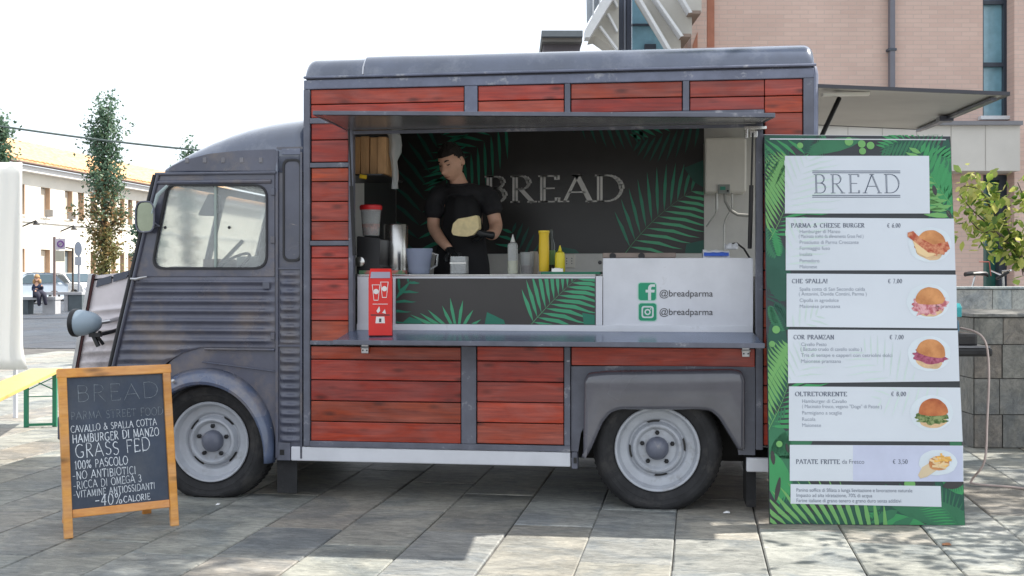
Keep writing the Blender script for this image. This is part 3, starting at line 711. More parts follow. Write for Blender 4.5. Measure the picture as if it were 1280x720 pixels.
# --- interior back wall and poster
yb = WID-.045
MB().box(XLw+.04, XR-.06, yb, yb+.012, .34, 2.28).build('back_lining', M_inner, T)
MB().box(XLw+.032, XLw+.045, .05, yb-.001, .34, 2.28).build('side_lining', pm('side_lining', (.05,.05,.05), .4, var=.05), T)
MB().box(XLw+.0455, XLw+.055, .55, 1.0, 1.25, 1.9).build('side_panel', M_inner, T)
MB().box(XLw+.03, XR-.06, .05, yb-.001, 2.27, 2.282).build('ceiling_lining', M_inner, T)
po0 = XLw+.05; po1 = pX(880, yb); pz0 = pZ(700, 317, yb)
poster = MB().box(po0, po1, yb-.006, yb-.001, pz0, 2.262).build('back_poster', M_poster, T)
rp_ = (po0+.002, po1-.002, pz0+.002, 2.26)
yp = yb-.0075
def addpalm(a, b, n, ln, wd, cv, mats, Y=yp, dr=.3, sp=1.0, par=None, rect=rp_, to=None):
    f = to or XZ(Y)
    ra, la = palm(a, b, n, ln, wd, cv, dr, sp)
    put_polys(la[0::2], rect, f, 'printed_leaf', mats[0], par or poster); put_polys(la[1::2], rect, f, 'printed_leaf', mats[1], par or poster)
    return ra
X2 = lambda px, py: px2(px, py, yb)
M_pb = [plain('wall_leaf_a', (.10,.5,.26), .35), plain('wall_leaf_b', (.04,.32,.19), .35)]
ra = addpalm(X2(782, 316), X2(866, 238), 11, .38, .013, .05, M_pb)
put_polys(ra, rp_, XZ(yp-.001), 'printed_leaf_stem', M_teal[3], poster)
M_tealsave = M_teal; M_teal = [plain('wall_print_%d' % i_, c_, .35) for i_, c_ in enumerate([(.03,.28,.17), (.09,.5,.26), (.02,.12,.09), (.2,.55,.28)])]  # brighter copies of the teal inks, making up for dim interior light
addpalm(X2(520, 330), X2(560, 150), 11, .34, .016, .04, (M_teal[0], M_teal[2]))
addpalm(X2(640, 150), X2(550, 235), 11, .3, .013, -.04, (M_teal[0], M_teal[0]))
addpalm(X2(700, 130), X2(800, 160), 9, .25, .014, .02, (M_teal[2], M_teal[0]))
addpalm(X2(880, 150), X2(800, 175), 9, .22, .013, .02, (M_teal[0], M_teal[2]))
addpalm(X2(668, 345), X2(640, 290), 6, .2, .013, .02, (M_teal[2], M_teal[0]))
put_polys([[X2(a, b) for a, b in q_] for q_ in ([(855,210),(880,200),(880,235),(868,228)], [(858,305),(880,300),(880,317),(856,317)], [(690,317),(700,308),(720,312),(725,317)])], rp_, XZ(yp-.0006), 'printed_leaf', M_teal[2], poster)
# BREAD on the poster
h_ = X2(700, 220)[1]-X2(700, 252)[1]
q_, wd = serif_text('BREAD', h_, h_*.175, h_*.055, .2, .15)
tx0 = X2(608, 252)[0]; tx1 = X2(778, 252)[0]; kx = (tx1-tx0)/wd; zb0 = X2(700, 252)[1]
quads_to(MB(), q_, lambda a, b: Vector((tx0+a*kx, yp-.0015, zb0+b))).build('lettering', M_silver, poster)
q_, wd = serif_text('BREAD', h_, h_*.026, h_*.0, .2, .0)
quads_to(MB(), [x_ for x_ in q_ if abs(x_[0][0]-x_[1][0]) > .004], lambda a, b: Vector((tx0+a*kx, yp-.0022, zb0+b))).build('lettering_inline', M_poster, poster)

# --- cab
cabY = .02
def C(px, py): return px2(px, py, cabY)
def line_x(px0, py0, px1, py1):
    a = C(px0, py0); b = C(px1, py1); return lambda z: a[0]+(b[0]-a[0])*(z-a[1])/(b[1]-a[1])
front = line_x(197, 218, 142, 455)
zc_top = C(260, 218)[1]; xr_d = C(345, 300)[0]
z_w0, z_w1 = C(260, 334)[1], C(260, 233)[1]
# upper door plate with window hole
z_ct = C(260, 346)[1]
winx = lambda px, py: C(px, py)
hole = round_poly([C(193, 334), C(334, 334), C(334, 233), C(213, 233)], [.07, .07, .07, .04], 6)
outer = [(front(z_ct), z_ct), (xr_d, z_ct), (xr_d, zc_top), (front(zc_top), zc_top)]
door = MB().prism([outer, hole], XZ(0.0), Vector((0, .03, 0))).build('cab_door', M_paint_door, T, bevel=.004)
# frame pressing around window
hole_b = round_poly([C(190.5, 337), C(336.5, 337), C(336.5, 230.5), C(210.5, 230.5)], [.08, .08, .08, .05], 6)
MB().prism([hole_b, hole], XZ(-.008), Vector((0, .02, 0))).build('window_seal', M_gasket, door, bevel=.003)
# window glass panes (sliding)
gm = pm('window_glass', (.86,.9,.89), .03, trans=.8, var=.02, ior=1.4, spec=.8)  # part-opaque white imitates pale reflections on the panes
xm = C(270, 300)[0]
wl = lambda z: front(z)+.16
MB().prism([C(192, 336), (xm+.01, C(270, 336)[1]), (xm+.01, C(270, 232)[1]), C(212, 232)], XZ(.012), Vector((0, .004, 0))).build('window_pane', gm, door)
MB().prism([(xm-.01, C(270, 336)[1]), C(336, 336), C(336, 232), (xm-.01, C(270, 232)[1])], XZ(.02), Vector((0, .004, 0))).build('window_pane', gm, door)
MB().box(xm-.006, xm+.006, .008, .03, z_w0, z_w1).build('window_divider', plain('pale_divider', (.3,.36,.33), .4), door)
for p_ in ((207.5, 284.5), (287.5, 284.5)):
    x, z = C(*p_); MB().lathe([(0, -.006), (.008, -.005), (.009, 0)], (x, .01, z), axis='y', n=10).build('window_button', M_black, door)
# swell line above window
MB().tube([C3 for C3 in (Vector((front(zc_top-.05)+.02, -.001, zc_top-.045)), Vector((xr_d-.02, -.001, zc_top-.045)))], .012, 8).build('door_pressing', M_paint_door, door, smooth=True)
MB().tube([(front(zc_top)+0, -.008, zc_top+.003), (xr_d+.01, -.008, zc_top+.003)], .009).build('drip_rail', M_frame, T, smooth=True)
# corrugated lower door
def corr(z, z0_, sp, amp):
    t = ((z-z0_)/sp) % 1.0; c = .5+.5*math.cos(2*math.pi*(t-.5)); return -amp*c**1.6
Ca = C(262, 558)          # wheel centre
arch_x = lambda z: None
def door_left(z):
    return front(z)
def arch_bottom(x):       # lower edge of door as z over x
    pts = [(-9, C(140, 560)[1]), (C(140, 560)[0], C(140, 560)[1]), (C(185, 500)[0], C(185, 495)[1]), (C(200, 470)[0], C(200, 470)[1]), (C(213, 453)[0], C(213, 453)[1]), (C(230, 441)[0], C(230, 441)[1]), (C(252, 434)[0], C(252, 434)[1]), (C(290, 434)[0], C(290, 434)[1]), (9, C(290, 434)[1])]
    for (a, za), (b, zb3) in zip(pts[:-1], pts[1:]):
        if a <= x <= b: return za+(zb3-za)*(x-a)/(b-a)
    return pts[-1][1]
mb = MB(); nx = 90; zhi = z_ct; zlo_g = C(140, 560)[1]
sp = .0545; nz_ = 240
grid = []
for j in range(nz_+1):
    row = []
    for i in range(nx+1):
        t = i/nx
        x = front(zhi)+(xr_d-front(zhi))*t
        zl = arch_bottom(x+(front(C(140, 455)[1])-front(zhi))*(1-t)*.8)
        z = zhi+(zl-zhi)*j/nz_
        x = front(z)+(xr_d-front(z))*t
        ex = min(1, t*14, (1-t)*16); ez = min(1, (zhi-z)/.03, max(0, (z-zl))/.03)
        y = .004+corr(z, zhi, sp, .015)*max(0, min(ex, 1))*max(0, min(1, ez))
        row.append(Vector((x, y, z)))
    grid.append(row)
n = nx+1
for row in grid: mb.v += row
for j in range(nz_):
    for i in range(nx): mb.f.append((j*n+i, j*n+i+1, (j+1)*n+i+1, (j+1)*n+i))
mb.build('corrugated_panel', M_paint_door, door, smooth='all')
# door edge trim (front pillar, dark seal) and handle
MB().tube([(front(zc_top+.0)-.006, -.004, zc_top), (front(z_ct)-.008, -.006, z_ct), (front(.45)-.008, -.004, .45)], .011).build('door_seal', M_gasket, T, smooth=True)
MB().tube([(front(zc_top)+.016, -.006, zc_top), (front(z_ct)+.014, -.007, z_ct), (front(.45)+.014, -.006, .45)], .01).build('front_pillar', M_paint, T, smooth=True)
hx, hz = C(176, 348.5)
hd = MB().tube([(hx-.035, -.03, hz), (hx+.0, -.035, hz-.002), (hx+.02, -.032, hz+.004), (hx+.055, -.02, hz+.012)], [.007, .009, .008, .004]).tube([(hx-.005, 0, hz), (hx-.005, -.033, hz)], .008)
hd.build('door_handle', M_alu, door, smooth=True)
for py in (240, 300, 420):
    x, z = C(343, py); MB().box(x-.012, x+.012, -.012, -.001, z-.02, z+.02).build('door_hinge', M_paint, door, bevel=.003)
x, z = C(335, 357); MB().box(x-.02, x+.02, -.014, -.008, z-.018, z+.018).build('maker_plate', M_frame, door, bevel=.003)
# air deflector at window front
a = C(196, 262); b = C(214, 234)
MB().tube([(C(196, 268)[0], -.04, C(196, 268)[1]), (C(204, 245)[0], -.05, C(204, 245)[1]), (C(214, 233)[0], -.03, C(214, 233)[1])], [.006, .012, .008]).build('window_deflector', plain('pale_deflector', (.35,.42,.42), .3), door, smooth=True)
# wing panel under the door, with wheel arch
def ell(cx, cz, rx, rz, a0, a1, n=18): return [(cx+rx*math.cos(R(a0+(a1-a0)*k/n)), cz+rz*math.sin(R(a0+(a1-a0)*k/n))) for k in range(n+1)]
wcx, wcz = C(258, 570)
z_db = C(290, 434.5)[1]
wp = [(xr_d, C(345, 575)[1])] + ell(wcx, wcz, .36, .42, 0, 168, 20) + [(C(150, 540)[0], wcz+.09)]
top_ = []
for k in range(0, 21):
    x = C(150, 540)[0]+(xr_d-C(150, 540)[0])*k/20; top_.append((x, arch_bottom(x+.0)+.006))
wp += [p_ for p_ in top_ if p_[0] > C(168, 500)[0]]
wp = wp[:1]+[p_ for p_ in wp[1:]]
MB().prism(wp, XZ(.012), Vector((0, .012, 0))).build('wing_panel', M_paint_door, T)
MB().tube([(C(258, 436)[0], -.002, C(258, 436)[1]), (C(345, 437)[0], -.002, C(345, 437)[1])], .007).tube([(C(255, 463)[0], -.004, C(255, 452)[1]), (C(345, 464)[0], .002, C(345, 464)[1])], .004).build('panel_seam', M_paint, T, smooth=True)
# front fender: lofted flange
mb = MB(); na = 34
secf = [(0, .03), (0, -.03), (.08, -.055), (.25, -.06), (.5, -.05), (.8, -.02), (1.0, .012)]
for k in range(na+1):
    an = R(-3+186*k/na)
    for (t, y) in secf:
        rx = .357+(.402-.357+.05*max(0, math.sin(an)))*t; rz = .40+(.495-.40)*t
        mb.v.append(Vector((wcx+rx*math.cos(an), y, wcz+rz*math.sin(an))))
n = len(secf)
for k in range(na):
    for i in range(n-1): mb.f.append((k*n+i, k*n+i+1, (k+1)*n+i+1, (k+1)*n+i))
ff = mb.build('front_fender', pm('fender_paint', (.08,.105,.175), .25, chips=(.3,.28,.27), rvar=.1, spec=.8, var=.15, scale=5, dirt=(.22,.2,.2), dirtscale=3.5, dirtthr=(.5,.7), coat=.3), T, smooth=True)
sm = ff.modifiers.new('s', 'SOLIDIFY'); sm.thickness = .004
MB().lathe([(.012, 0), (.012, -.006), (.0, -.009)], (C(224, 475)[0], -.055, C(224, 475)[1]), axis='y', n=10).build('fender_bolt', M_alu, T)
# column behind the door
xcl, xcr = C(347, 300)[0], C(379.5, 300)[0]
zc0, zc1 = C(360, 572)[1], C(360, 184)[1]
col = MB().box(xcl, xcr, .006, .03, zc0, zc1).build('body_column', M_paint, T)
MB().prism([rrect(C(355,0)[0], C(378,0)[0], C(366, 327)[1], C(366, 199)[1], .035), rrect(C(357.5,0)[0], C(376,0)[0], C(366, 324)[1], C(366, 202)[1], .028)], XZ(-.006), Vector((0, .013, 0))).build('blind_window_seal', M_gasket, col, bevel=.003)
MB().prism(rrect(C(357.5,0)[0], C(376,0)[0], C(366, 324)[1], C(366, 202)[1], .028), XZ(.0), Vector((0, .005, 0))).build('blind_window', M_paint, col)
mb = MB(); x0, x1 = C(351,0)[0], C(376,0)[0]; zA, zB = C(360, 338)[1], C(360, 552)[1]
nzz = 150; nxx = 10
for j in range(nzz+1):
    z = zA+(zB-zA)*j/nzz
    for i in range(nxx+1):
        t = i/nxx; e_ = min(1, t*3.5, (1-t)*3.5)
        skip = 0 if abs(z-C(360, 432)[1]) < .012 else 1
        mb.v.append(Vector((x0+(x1-x0)*t, .0055+corr(z, zA, 0.048, .017)*e_*skip, z)))
for j in range(nzz):
    for i in range(nxx): a = j*(nxx+1)+i; mb.f.append((a, a+1, a+nxx+2, a+nxx+1))
mb.build('column_pressing', M_paint, col, smooth='all')
MB().box(xcl-.004, xcl+.012, -.008, .006, zc0, zc1-.02).box(xcr-.012, xcr+.001, -.008, .006, zc0, zc1-.03).build('column_edge', M_paint, col, bevel=.003)
MB().box(C(354,0)[0], C(377,0)[0], -.006, .006, C(360, 194)[1], C(360, 186.5)[1]).build('column_plate', M_frame_worn, col, bevel=.002)
MB().box(xcl, xcr, -.004, .008, C(360, 336)[1]-.004, C(360, 336)[1]+.006).box(xcl, xcr, -.004, .008, C(360, 432)[1]-.006, C(360, 432)[1]+.006).build('column_bead', M_paint, col, bevel=.002)
# cab roof loft
prof = [(381, 151), (365, 152), (348, 154), (325, 157.5), (300, 163), (278, 170.5), (257, 179.5), (238, 190), (222, 201), (211, 210), (206, 216)]
mb = MB(); ny = 22
P3 = [(px2(*p_, .0)[0]-.0, px2(*p_, .55)[1]) for p_ in prof]
zlow = zc_top+.004
for (x, zt) in P3:
    hgt = max(.004, zt-zlow)
    for k in range(ny+1):
        t = k/ny; a = math.pi*t
        # superellipse across the width
        yy = (WID/2) - (WID/2-.0)*(abs(math.cos(a))**.5)*(1 if math.cos(a) > 0 else -1)
        zz2 = zlow + hgt*(abs(math.sin(a))**.55)
        mb.v.append(Vector((x + (.0), yy, zz2)))
n = ny+1
for i in range(len(P3)-1):
    for k in range(ny): mb.f.append((i*n+k, i*n+k+1, (i+1)*n+k+1, (i+1)*n+k))
mb.f.append(tuple((len(P3)-1)*n+k for k in range(n)))
croof = mb.build('cab_roof', M_roof, T, smooth=True)
sm = croof.modifiers.new('s', 'SOLIDIFY'); sm.thickness = .006
band = round_poly([C(212, 214), C(346, 214), C(346, 187), C(300, 189), C(262, 193), C(232, 201), C(216, 209)], .01)
MB().prism(band, XZ(-.004), Vector((0, .012, 0))).build('roof_side_band', M_paint_door, croof)
for px in (236, 258, 281, 304, 328):
    x, z = C(px, 206); MB().box(x-.011, x+.011, -.008, .0, z+.008, z+.038).build('roof_clip', pm('clip_paint', (.19,.185,.2), .4), croof, bevel=.003)
# roof seam near the box
mb = MB(); x, zt = C(348, 154); pts = []
for k in range(0, 9):
    a = math.pi*k/18; pts.append((x, WID/2-(WID/2+.004)*(abs(math.cos(a))**.5), zlow+(zt-zlow+.004)*(abs(math.sin(a))**.55)))
mb.tube(pts, .008).build('roof_seam', M_roof, croof, smooth=True)
# cab far side with window, bulkhead, windscreen frame
farY = WID-.03
holeF = round_poly([C(196, 333), C(332, 333), C(332, 235), C(214, 235)], [.06]*4, 4)
MB().prism([[(front(.5), .5), (xcr, .5), (xcr, zc_top), (front(zc_top), zc_top)], holeF], XZ(farY), Vector((0, .03, 0))).build('far_side', M_paint_door, T)
MB().prism(holeF, XZ(farY+.01), Vector((0, .004, 0))).build('window_pane', gm, T)
MB().box(-2.14, -2.12, .05, farY-.01, .4, 1.5).build('cab_bulkhead', plain('bulkhead', (.25,.25,.24), .6), T)
MB().box(front(1.2)+.2, xcr, .26, farY-.01, .38, .4).build('cab_floor', M_dark, T)
# windscreen (front face) : frame with glass, slanted
A1 = Vector((front(zc_top), 0, zc_top)); A0 = Vector((front(1.2), 0, 1.2))
vv = (A1-A0); 
def wsp(u, v): return Vector((A0.x+vv.x*v, .02+(WID-.04)*u, A0.z+vv.z*v))
MB().prism([[(0,-.6),(1,-.6),(1,1),(0,1)], rrect(.06, .48, .05, .93, .04), rrect(.52, .94, .05, .93, .04)], wsp, Vector((.02, 0, 0))).build('windscreen_frame', M_paint_door, T)
for u0, u1 in ((.05, .49), (.51, .95)):
    MB().prism([(u0,.04),(u1,.04),(u1,.94),(u0,.94)], lambda u, v: wsp(u, v)+Vector((.008, 0, 0)), Vector((.003, 0, 0))).build('windscreen_pane', gm, T)
# cab interior: seats, steering wheel, sun visor, boxes
MB().prism(round_poly([(-2.42,.5),(-2.22,.5),(-2.17,1.38),(-2.30,1.42)], .05), XZ(.25), Vector((0, .5, 0))).prism(round_poly([(-2.80,.62),(-2.25,.6),(-2.25,.78),(-2.8,.8)], .04), XZ(.25), Vector((0, .5, 0))).build('seat', plain('seat_vinyl', (.16,.15,.15), .6), T, smooth=True)
def torus(c, rr_, r_, M_, nm, mat, par, n1=28, n2=8):
    mb_ = MB()
    for i in range(n1):
        for j in range(n2):
            a = 2*math.pi*i/n1; b_ = 2*math.pi*j/n2
            mb_.v.append(Vector(c)+M_ @ Vector(((rr_+r_*math.cos(b_))*math.cos(a), (rr_+r_*math.cos(b_))*math.sin(a), r_*math.sin(b_))))
    for i in range(n1):
        for j in range(n2): mb_.f.append((i*n2+j, ((i+1) % n1)*n2+j, ((i+1) % n1)*n2+(j+1) % n2, i*n2+(j+1) % n2))
    return mb_.build(nm, mat, par, smooth='all')
Ms = Matrix.Rotation(R(-35), 3, 'Y')
torus((-2.62, .5, 1.27), .18, .009, Ms, 'steering_wheel', M_black, T)
MB().tube([(-2.62, .5, 1.33), (-2.85, .5, 1.0)], .015).bar((-2.5, .5, 1.45), (-2.74, .5, 1.21), .02).build('steering_column', M_black, T)
MB().prism(round_poly([C(252, 240), C(267, 243), C(267, 264), C(258, 269), C(238, 268)], .015), XZ(.12), Vector((0, .02, 0))).build('sun_visor', plain('visor', (.06,.065,.08), .6), T)
MB().box(-2.62, -2.24, .7, 1.2, .9, 1.36).build('white_crate', plain('crate_white', (.7,.72,.7), .5), T, bevel=.01)
MB().box(-2.75, -2.64, .5, .9, .9, 1.34).build('cardboard_box', plain('cardboard', (.3,.2,.15), .7), T)
MB().box(-2.98, -2.78, .1, WID-.15, 1.12, 1.24).build('dashboard', plain('dash', (.09,.09,.11), .6), T, bevel=.02)
# nose / bonnet
ny0, ny1 = .42, WID-.42
def Nz(px, py): return px2(px, py, ny0)
ntl = Nz(115, 345); ntr = Nz(168, 333)
zn0 = .42
nx_l = lambda z: ntl[0]+(Nz(95, 455)[0]-ntl[0])*(z-ntl[1])/(Nz(95, 455)[1]-ntl[1])
M_nose = pm('bonnet_reflection_tone', (.74,.68,.69), .2, var=.1, scale=4, metal=.0, dirt=(.2,.18,.2), dirtscale=3, dirtthr=(.5,.75))  # pale pink base imitates sunlit ground reflected in the bonnet
mb = MB(); nzz = 110
for j in range(nzz+1):
    t = j/nzz; z = zn0+(ntl[1]-.02-zn0)*t
    for i in range(9):
        u = i/8; x = nx_l(z)+(front(z)+.05-nx_l(z))*u; ztop = (ntr[1]-ntl[1])*u*t
        e_ = min(1, u*5+.02, 1) * (1 if .02 < t < .80 else 0)
        mb.v.append(Vector((x, ny0+.0+corr(z, 0, .062, .02)*e_, z+ztop)))
for j in range(nzz):
    for i in range(8): a = j*9+i; mb.f.append((a, a+1, a+10, a+9))
nose = mb.build('bonnet_side', M_nose, T, smooth='all')
MB().prism([(nx_l(ntl[1]), ntl[1]-.0), (front(ntr[1])+.05, ntr[1]+.0), (front(ntr[1])+.05, ntr[1]-.03), (nx_l(ntl[1])+.005, ntl[1]-.03)], XZ(ny0), Vector((0, ny1-ny0, 0))).build('bonnet_top', M_nose, T)
MB().prism([(nx_l(zn0), zn0), (nx_l(ntl[1]), ntl[1]), (nx_l(ntl[1])+.02, ntl[1]), (nx_l(zn0)+.02, zn0)], XZ(ny0+.001), Vector((0, ny1-ny0-.002, 0))).build('grille', M_paint, T)
MB().box(nx_l(.8)+.03, front(.8)+.2, ny1-.01, ny1, zn0, ntl[1]).build('bonnet_far_side', M_nose, T)
# louvres near top of bonnet side
for (a, b, c_, d_) in (((121, 359), (140, 353.5), (140, 344.5), (123, 349.5)), ((142.5, 352.5), (159, 347.5), (163, 337.5), (143, 343.5))):
    MB().prism([Nz(*a), Nz(*b), Nz(*c_), Nz(*d_)], XZ(ny0-.012), Vector((0, .008, 0))).build('bonnet_vent', plain('vent_grey', (.09,.1,.13), .4), nose)
MB().bar(Vector((nx_l(ntl[1]), ny0-.006, ntl[1]+.01)), Vector((nx_l(zn0), ny0-.006, zn0)), .022, .03).build('grille_edge_trim', M_alu, nose)
MB().bar(Vector((nx_l(ntl[1])+.02, ny0-.012, ntl[1]+.01)), Vector((nx_l(zn0)+.02, ny0-.012, zn0)), .01, .012).build('grille_edge_seal', plain('dark_red_seal', (.06,.015,.015), .6), nose)
# headlamp
hy = .22; hxc, hzc = px2(95, 403.5, hy); hxe = px2(127, 405, hy)[0]; ll = hxe-hxc
hb = MB().lathe([(.0, ll), (.012, ll*.99), (.035, ll*.92), (.055, ll*.76), (.067, ll*.55), (.075, ll*.3), (.077, .03), (.077, .0)], (hxc, hy, hzc), axis='x', n=28)
hl = hb.build('headlight', pm('headlamp_blue', (.3,.37,.43), .35, var=.06), T, smooth=True)
MB().lathe([(.079, .016), (.083, .008), (.082, -.012), (.072, -.018), (.071, -.004)], (hxc, hy, hzc), axis='x', n=28, cap=False).build('headlight_rim', M_black, hl, smooth=True)
MB().lathe([(.0, -.028), (.04, -.022), (.072, -.008)], (hxc, hy, hzc), axis='x', n=24).build('headlight_lens', pm('lens_glass', (.7,.75,.75), .05, trans=.8), hl, smooth=True)
bx, bz = px2(119, 420, hy)
MB().tube([(bx-.02, hy, bz+.07), (bx-.01, hy, bz), (bx+.02, hy, bz-.06)], .014).tube([(bx+.03, hy, bz+.03), (bx+.02, hy, bz-.01), (bx+.04, hy+.02, bz-.05)], .01).tube([(bx-.01, hy, bz+.0), (bx+.05, hy+.1, bz+.02), (bx+.08, ny0, bz+.04)], .012).box(bx-.03, bx+.04, hy-.02, hy+.01, bz-.005, bz+.018).build('headlight_bracket', M_black, T, smooth=True)
MB().tube([(hxe-.03, hy, hzc), (hxe+.03, hy+.03, hzc+.01), (hxe+.05, ny0, hzc+.03)], .012).build('headlight_arm', M_alu, T, smooth=True)
# wing between nose and wheel (front fender sweep) and bumper
MB().prism(round_poly([(wcx-.38, .28), (wcx-.36, .55), (wcx-.15, .76), (wcx+.05, .80), (wcx+.05, .5), (wcx-.3, .28)], .03), XZ(.245), Vector((0, ny0-.26, 0))).build('inner_wing', M_dark, T)
MB().box(nx_l(.42)+.0, nx_l(.42)+.04, .3, WID-.3, .26, .40).build('bumper', M_paint, T, bevel=.01)
# mirror
mx, mz = px2(181, 271, -.05)
ml = [Vector((mx+a*.055, -.05, mz+b*.085)) for a, b in [(math.copysign(abs(math.cos(t))**.6, math.cos(t)), math.copysign(abs(math.sin(t))**.6, math.sin(t))) for t in [2*math.pi*k/20 for k in range(21)]]]
mr_ = MB().tube(ml, .005, 6, cap=False).build('door_mirror', M_frame, T, smooth=True)
MB().prism([(p_.x, p_.z) for p_ in ml[:-1]], XZ(-.045), Vector((0, .004, 0))).build('mirror_glass', pm('mirror_face', (.22,.24,.18), .15, metal=1), mr_)
MB().tube([(mx+.05, -.05, mz-.03), (mx+.07, -.02, mz-.05), (front(mz-.06)+.02, .0, mz-.06)], .005).build('mirror_arm', M_frame, mr_, smooth=True)
# --- rear fender
rf_o = [(729.5, 565), (730.5, 475), (735, 465), (760, 462.5), (915, 460.5), (927, 463), (931, 474), (931, 562), (922, 562), (898, 522), (888, 513), (870, 511), (776, 511), (764, 515), (754, 527), (740, 560), (734, 570), (726.5, 571.5)]
rf2 = round_poly([px2(a, b, 0) for a, b in rf_o], .02, 3)
cxm = px2(830, 510, 0)
mb = MB(); L0 = [Vector((x, .003, z)) for x, z in rf2]
ins1 = [Vector((x+(cxm[0]-x)*.0, -.055, z)) for x, z in rf2]
# inset ring for rounded shoulder
def inset(poly, d):
    n_ = len(poly); out = []; area = sum(poly[i][0]*poly[(i+1) % n_][1]-poly[(i+1) % n_][0]*poly[i][1] for i in range(n_))
    sg = 1 if area > 0 else -1
    for i in range(n_):
        a = Vector(poly[i-1]); b = Vector(poly[i]); c = Vector(poly[(i+1) % n_])
        d1 = (b-a).normalized() if (b-a).length > 1e-7 else Vector((1, 0)); d2 = (c-b).normalized() if (c-b).length > 1e-7 else d1
        n1 = Vector((-d1.y, d1.x)); n2 = Vector((-d2.y, d2.x)); nn_ = (n1+n2)
        nn_ = nn_.normalized() if nn_.length > 1e-6 else n1
        out.append(tuple(b+nn_*d*sg))
    return out
rings = [(0, .003), (0, -.035), (.004, -.052), (.012, -.064), (.024, -.070)]
n = len(rf2)
for d, y in rings:
    for x, z in inset(rf2, d): mb.v.append(Vector((x, y, z)))
for k in range(len(rings)-1):
    for i in range(n): j = (i+1) % n; mb.f.append((k*n+i, k*n+j, (k+1)*n+j, (k+1)*n+i))
tri = geometry.tessellate_polygon([[Vector((v.x, v.z, 0)) for v in mb.v[-n:]]])
mb.f += [tuple((len(rings)-1)*n+i for i in t) for t in tri]
mb.build('rear_fender', pm('rear_fender_paint', (.10,.10,.12), .2, chips=(.25,.25,.26), chthr=(.7,.73), rvar=.1, var=.15, scale=3, coat=.9, bump=.35, bscale=3.2), T, smooth=True)
# --- wheels
def wheel(cx, cz, name):
    Yf = .0
    RT = .342
    prof_t = [(.215, .03), (.222, -.005), (.24, -.018), (.262, -.026), (.266, -.0285), (.272, -.027), (.29, -.033), (.294, -.0315), (.30, -.032), (.318, -.022), (.320, -.019), (.335, .0), (.341, .02), (.342, .06), (.342, .12), (.340, .145), (.33, .165), (.25, .17), (.215, .16)]
    t_ = MB().lathe(prof_t, (cx, .045, cz), axis='y', n=72, cap=False)
    for v in t_.v:
        if v.z < .0:
            v.y += (-.014 if v.y < .12 else .014)*min(1, -v.z/.03); v.z = 0.001
        elif v.z < .07: v.y += (-.010 if v.y < .12 else .01)*(1-v.z/.07)
    ty = t_.build('wheel_tyre', M_rubber, T, smooth=True)
    g_ = MB()
    for k in range(72):
        a = 2*math.pi*k/72; z = cz+.3425*math.sin(a)
        if z > .01: g_.bar((cx+.343*math.cos(a), .075, z), (cx+.343*math.cos(a), .185, z), .012, .004, up=(math.cos(a), 0, math.sin(a)))
    g_.build('tread_block', M_rubber, ty)
    rim = MB().lathe([(.219, -.004), (.226, -.012), (.222, -.018), (.212, -.014), (.205, .004), (.198, .022), (.186, .028), (.168, .03), (.160, .034), (.150, .05), (.142, .05), (.134, .03), (.128, .018), (.118, .014), (.111, .018), (.106, .03), (.10, .036), (.06, .036), (.0, .036)], (cx, .04, cz), axis='y', n=56, cap=False).build('wheel_rim', M_rim, ty, smooth=True)
    MB().lathe([(.062, .036), (.060, .012), (.052, -.004), (.036, -.016), (.015, -.021), (.0, -.022)], (cx, .04, cz), axis='y', n=28, cap=False).build('hub_cap', pm('hub_paint', (.13,.14,.18), .35, var=.2, dirt=(.25,.24,.25), dirtscale=12), ty, smooth=True)
    off = R(90)
    for k in range(5):
        nuts = MB(); a = off+2*math.pi*k/5; nuts.lathe([(.0125, .036), (.0125, .022), (.006, .017), (0, .017)], (cx+.084*math.cos(a), .04, cz+.084*math.sin(a)), axis='y', n=6); nuts.build('wheel_nut', M_black, ty)
    for k in range(4):
        sl = MB(); a0 = R(52+90*k) if name == 'f' else R(8+90*k)
        pl = [(cx+.150*math.cos(a0+R(t)), cz+.150*math.sin(a0+R(t))) for t in range(-14, 15, 4)]
        pi_ = [(cx+.139*math.cos(a0+R(t)*.8), cz+.139*math.sin(a0+R(t)*.8)) for t in range(14, -15, -4)]
        sl.prism(pl+pi_, XZ(.085), Vector((0, .004, 0))); sl.build('rim_slot', M_black, ty)
W0 = W(262.5, 557.5, .03); W1 = W(821.5, 565, .03)
wheel(W0.x, .308, 'f'); wheel(W1.x, .317, 'r')
# far wheels, wheel houses, chassis
for cx in (W0.x, W1.x):
    MB().lathe([(.2, 0), (.34, 0), (.345, .14), (.2, .15)], (cx, WID-.2, .345), axis='y', n=32).build('far_tyre', M_rubber, T, smooth=True)
MB().box(W0.x-.42, W0.x+.384, .22, .24, .25, .80).box(W0.x+.385, W0.x+.4, .03, .24, .25, .8).box(W0.x-.42, W0.x+.4, .03, .24, .80, .82).build('wheel_house', M_dark, T)
MB().box(W1.x-.444, W1.x+.444, .26, .28, .25, .789).box(W1.x-.46, W1.x-.445, .03, .28, .3, .8).box(W1.x+.445, W1.x+.46, .03, .28, .3, .8).box(W1.x-.444, W1.x+.444, .03, .28, .79, .80).build('wheel_house', M_dark, T)
MB().box(-3.0, .75, .3, .38, .22, .30).box(-3.0, .75, WID-.38, WID-.3, .22, .30).box(-2.6, -2.3, .3, 1.6, .2, .3).box(XL+.02, XR-.03, .30, WID-.04, .285, .2995).build('chassis', M_dark, T)
MB().box(C(344,0)[0], C(369,0)[0], .05, .058, .03, .27).build('mud_flap', M_rubber, T)
MB().box(pX(934), pX(946), .05, .30, .02, .27).build('mud_flap', M_rubber, T)
MB().box(-1.75, -.75, .55, 1.2, .14, .284).build('fuel_tank', M_dark, T, bevel=.03)  # unseen tank, axle, skirt and exhaust, added to darken the ground beneath
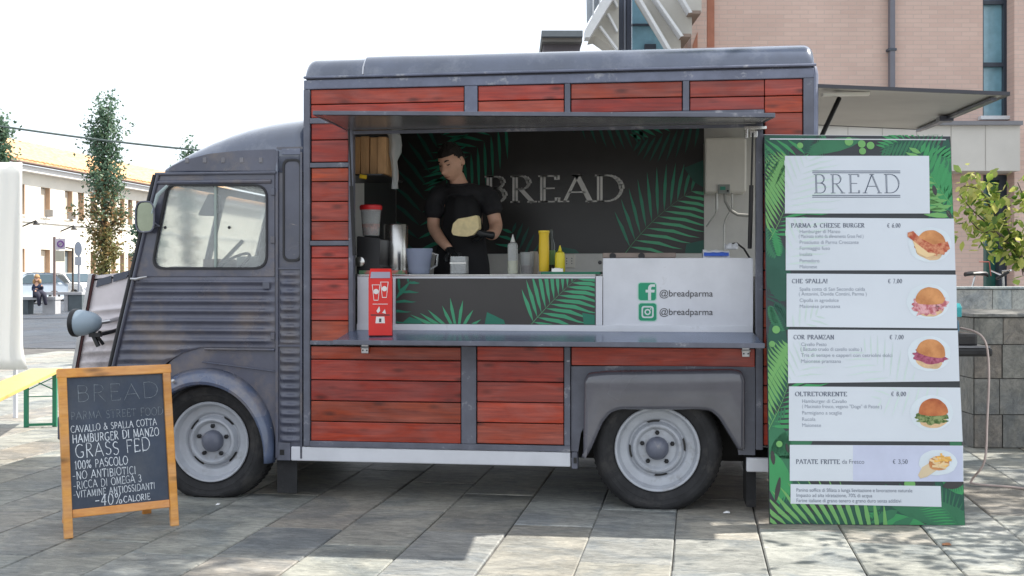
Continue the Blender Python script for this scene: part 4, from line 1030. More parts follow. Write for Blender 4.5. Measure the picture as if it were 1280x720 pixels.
MB().tube([(W1x, .2, .3), (W1x, WID-.2, .3)], .05).lathe([(.0, -.13), (.12, -.08), (.15, 0), (.12, .08), (0, .13)], (W1x, WID/2, .3), axis='y', n=18).build('rear_axle', M_dark, T, smooth=True)
MB().box(XL, XR-.02, WID-.06, WID-.02, .17, .30).box(XR-.06, XR-.03, .1, WID-.1, .17, .30).box(-3.0, -2.0, .6, 1.5, .16, .3).build('underbody_shade_skirt', M_dark, T)
MB().tube([(-1.8, .5, .2), (-1.2, .5, .2), (-.6, .5, .22)], .04).build('exhaust_pipe', M_dark, T, smooth=True)
# --- tailgate hatch lifted at the back
M_dframe0 = plain('dark_rim', (.05,.05,.06), .4)
tg = MB(); zt_ = 2.215
def tgp(u, v): return Vector((XR+.012+.93*u, .0+1.84*v, zt_-.06*u+.065*v))
tg.prism([(0,0),(1,0),(1,1),(0,1)], tgp, Vector((0, 0, .016)))
tail = tg.build('tailgate', pm('tailgate_skin', (.42,.41,.38), .4, metal=.3, var=.1, scale=2), T)
for a, b in (((0,0),(1.02,0)), ((1.02,0),(1.02,1)), ((1,1),(0,1))):
    MB().bar(tgp(*a)+Vector((0, 0, .006)), tgp(*b)+Vector((0, 0, .006)), .018, .018).build('tailgate_frame', M_dframe0, tail)
MB().bar(tgp(.965, .04)-Vector((0, 0, .014)), tgp(.965, .97)-Vector((0, 0, .014)), .03, .016).box(XR+.85, XR+.93, .95, 1.03, 2.155, 2.185).build('tailgate_brace', M_frame, tail)
MB().box(XR+.06, XR+.3, .1, .14, 2.185, 2.2).build('tailgate_light', plain('light_strip', (.8,.78,.7), .3), tail)
MB().tube([tgp(.18, .18)-Vector((0, 0, .01)), Vector((XR+.0, .12, 1.85))], .013).build('tailgate_strut', M_black, T, smooth=True)

# ------------------------------------------------------------------ THINGS IN THE TRUCK
def lab(name, mb, mat, label, cat, org, **k):
    return mb.build(name, mat, None, label=label, cat=cat, org=org, **k)
# water heater
hyb = yb-.012
x0, x1 = pX(881, 1.62), pX(933, 1.62); zz0, zz1 = pZ(907, 240, 1.62), 2.16
wh = thing('water_heater', ((x0+x1)/2, 1.75, zz0), 'cream box water heater fixed high on the wall at the right end of the hatch', 'water heater')
MB().box(x0, x1, 1.62, yb-.013, zz0, zz1).build('casing', M_cream, wh, bevel=.012)
MB().box(x0+.085, x0+.165, 1.606, 1.619, zz0-.012, zz0+.05).build('control_panel', plain('panel_grey', (.3,.32,.3), .4), wh, bevel=.004)
MB().box(x0+.10, x0+.135, 1.603, 1.6055, zz0+.012, zz0+.035).build('display', plain('display_green', (.05,.28,.2), .2), wh)
MB().lathe([(.007, 0), (.007, -.008), (0, -.009)], (x0+.15, 1.606, zz0+.006), axis='y', n=8).build('dial', M_black, wh)
M_pipe = pm('pipe_metal', (.45,.45,.43), .35, metal=.6)
yq = 1.72
xx = lambda px: pX(px, yq)
zq = lambda py: pZ(900, py, yq)
MB().tube([(xx(896), yq, zz0), (xx(896), yq, zq(262))], .009).build('pipe', M_pipe, wh, smooth=True)
MB().tube([(xx(896), yq, zq(262)), (xx(894), yq, zq(268)), (xx(883), yq+.02, zq(283))], .005).build('pipe', M_pipe, wh, smooth=True)
MB().tube([(xx(915), yq, zz0), (xx(915), yq, zq(260)), (xx(907), yq, zq(274)), (xx(905), yq, zq(282)), (xx(905), yq, zq(322))], .006).build('pipe', M_pipe, wh, smooth=True)
MB().tube([(xx(906), yq, zz0), (xx(907), yq, zq(252)), (xx(913), yq, zq(263)), (xx(922), yq, zq(268.5)), (xx(940), yq, zq(270))], .011).build('flexible_hose', plain('hose_grey', (.4,.4,.38), .4), wh, smooth=True)
lab('power_cord', MB().tube([(xx(915), yq, zq(305)), (xx(921), yq, zq(304)), (xx(930), yq, zq(311)), (xx(938), yq, zq(324))], .007), M_black, 'thin dark cord curving down behind the folded towel', 'cord', (xx(920), yq, zq(310)), smooth=True)
# towel
zt2 = pZ(900, 322.5, yc)
tw = thing('folded_towel', (pX(897, .2), .2, zt2), 'white folded towel with blue stripes on the pale cabinet', 'towel')
def cloth_lump(mb, x0, x1, y0, y1, z0, z1, sd, n=14, m=6):
    for j in range(m+1):
        for i in range(n+1):
            a = i/n; t = j/m; pr = math.sin(math.pi*min(1, max(0, t)))
            x = x0+(x1-x0)*a; y = y0+(y1-y0)*t
            z = z0+(z1-z0)*(math.sin(math.pi*(.06+.88*t))**.4)*(.85+.3*noise.noise(Vector((a*4, t*2, sd))))
            if j in (0, m): z = z0
            mb.v.append(Vector((x+.004*noise.noise(Vector((t*5, a*9, sd))), y, z)))
    k = n+1
    for j in range(m):
        for i in range(n): mb.f.append((j*k+i, j*k+i+1, (j+1)*k+i+1, (j+1)*k+i))
    return mb
m = MB(); x0, x1 = pX(878, .2), pX(911, .2)
cloth_lump(m, x0, x1, .10, .30, zt2+.002, zt2+.052, 3).build('towel_fold', pm('towel_white', (.72,.73,.76), .9, bump=.4, bscale=90), tw, smooth='all')
m = MB(); cloth_lump(m, x0+.004, x1-.006, .092, .12, zt2+.012, zt2+.034, 5).build('blue_stripe', pm('towel_blue', (.05,.12,.5), .9), tw, smooth='all')
m = MB(); cloth_lump(m, x1-.02, x1+.045, .12, .26, zt2+.05, zt2+.085, 9).build('towel_corner', pm('towel_white2', (.72,.73,.76), .9, bump=.4, bscale=90), tw, smooth='all')
# red carton on the outer shelf
cX, cY = pX(476, -.12), -.12; cz = .921
rcn = thing('red_carton', (cX, cY, cz), 'tall red paper carton with white cup drawings standing on the outer blue shelf', 'carton')
Mc = Matrix.Translation((cX, cY, cz)) @ Matrix.Rotation(R(10), 4, 'Z')
M_red = pm('carton_red', (.62,.025,.02), .35, var=.08)
hw = .062; hc = .30
m = MB(Mc); m.box(-hw, hw, -.04, .04, 0, hc)
m.add([(-hw, -.04, hc), (hw, -.04, hc), (hw, .04, hc), (-hw, .04, hc), (-hw*.9, -.004, hc+.055), (hw*.9, -.004, hc+.055), (hw*.9, .004, hc+.055), (-hw*.9, .004, hc+.055)], [(0,1,5,4),(1,2,6,5),(2,3,7,6),(3,0,4,7),(4,5,6,7)])
m.build('carton_box', M_red, rcn)
cf = lambda u, v: Mc @ Vector((u, -.0408, v))
M_wp = plain('print_white', (.7,.68,.66), .4)
def prt(poly, nm='printed_icon', mat=M_wp, e=0): MB().flat(poly, lambda u, v: Mc @ Vector((u, -.0408-e, v))).build(nm, mat, rcn)
for (cu_, cv) in ((-.022, .235), (.022, .25)):
    MB().prism([[(cu_-.022, cv+.035), (cu_-.012, cv-.05), (cu_+.012, cv-.05), (cu_+.022, cv+.035)], [(cu_-.018, cv+.032), (cu_-.010, cv-.046), (cu_+.010, cv-.046), (cu_+.018, cv+.032)]], cf, Mc.to_3x3() @ Vector((0, -.0006, 0))).build('printed_cup', M_wp, rcn)
    prt(circ(cu_, cv-.002, .014, 14))
prt([(-.04, .168), (.04, .168), (.04, .165), (-.04, .165)]); prt([(-.02,.13),(-.005,.155),(.0,.13),(-.012,.118)]); prt([(.01,.12),(.025,.14),(.03,.115)])
prt([(-.05,.105),(.05,.105),(.05,.112),(-.05,.112)], mat=plain('print_dark', (.1,.03,.03), .5)); prt([(-.025,.065),(.025,.065),(.022,.1),(-.022,.1)]); prt([(-.006,.07),(.006,.07),(.006,.09),(-.006,.09)], mat=M_ink, e=.0006)
MB(Mc).add([(-hw*.85, -.0408, hc+.004), (hw*.85, -.0408, hc+.004), (hw*.8, -.006, hc+.05), (-hw*.8, -.006, hc+.05)], [(0,1,2,3)]).build('printed_band', plain('print_grey', (.35,.33,.4), .5), rcn)
# bottles, jug, cups on the worktop
ZW = ZC+.009
M_clear = pm('clear_plastic', (.8,.82,.82), .15, trans=.75, var=.02, ior=1.2)
def bottle(px, Y, prof, mats, label, cat, nm, n=20):
    x = pX(px, Y); t_ = thing(nm, (x, Y, ZW), label, cat)
    for (pn, pr, mt) in zip([p_[0] for p_ in prof], [p_[1] for p_ in prof], mats):
        MB().lathe(pr, (x, Y, ZW), n=n).build(pn, mt, t_, smooth=True)
    return t_
bottle(641, .2, [('bottle_body', [(.028, 0), (.029, .01), (.029, .16), (.024, .172), (.012, .178)]), ('sauce', [(.026, .004), (.026, .075), (0, .076)]), ('nozzle', [(.014, .179), (.011, .19), (.004, .215), (.002, .222)])], [M_clear, plain('pale_sauce', (.6,.6,.4), .4), plain('nozzle_clear', (.5,.5,.48), .3)], 'translucent squeeze bottle of pale sauce nearest the man', 'squeeze bottle', 'squeeze_bottle')
bottle(700, .16, [('bottle_body', [(.027, 0), (.028, .01), (.028, .085), (.024, .105), (.013, .112)]), ('nozzle', [(.012, .113), (.009, .12), (.003, .145)])], [plain('mustard_yellow', (.6,.5,.02), .35), plain('mustard_nozzle', (.6,.5,.02), .35)], 'short yellow squeeze bottle right of the dark bottle', 'squeeze bottle', 'squeeze_bottle')
bottle(680, .16, [('bottle_body', [(.026, .002), (.028, .012), (.029, .12), (.027, .2), (.030, .215)]), ('cap', [(.031, .216), (.031, .226), (.0, .227)])], [plain('tall_yellow', (.62,.42,.02), .4), plain('tall_yellow_cap', (.7,.5,.03), .4)], 'tallest yellow tube beside the dark bottle on the worktop', 'bottle', 'sauce_tube')
bottle(689, .24, [('bottle_body', [(.022, .002), (.023, .01), (.023, .15), (.01, .19), (.01, .235)]), ('label_band', [(.0236, .04), (.0236, .12)])], [plain('dark_bottle', (.02,.025,.015), .15), plain('green_label', (.1,.2,.05), .4)], 'slim dark bottle standing between the two yellow ones', 'bottle', 'dark_bottle')
bottle(659, .3, [('cup_body', [(.034, .002), (.042, .125), (.04, .125), (.032, .006)]), ('cup_filling', [(.03, .006), (.033, .05), (0, .052)])], [M_clear, plain('filling', (.25,.12,.15), .5)], 'clear plastic cup with dark bits behind the squeeze bottle', 'cup', 'plastic_cup')
bottle(667.5, .34, [('jar_body', [(.02, .002), (.024, .02), (.024, .12), (.021, .13)])], [plain('beige_jar', (.42,.36,.3), .5)], 'small beige jar beside the tall yellow tube', 'jar', 'beige_jar')
jug = thing('measuring_jug', (pX(524, .2), .2, ZW), 'translucent blue plastic jug with white powder left of the man', 'jug')
jx = pX(524, .2)
MB().lathe([(.058, .002), (.077, .145), (.074, .145), (.055, .006)], (jx, .2, ZW), n=32).build('jug_wall', pm('jug_plastic', (.42,.47,.6), .2, trans=.55, ior=1.15, var=.02), jug, smooth=True)
MB().lathe([(.055, .007), (.06, .04), (.03, .048), (0, .05)], (jx, .2, ZW), n=24).build('powder', plain('white_powder', (.75,.75,.7), .9), jug, smooth=True)
MB().tube([(jx+.07, .2, ZW+.12), (jx+.105, .2, ZW+.11), (jx+.1, .2, ZW+.05), (jx+.062, .2, ZW+.03)], .006).build('jug_handle', M_clear, jug, smooth=True)
gx = pX(574.5, .16)
gt = thing('glass_box', (gx, .16, ZW), 'small square clear container under the gloved hand', 'container')
MB().prism([rrect(gx-.044, gx+.044, .11, .2, .006), rrect(gx-.040, gx+.040, .114, .196, .005)], lambda u, v: Vector((u, v, ZW+.004)), Vector((0, 0, .095))).build('glass_wall', M_clear, gt)
MB().box(gx-.039, gx+.039, .116, .194, ZW+.004, ZW+.012).build('glass_base', M_clear, gt)
MB().box(gx-.046, gx+.046, .108, .113, ZW+.058, ZW+.066).build('metal_strip', M_steel, gt)
tray = lab('green_tray', MB().prism(rrect(pX(677, .12), pX(751.5, .12), .07, .32, .01), lambda u, v: Vector((u, v, ZW+.001)), Vector((0, 0, .012))), plain('tray_green', (.01,.15,.08), .35), 'flat green tray lying under the bottles at the worktop end', 'tray', (pX(714, .12), .19, ZW))
for o_ in bpy.data.objects:
    if o_.name.split('.')[0] in ('squeeze_bottle', 'sauce_tube', 'dark_bottle') and o_.location.x > pX(672, .16): o_.location.z += .0135
m = MB(); cloth_lump(m, pX(690, .1), pX(704, .1), .075, .11, ZW+.0135, ZW+.036, 2)
lab('crumpled_napkin', m, plain('napkin_white', (.8,.8,.78), .9), 'small crumpled white napkin on the edge of the green tray', 'napkin', (pX(697, .1), .09, ZW+.013), smooth='all')
so = thing('wall_socket', (pX(712, 1.0), yb, pZ(712, 327, yb)), 'white double power socket low on the back wall above the worktop', 'socket')
sx, sz = pX(712, yb), pZ(712, 326, yb)
MB().box(sx-.04, sx+.04, yb-.03, yb-.001, sz-.05, sz+.045).build('socket_plate', M_cream, so, bevel=.005)
for k in range(2):
    for j in range(3): MB().lathe([(.004, 0), (.004, -.001)], (sx-.018+.036*k, yb-.0302, sz-.02+.018*j), axis='y', n=6).build('socket_hole', M_black, so)
# back worktop against the far wall
MB().box(pX(650, 1.5), XR-.08, 1.5, yb-.001, .34, 1.21).box(pX(650, 1.5), XR-.08, 1.49, yb-.001, 1.2105, 1.235).build('back_worktop', M_steel, T)
MB().box(pX(650, yb), pX(880, yb), yb-.012, yb-.0065, 1.24, pz0-.002).build('splashback', M_inner, T)
# left machines
MSh = MB().box(XLw+.05, pX(490, .35), .12, .62, pZ(470, 222, .35)-.008, pZ(470, 222, .35)).build('wall_shelf', M_black, T)
zsh = pZ(470, 222, .35)
bg_ = thing('paper_bag_stack', (pX(470, .3), .3, zsh), 'bundle of brown paper bags standing on the high shelf', 'paper bags')
M_kraft = pm('kraft_paper', (.42,.24,.11), .7, var=.18, scale=6, stretch=(6,6,1))
bx0 = XLw+.055; bx1 = pX(490, .3); nb = 7
for k in range(nb):
    a = bx0+(bx1-bx0)*k/nb; b = bx0+(bx1-bx0)*(k+1)/nb
    hh = random.uniform(.2, .225); l_ = random.uniform(-.006, .006)
    MB().prism([(a+.002, zsh+.003), (b-.002, zsh+.003), (b-.002+l_, zsh+hh), (a+.002+l_, zsh+hh)], XZ(.17+random.uniform(-.01, .01)), Vector((0, .25, 0))).build('paper_bag', M_kraft, bg_, bevel=.004)
fx = pX(497, .3)
m = MB(); nn = 24; prf = [(0,.235),(.03,.22),(.04,.17),(.02,.13),(.015,.08),(.03,.03),(.035,-.02),(.02,-.05),(.03,-.075)]
for i, (dx, dz) in enumerate(prf):
    for k in range(nn):
        a = 2*math.pi*k/nn; r_ = (.03+.012*noise.noise(Vector((k*.6, i*.9, 1))))*(1.2 if i < 4 else .6)
        m.v.append(Vector((fx-.01+dx*.3+r_*math.cos(a), .24+r_*math.sin(a), zsh+dz)))
for i in range(len(prf)-1):
    for k in range(nn): m.f.append((i*nn+k, i*nn+(k+1) % nn, (i+1)*nn+(k+1) % nn, (i+1)*nn+k))
lab('plastic_wrap', m, pm('wrap_plastic', (.62,.64,.64), .15, trans=.6, ior=1.2, var=.05), 'loose clear plastic wrapping hanging beside the brown paper bags', 'plastic wrap', (fx, .24, zsh), smooth='all')
# yellow handled knife under shelf -> small tool
lab('yellow_clip', MB().tube([(pX(450, .1), .1, zsh-.014), (pX(458, .1), .1, zsh-.02)], .012), plain('clip_yellow', (.6,.4,.02), .4), 'small yellow clip hanging under the high shelf', 'clip', (pX(454, .1), .1, zsh), smooth=True)
# steel pot
pr_x = pX(495, .42)
pot = thing('steel_urn', (pr_x, .42, ZW), 'tall brushed steel urn standing beside the black machine', 'urn')
MB().lathe([(.068, .012), (.07, .02), (.07, .285), (.066, .292), (0, .298)], (pr_x, .42, ZW), n=36).build('urn_body', M_steel, pot, smooth=True)
MB().lathe([(.075, 0), (.075, .012)], (pr_x, .42, ZW), n=28).build('urn_base', M_black, pot)
MB().tube([(pr_x-.06, .36, ZW+.2), (pr_x-.085, .33, ZW+.21), (pr_x-.1, .32, ZW+.2)], .008).box(pr_x-.11, pr_x-.04, .32, .36, ZW+.16, ZW+.18).build('urn_handle', M_black, pot, smooth=True)
bm_x0, bm_x1 = pX(449, .2), pX(478, .2)
bmach = thing('coffee_grinder', ((bm_x0+bm_x1)/2, .25, ZW), 'black countertop machine below the red lidded tub', 'machine')
MB().prism(round_poly([(bm_x0, ZW+.001), (bm_x1+.03, ZW+.001), (bm_x1+.03, ZW+.03), (bm_x1-.005, ZW+.045), (bm_x1, ZW+.2), (bm_x0, ZW+.215)], .01), XZ(.15), Vector((0, .22, 0))).build('machine_body', M_black, bmach, bevel=.006)
MB().lathe([(.03, 0), (.03, -.02), (.02, -.025), (0, -.025)], (bm_x0+.02, .149, ZW+.07), axis='y', n=18).build('machine_knob', M_steel, bmach, smooth=True)
tb_x = pX(462.5, .22)
tub = thing('red_lid_tub', (tb_x, .24, ZW+.216), 'clear plastic tub with a bright red lid on the black machine', 'tub')
MB().lathe([(.046, .003), (.058, .15), (.056, .15), (.044, .006)], (tb_x, .24, ZW+.216), n=28).build('tub_wall', M_clear, tub, smooth=True)
MB().lathe([(.043, .008), (.050, .07), (0, .075)], (tb_x, .24, ZW+.216), n=24).build('tub_content', pm('pink_content', (.42,.16,.12), .7, var=.5, scale=40), tub, smooth=True)
MB().lathe([(.062, .150), (.064, .156), (.064, .172), (.058, .178), (0, .18)], (tb_x, .24, ZW+.216), n=28).build('tub_lid', plain('lid_red', (.6,.02,.025), .35), tub, smooth=True)
lab('magazine_stack', MB().box(XO0+.01, pX(507, .1), .075, .14, ZW+.001, ZW+.022), pm('magazine_paper', (.08,.2,.1), .5, col2=(.4,.12,.1), scale=18, thr=(.45,.55)), 'thin stack of green and pink papers under the black machine', 'papers', (pX(475, .1), .1, ZW))

# ------------------------------------------------------------------ PEOPLE
def skin_mesh(joints, edges, sub=2):
    """joints {name:(Vector, rx, ry)}; first joint is root; returns evaluated verts/faces"""
    names = list(joints); idx = {n_: i for i, n_ in enumerate(names)}
    me = bpy.data.meshes.new('sk'); me.from_pydata([tuple(joints[n_][0]) for n_ in names], [(idx[a], idx[b]) for a, b in edges], [])
    ob = bpy.data.objects.new('sk', me); COL.objects.link(ob)
    md = ob.modifiers.new('s', 'SKIN'); md.branch_smoothing = .6; md.use_smooth_shade = True
    sv = me.skin_vertices
    if not sv:
        bm = bmesh.new(); bm.from_mesh(me); bm.verts.layers.skin.verify(); bm.to_mesh(me); bm.free(); sv = me.skin_vertices
    for i, n_ in enumerate(names):
        sv[0].data[i].radius = (joints[n_][1], joints[n_][2]); sv[0].data[i].use_root = (i == 0)
    s2 = ob.modifiers.new('u', 'SUBSURF'); s2.levels = sub; s2.render_levels = sub
    dg = bpy.context.evaluated_depsgraph_get(); ev = ob.evaluated_get(dg); m2 = bpy.data.meshes.new_from_object(ev)
    vs = [v.co.copy() for v in m2.vertices]; fs = [tuple(p_.vertices) for p_ in m2.polygons]
    bpy.data.objects.remove(ob); bpy.data.meshes.remove(m2); bpy.data.meshes.remove(me)
    return vs, fs
def head_geo(M_, k=1.0):
    """head local: face towards -y, chin down; about .24 tall"""
    vs = []; fs = []; NU, NV = 64, 48
    ga = lambda d, s_: math.exp(-(d*d)/(2*s_*s_))
    for j in range(NV+1):
        ph = math.pi*j/NV
        for i in range(NU):
            a = 2*math.pi*i/NU
            nx_ = math.sin(ph)*math.sin(a); ny_ = -math.sin(ph)*math.cos(a); nz_2 = math.cos(ph)
            x, y, z = .074*nx_, .094*ny_, .118*nz_2
            if z < 0:
                t = -z/.118
                x *= 1-.30*t**1.4
                if y > 0: y *= 1-.62*t**.8; z *= 1-.35*min(1, y/.05)
                if y < 0: y = y*(1+.10*t)-.018*t*(1-t)*2
            if y < -.03:
                f = min(1, (-y-.03)/.05)
                # nose
                hz_ = z+.018; nb_ = ga(x, .010)*max(0, 1-abs(hz_+.006)/.036)*(1.25 if hz_ < 0 else .9)
                y -= f*.030*nb_ * (1.0 if z > -.048 else 0)
                y += f*.010*(ga(x-.030, .013)+ga(x+.030, .013))*ga(z-.012, .011)      # sockets
                y -= f*.005*ga(z-.034, .009)*(1 if abs(x) < .05 else 0)                # brow
                y -= f*.006*ga(x, .018)*(ga(z+.060, .005)+.9*ga(z+.071, .006))         # lips
                y += f*.003*ga(x, .016)*ga(z+.065, .0028)
                y -= f*.008*ga(x, .018)*ga(z+.098, .014)                               # chin
                y -= f*.005*(ga(x-.042, .015)+ga(x+.042, .015))*ga(z+.012, .014)       # cheeks
            vs.append(M_ @ Vector((x*k, y*k, z*k)))
    for j in range(NV):
        for i in range(NU):
            i2 = (i+1) % NU; fs.append((j*NU+i, j*NU+i2, (j+1)*NU+i2, (j+1)*NU+i))
    for sg in (-1, 1):   # ears
        o_ = len(vs); n1, n2 = 12, 8
        for i in range(n1+1):
            for j in range(n2):
                a = math.pi*i/n1; b_ = 2*math.pi*j/n2
                p = Vector((sg*(.072+.010*math.sin(a)*math.cos(b_)+.006), .008+.017*math.sin(a)*math.sin(b_), -.004+.031*math.cos(a)))
                vs.append(M_ @ (p*k))
        for i in range(n1):
            for j in range(n2): fs.append((o_+i*n2+j, o_+i*n2+(j+1) % n2, o_+(i+1)*n2+(j+1) % n2, o_+(i+1)*n2+j))
    return vs, fs
def hair_geo(M_, k=1.0, long=False, top=.009):
    vs = []; fs = []; NU, NV = 64, 36; keep = {}
    for j in range(NV+1):
        ph = math.pi*.72*j/NV
        for i in range(NU):
            a = 2*math.pi*i/NU
            nx_ = math.sin(ph)*math.sin(a); ny_ = -math.sin(ph)*math.cos(a); nz_2 = math.cos(ph)
            ex = .002+top*max(0, nz_2)**.7+.007*noise.noise(Vector((nx_*9, ny_*9, nz_2*9)))
            x, y, z = (.074+ex)*nx_, (.094+ex)*ny_, (.118+ex)*nz_2
            if z < 0 and y > 0: y *= 1-.3*(-z/.118)
            fr_ = -ny_
            lim = .062 if fr_ > .45 else (.03 if fr_ > .1 else (-.03 if not long else -.2))
            if fr_ > .1 and fr_ <= .45: lim = .012+.05*(fr_-.1)/.35
            vs.append(M_ @ (Vector((x, y, z))*k)); keep[(j, i)] = z > lim-.004
    for j in range(NV):
        for i in range(NU):
            i2 = (i+1) % NU
            if keep[(j, i)] and keep[(j, i2)] and keep[(j+1, i)] and keep[(j+1, i2)]: fs.append((j*NU+i, j*NU+i2, (j+1)*NU+i2, (j+1)*NU+i))
    return vs, fs
def remesh(o, vox, sm=True):
    md = o.modifiers.new('r', 'REMESH'); md.mode = 'VOXEL'; md.voxel_size = vox; md.use_smooth_shade = True
    if sm: s_ = o.modifiers.new('sm', 'SMOOTH'); s_.factor = .5; s_.iterations = 2
man = thing('person', W(580, 400, .84)*Vector((1,1,0)) if False else (pX(580, .84), .84, .336), 'young man with short dark hair in black polo shirt and apron holding a cheese wedge', 'person')
WJ = lambda px, py, Y: W(px, py, Y)
fl = .336
PZ = lambda px, z, Y: Vector((pX(px, Y), Y, z))
J = {'pelvis': (PZ(582, 1.12, .86), .15, .11), 'waist': (PZ(581, 1.28, .85), .135, .10), 'chest': (WJ(580, 272, .84), .15, .105), 'uchest': (WJ(579, 245, .84), .10, .075),
     'neck': (WJ(573, 226, .83), .058, .056), 'headb': (WJ(570, 212, .82), .052, .052),
     'shR': (WJ(545, 243, .83), .046, .046), 'elR': (WJ(541, 284, .81), .043, .043), 'miR': (WJ(551, 300, .70), .038, .036), 'wrR': (WJ(563, 313, .60), .026, .026),
     'shL': (WJ(610, 243, .83), .046, .046), 'elL': (WJ(621, 283, .82), .045, .045), 'miL': (WJ(616, 294, .68), .038, .036), 'wrL': (WJ(609, 293, .56), .027, .027),
     'hipR': (PZ(566, 1.05, .86), .085, .085), 'knR': (PZ(564, .78, .84), .055, .055), 'anR': (PZ(563, .42, .88), .035, .035), 'toR': (PZ(560, .37, .74), .035, .03),
     'hipL': (PZ(598, 1.05, .86), .085, .085), 'knL': (PZ(600, .78, .84), .055, .055), 'anL': (PZ(601, .42, .88), .035, .035), 'toL': (PZ(603, .37, .74), .035, .03)}
E_ = [('pelvis','waist'),('waist','chest'),('chest','uchest'),('uchest','neck'),('neck','headb'),('uchest','shR'),('shR','elR'),('elR','miR'),('miR','wrR'),('uchest','shL'),('shL','elL'),('elL','miL'),('miL','wrL'),
      ('pelvis','hipR'),('hipR','knR'),('knR','anR'),('anR','toR'),('pelvis','hipL'),('hipL','knL'),('knL','anL'),('anL','toL')]
vs, fs = skin_mesh(J, E_)
hc_ = WJ(565, 202.5, .79)
HM = Matrix.Translation(hc_) @ Matrix.Rotation(R(-27), 4, 'Z') @ Matrix.Rotation(R(26), 4, 'X') @ Matrix.Rotation(R(-4), 4, 'Y')
mb = MB(); mb.add(vs, fs); hv, hf = head_geo(HM, .98); mb.add(hv, hf)
body = mb.build('body', M_skin, man, smooth='all'); remesh(body, .0055)
mb = MB(); hv, hf = hair_geo(HM, .98); mb.add(hv, hf); hr = mb.build('hair', M_hair, man, smooth='all'); hs_ = hr.modifiers.new('s', 'SOLIDIFY'); hs_.thickness = .008; hs_.offset = -1
for sg in (-1, 1):
    pts = [HM @ (Vector((sg*(.016+.028*t), -.0885+.012*t*t-.003*math.sin(t*3.1), .031+.006*math.sin(t*2.6)))*.98) for t in (0, .33, .66, 1)]
    MB().tube(pts, [.0034, .0046, .004, .002], 6).build('eyebrow', M_hair, man, smooth=True)
    e0_ = HM @ (Vector((sg*.030, -.079, .012))*.98)
    MB().tube([HM @ (Vector((sg*.019, -.0815, .010))*.98), HM @ (Vector((sg*.030, -.0835, .007))*.98), HM @ (Vector((sg*.041, -.078, .010))*.98)], .0032, 6).build('eyelid', plain('lash', (.05,.02,.015), .6), man, smooth=True)
MB().tube([HM @ (Vector((-.020, -.0925, -.066))*.98), HM @ (Vector((0, -.099, -.0645))*.98), HM @ (Vector((.020, -.0925, -.066))*.98)], [.002, .0035, .002], 6).build('lips', plain('lip', (.3,.1,.08), .5), man, smooth=True)
# shirt: torso and half sleeves
g_ = .012
S = {k_: (J[k_][0], J[k_][1]+g_, J[k_][2]+g_) for k_ in ('chest', 'waist', 'pelvis', 'uchest')}
S = {'chest': (J['chest'][0], .165, .118), 'waist': (J['waist'][0], .15, .113), 'pelvis': (J['pelvis'][0]-Vector((0,0,.06)), .165, .125), 'uchest': (J['uchest'][0], .145, .112), 'collar': (J['neck'][0]-Vector((0,0,.055)), .066, .062),
     'mR': (J['uchest'][0].lerp(J['shR'][0], .5)+Vector((0,-.004,.006)), .085, .088), 'mL': (J['uchest'][0].lerp(J['shL'][0], .5)+Vector((0,-.004,.006)), .085, .088), 'shR': (J['shR'][0]+Vector((-.002,0,.004)), .076, .078), 'slR': (J['shR'][0].lerp(J['elR'][0], .82)+Vector((-.004,0,0)), .064, .066), 'shL': (J['shL'][0]+Vector((.002,0,.004)), .076, .078), 'slL': (J['shL'][0].lerp(J['elL'][0], .7)+Vector((.004,0,0)), .066, .068)}
vs, fs = skin_mesh(S, [('chest','waist'),('waist','pelvis'),('chest','uchest'),('uchest','collar'),('uchest','mR'),('mR','shR'),('shR','slR'),('uchest','mL'),('mL','shL'),('shL','slL')])
mb = MB(); mb.add(vs, fs)
for v in mb.v:
    n_ = noise.noise(v*9); v.y -= .012*n_*abs(n_)*2+.006*math.sin(v.z*55+v.x*30)*noise.noise(v*5); v.x += .006*noise.noise(v*14+Vector((5,0,0)))
uc = J['uchest'][0]; nk = J['neck'][0]
n1, n2 = 16, 24; ev = []; ef = []
for i in range(n1+1):
    for k in range(n2):
        a = math.pi*i/n1; b_ = 2*math.pi*k/n2; ev.append(uc+Vector((-.003+.172*math.sin(a)*math.cos(b_), .005+.108*math.sin(a)*math.sin(b_), .002+.082*math.cos(a))))
for i in range(n1):
    for k in range(n2): ef.append((i*n2+k, i*n2+(k+1) % n2, (i+1)*n2+(k+1) % n2, (i+1)*n2+k))
mb.add(ev, ef); mb.lathe([(.115, -.095), (.088, -.065), (.070, -.034), (.0, -.033)], nk+Vector((.002, .004, 0)), n=24)
sho = mb.build('shirt', M_blackcloth, man, smooth='all'); remesh(sho, .008)
# collar
mb = MB(); pts = []; cn = J['neck'][0]-Vector((0, 0, .03))
for k in range(15):
    a = R(-60+300*k/14-120+0); pts.append(cn+Vector((.068*math.cos(a+R(15)), .064*math.sin(a+R(15)), .012+.016*math.sin(a+R(15)))))
mb.tube(pts, .011, 6).build('shirt_collar', M_blackcloth, man, smooth='all')
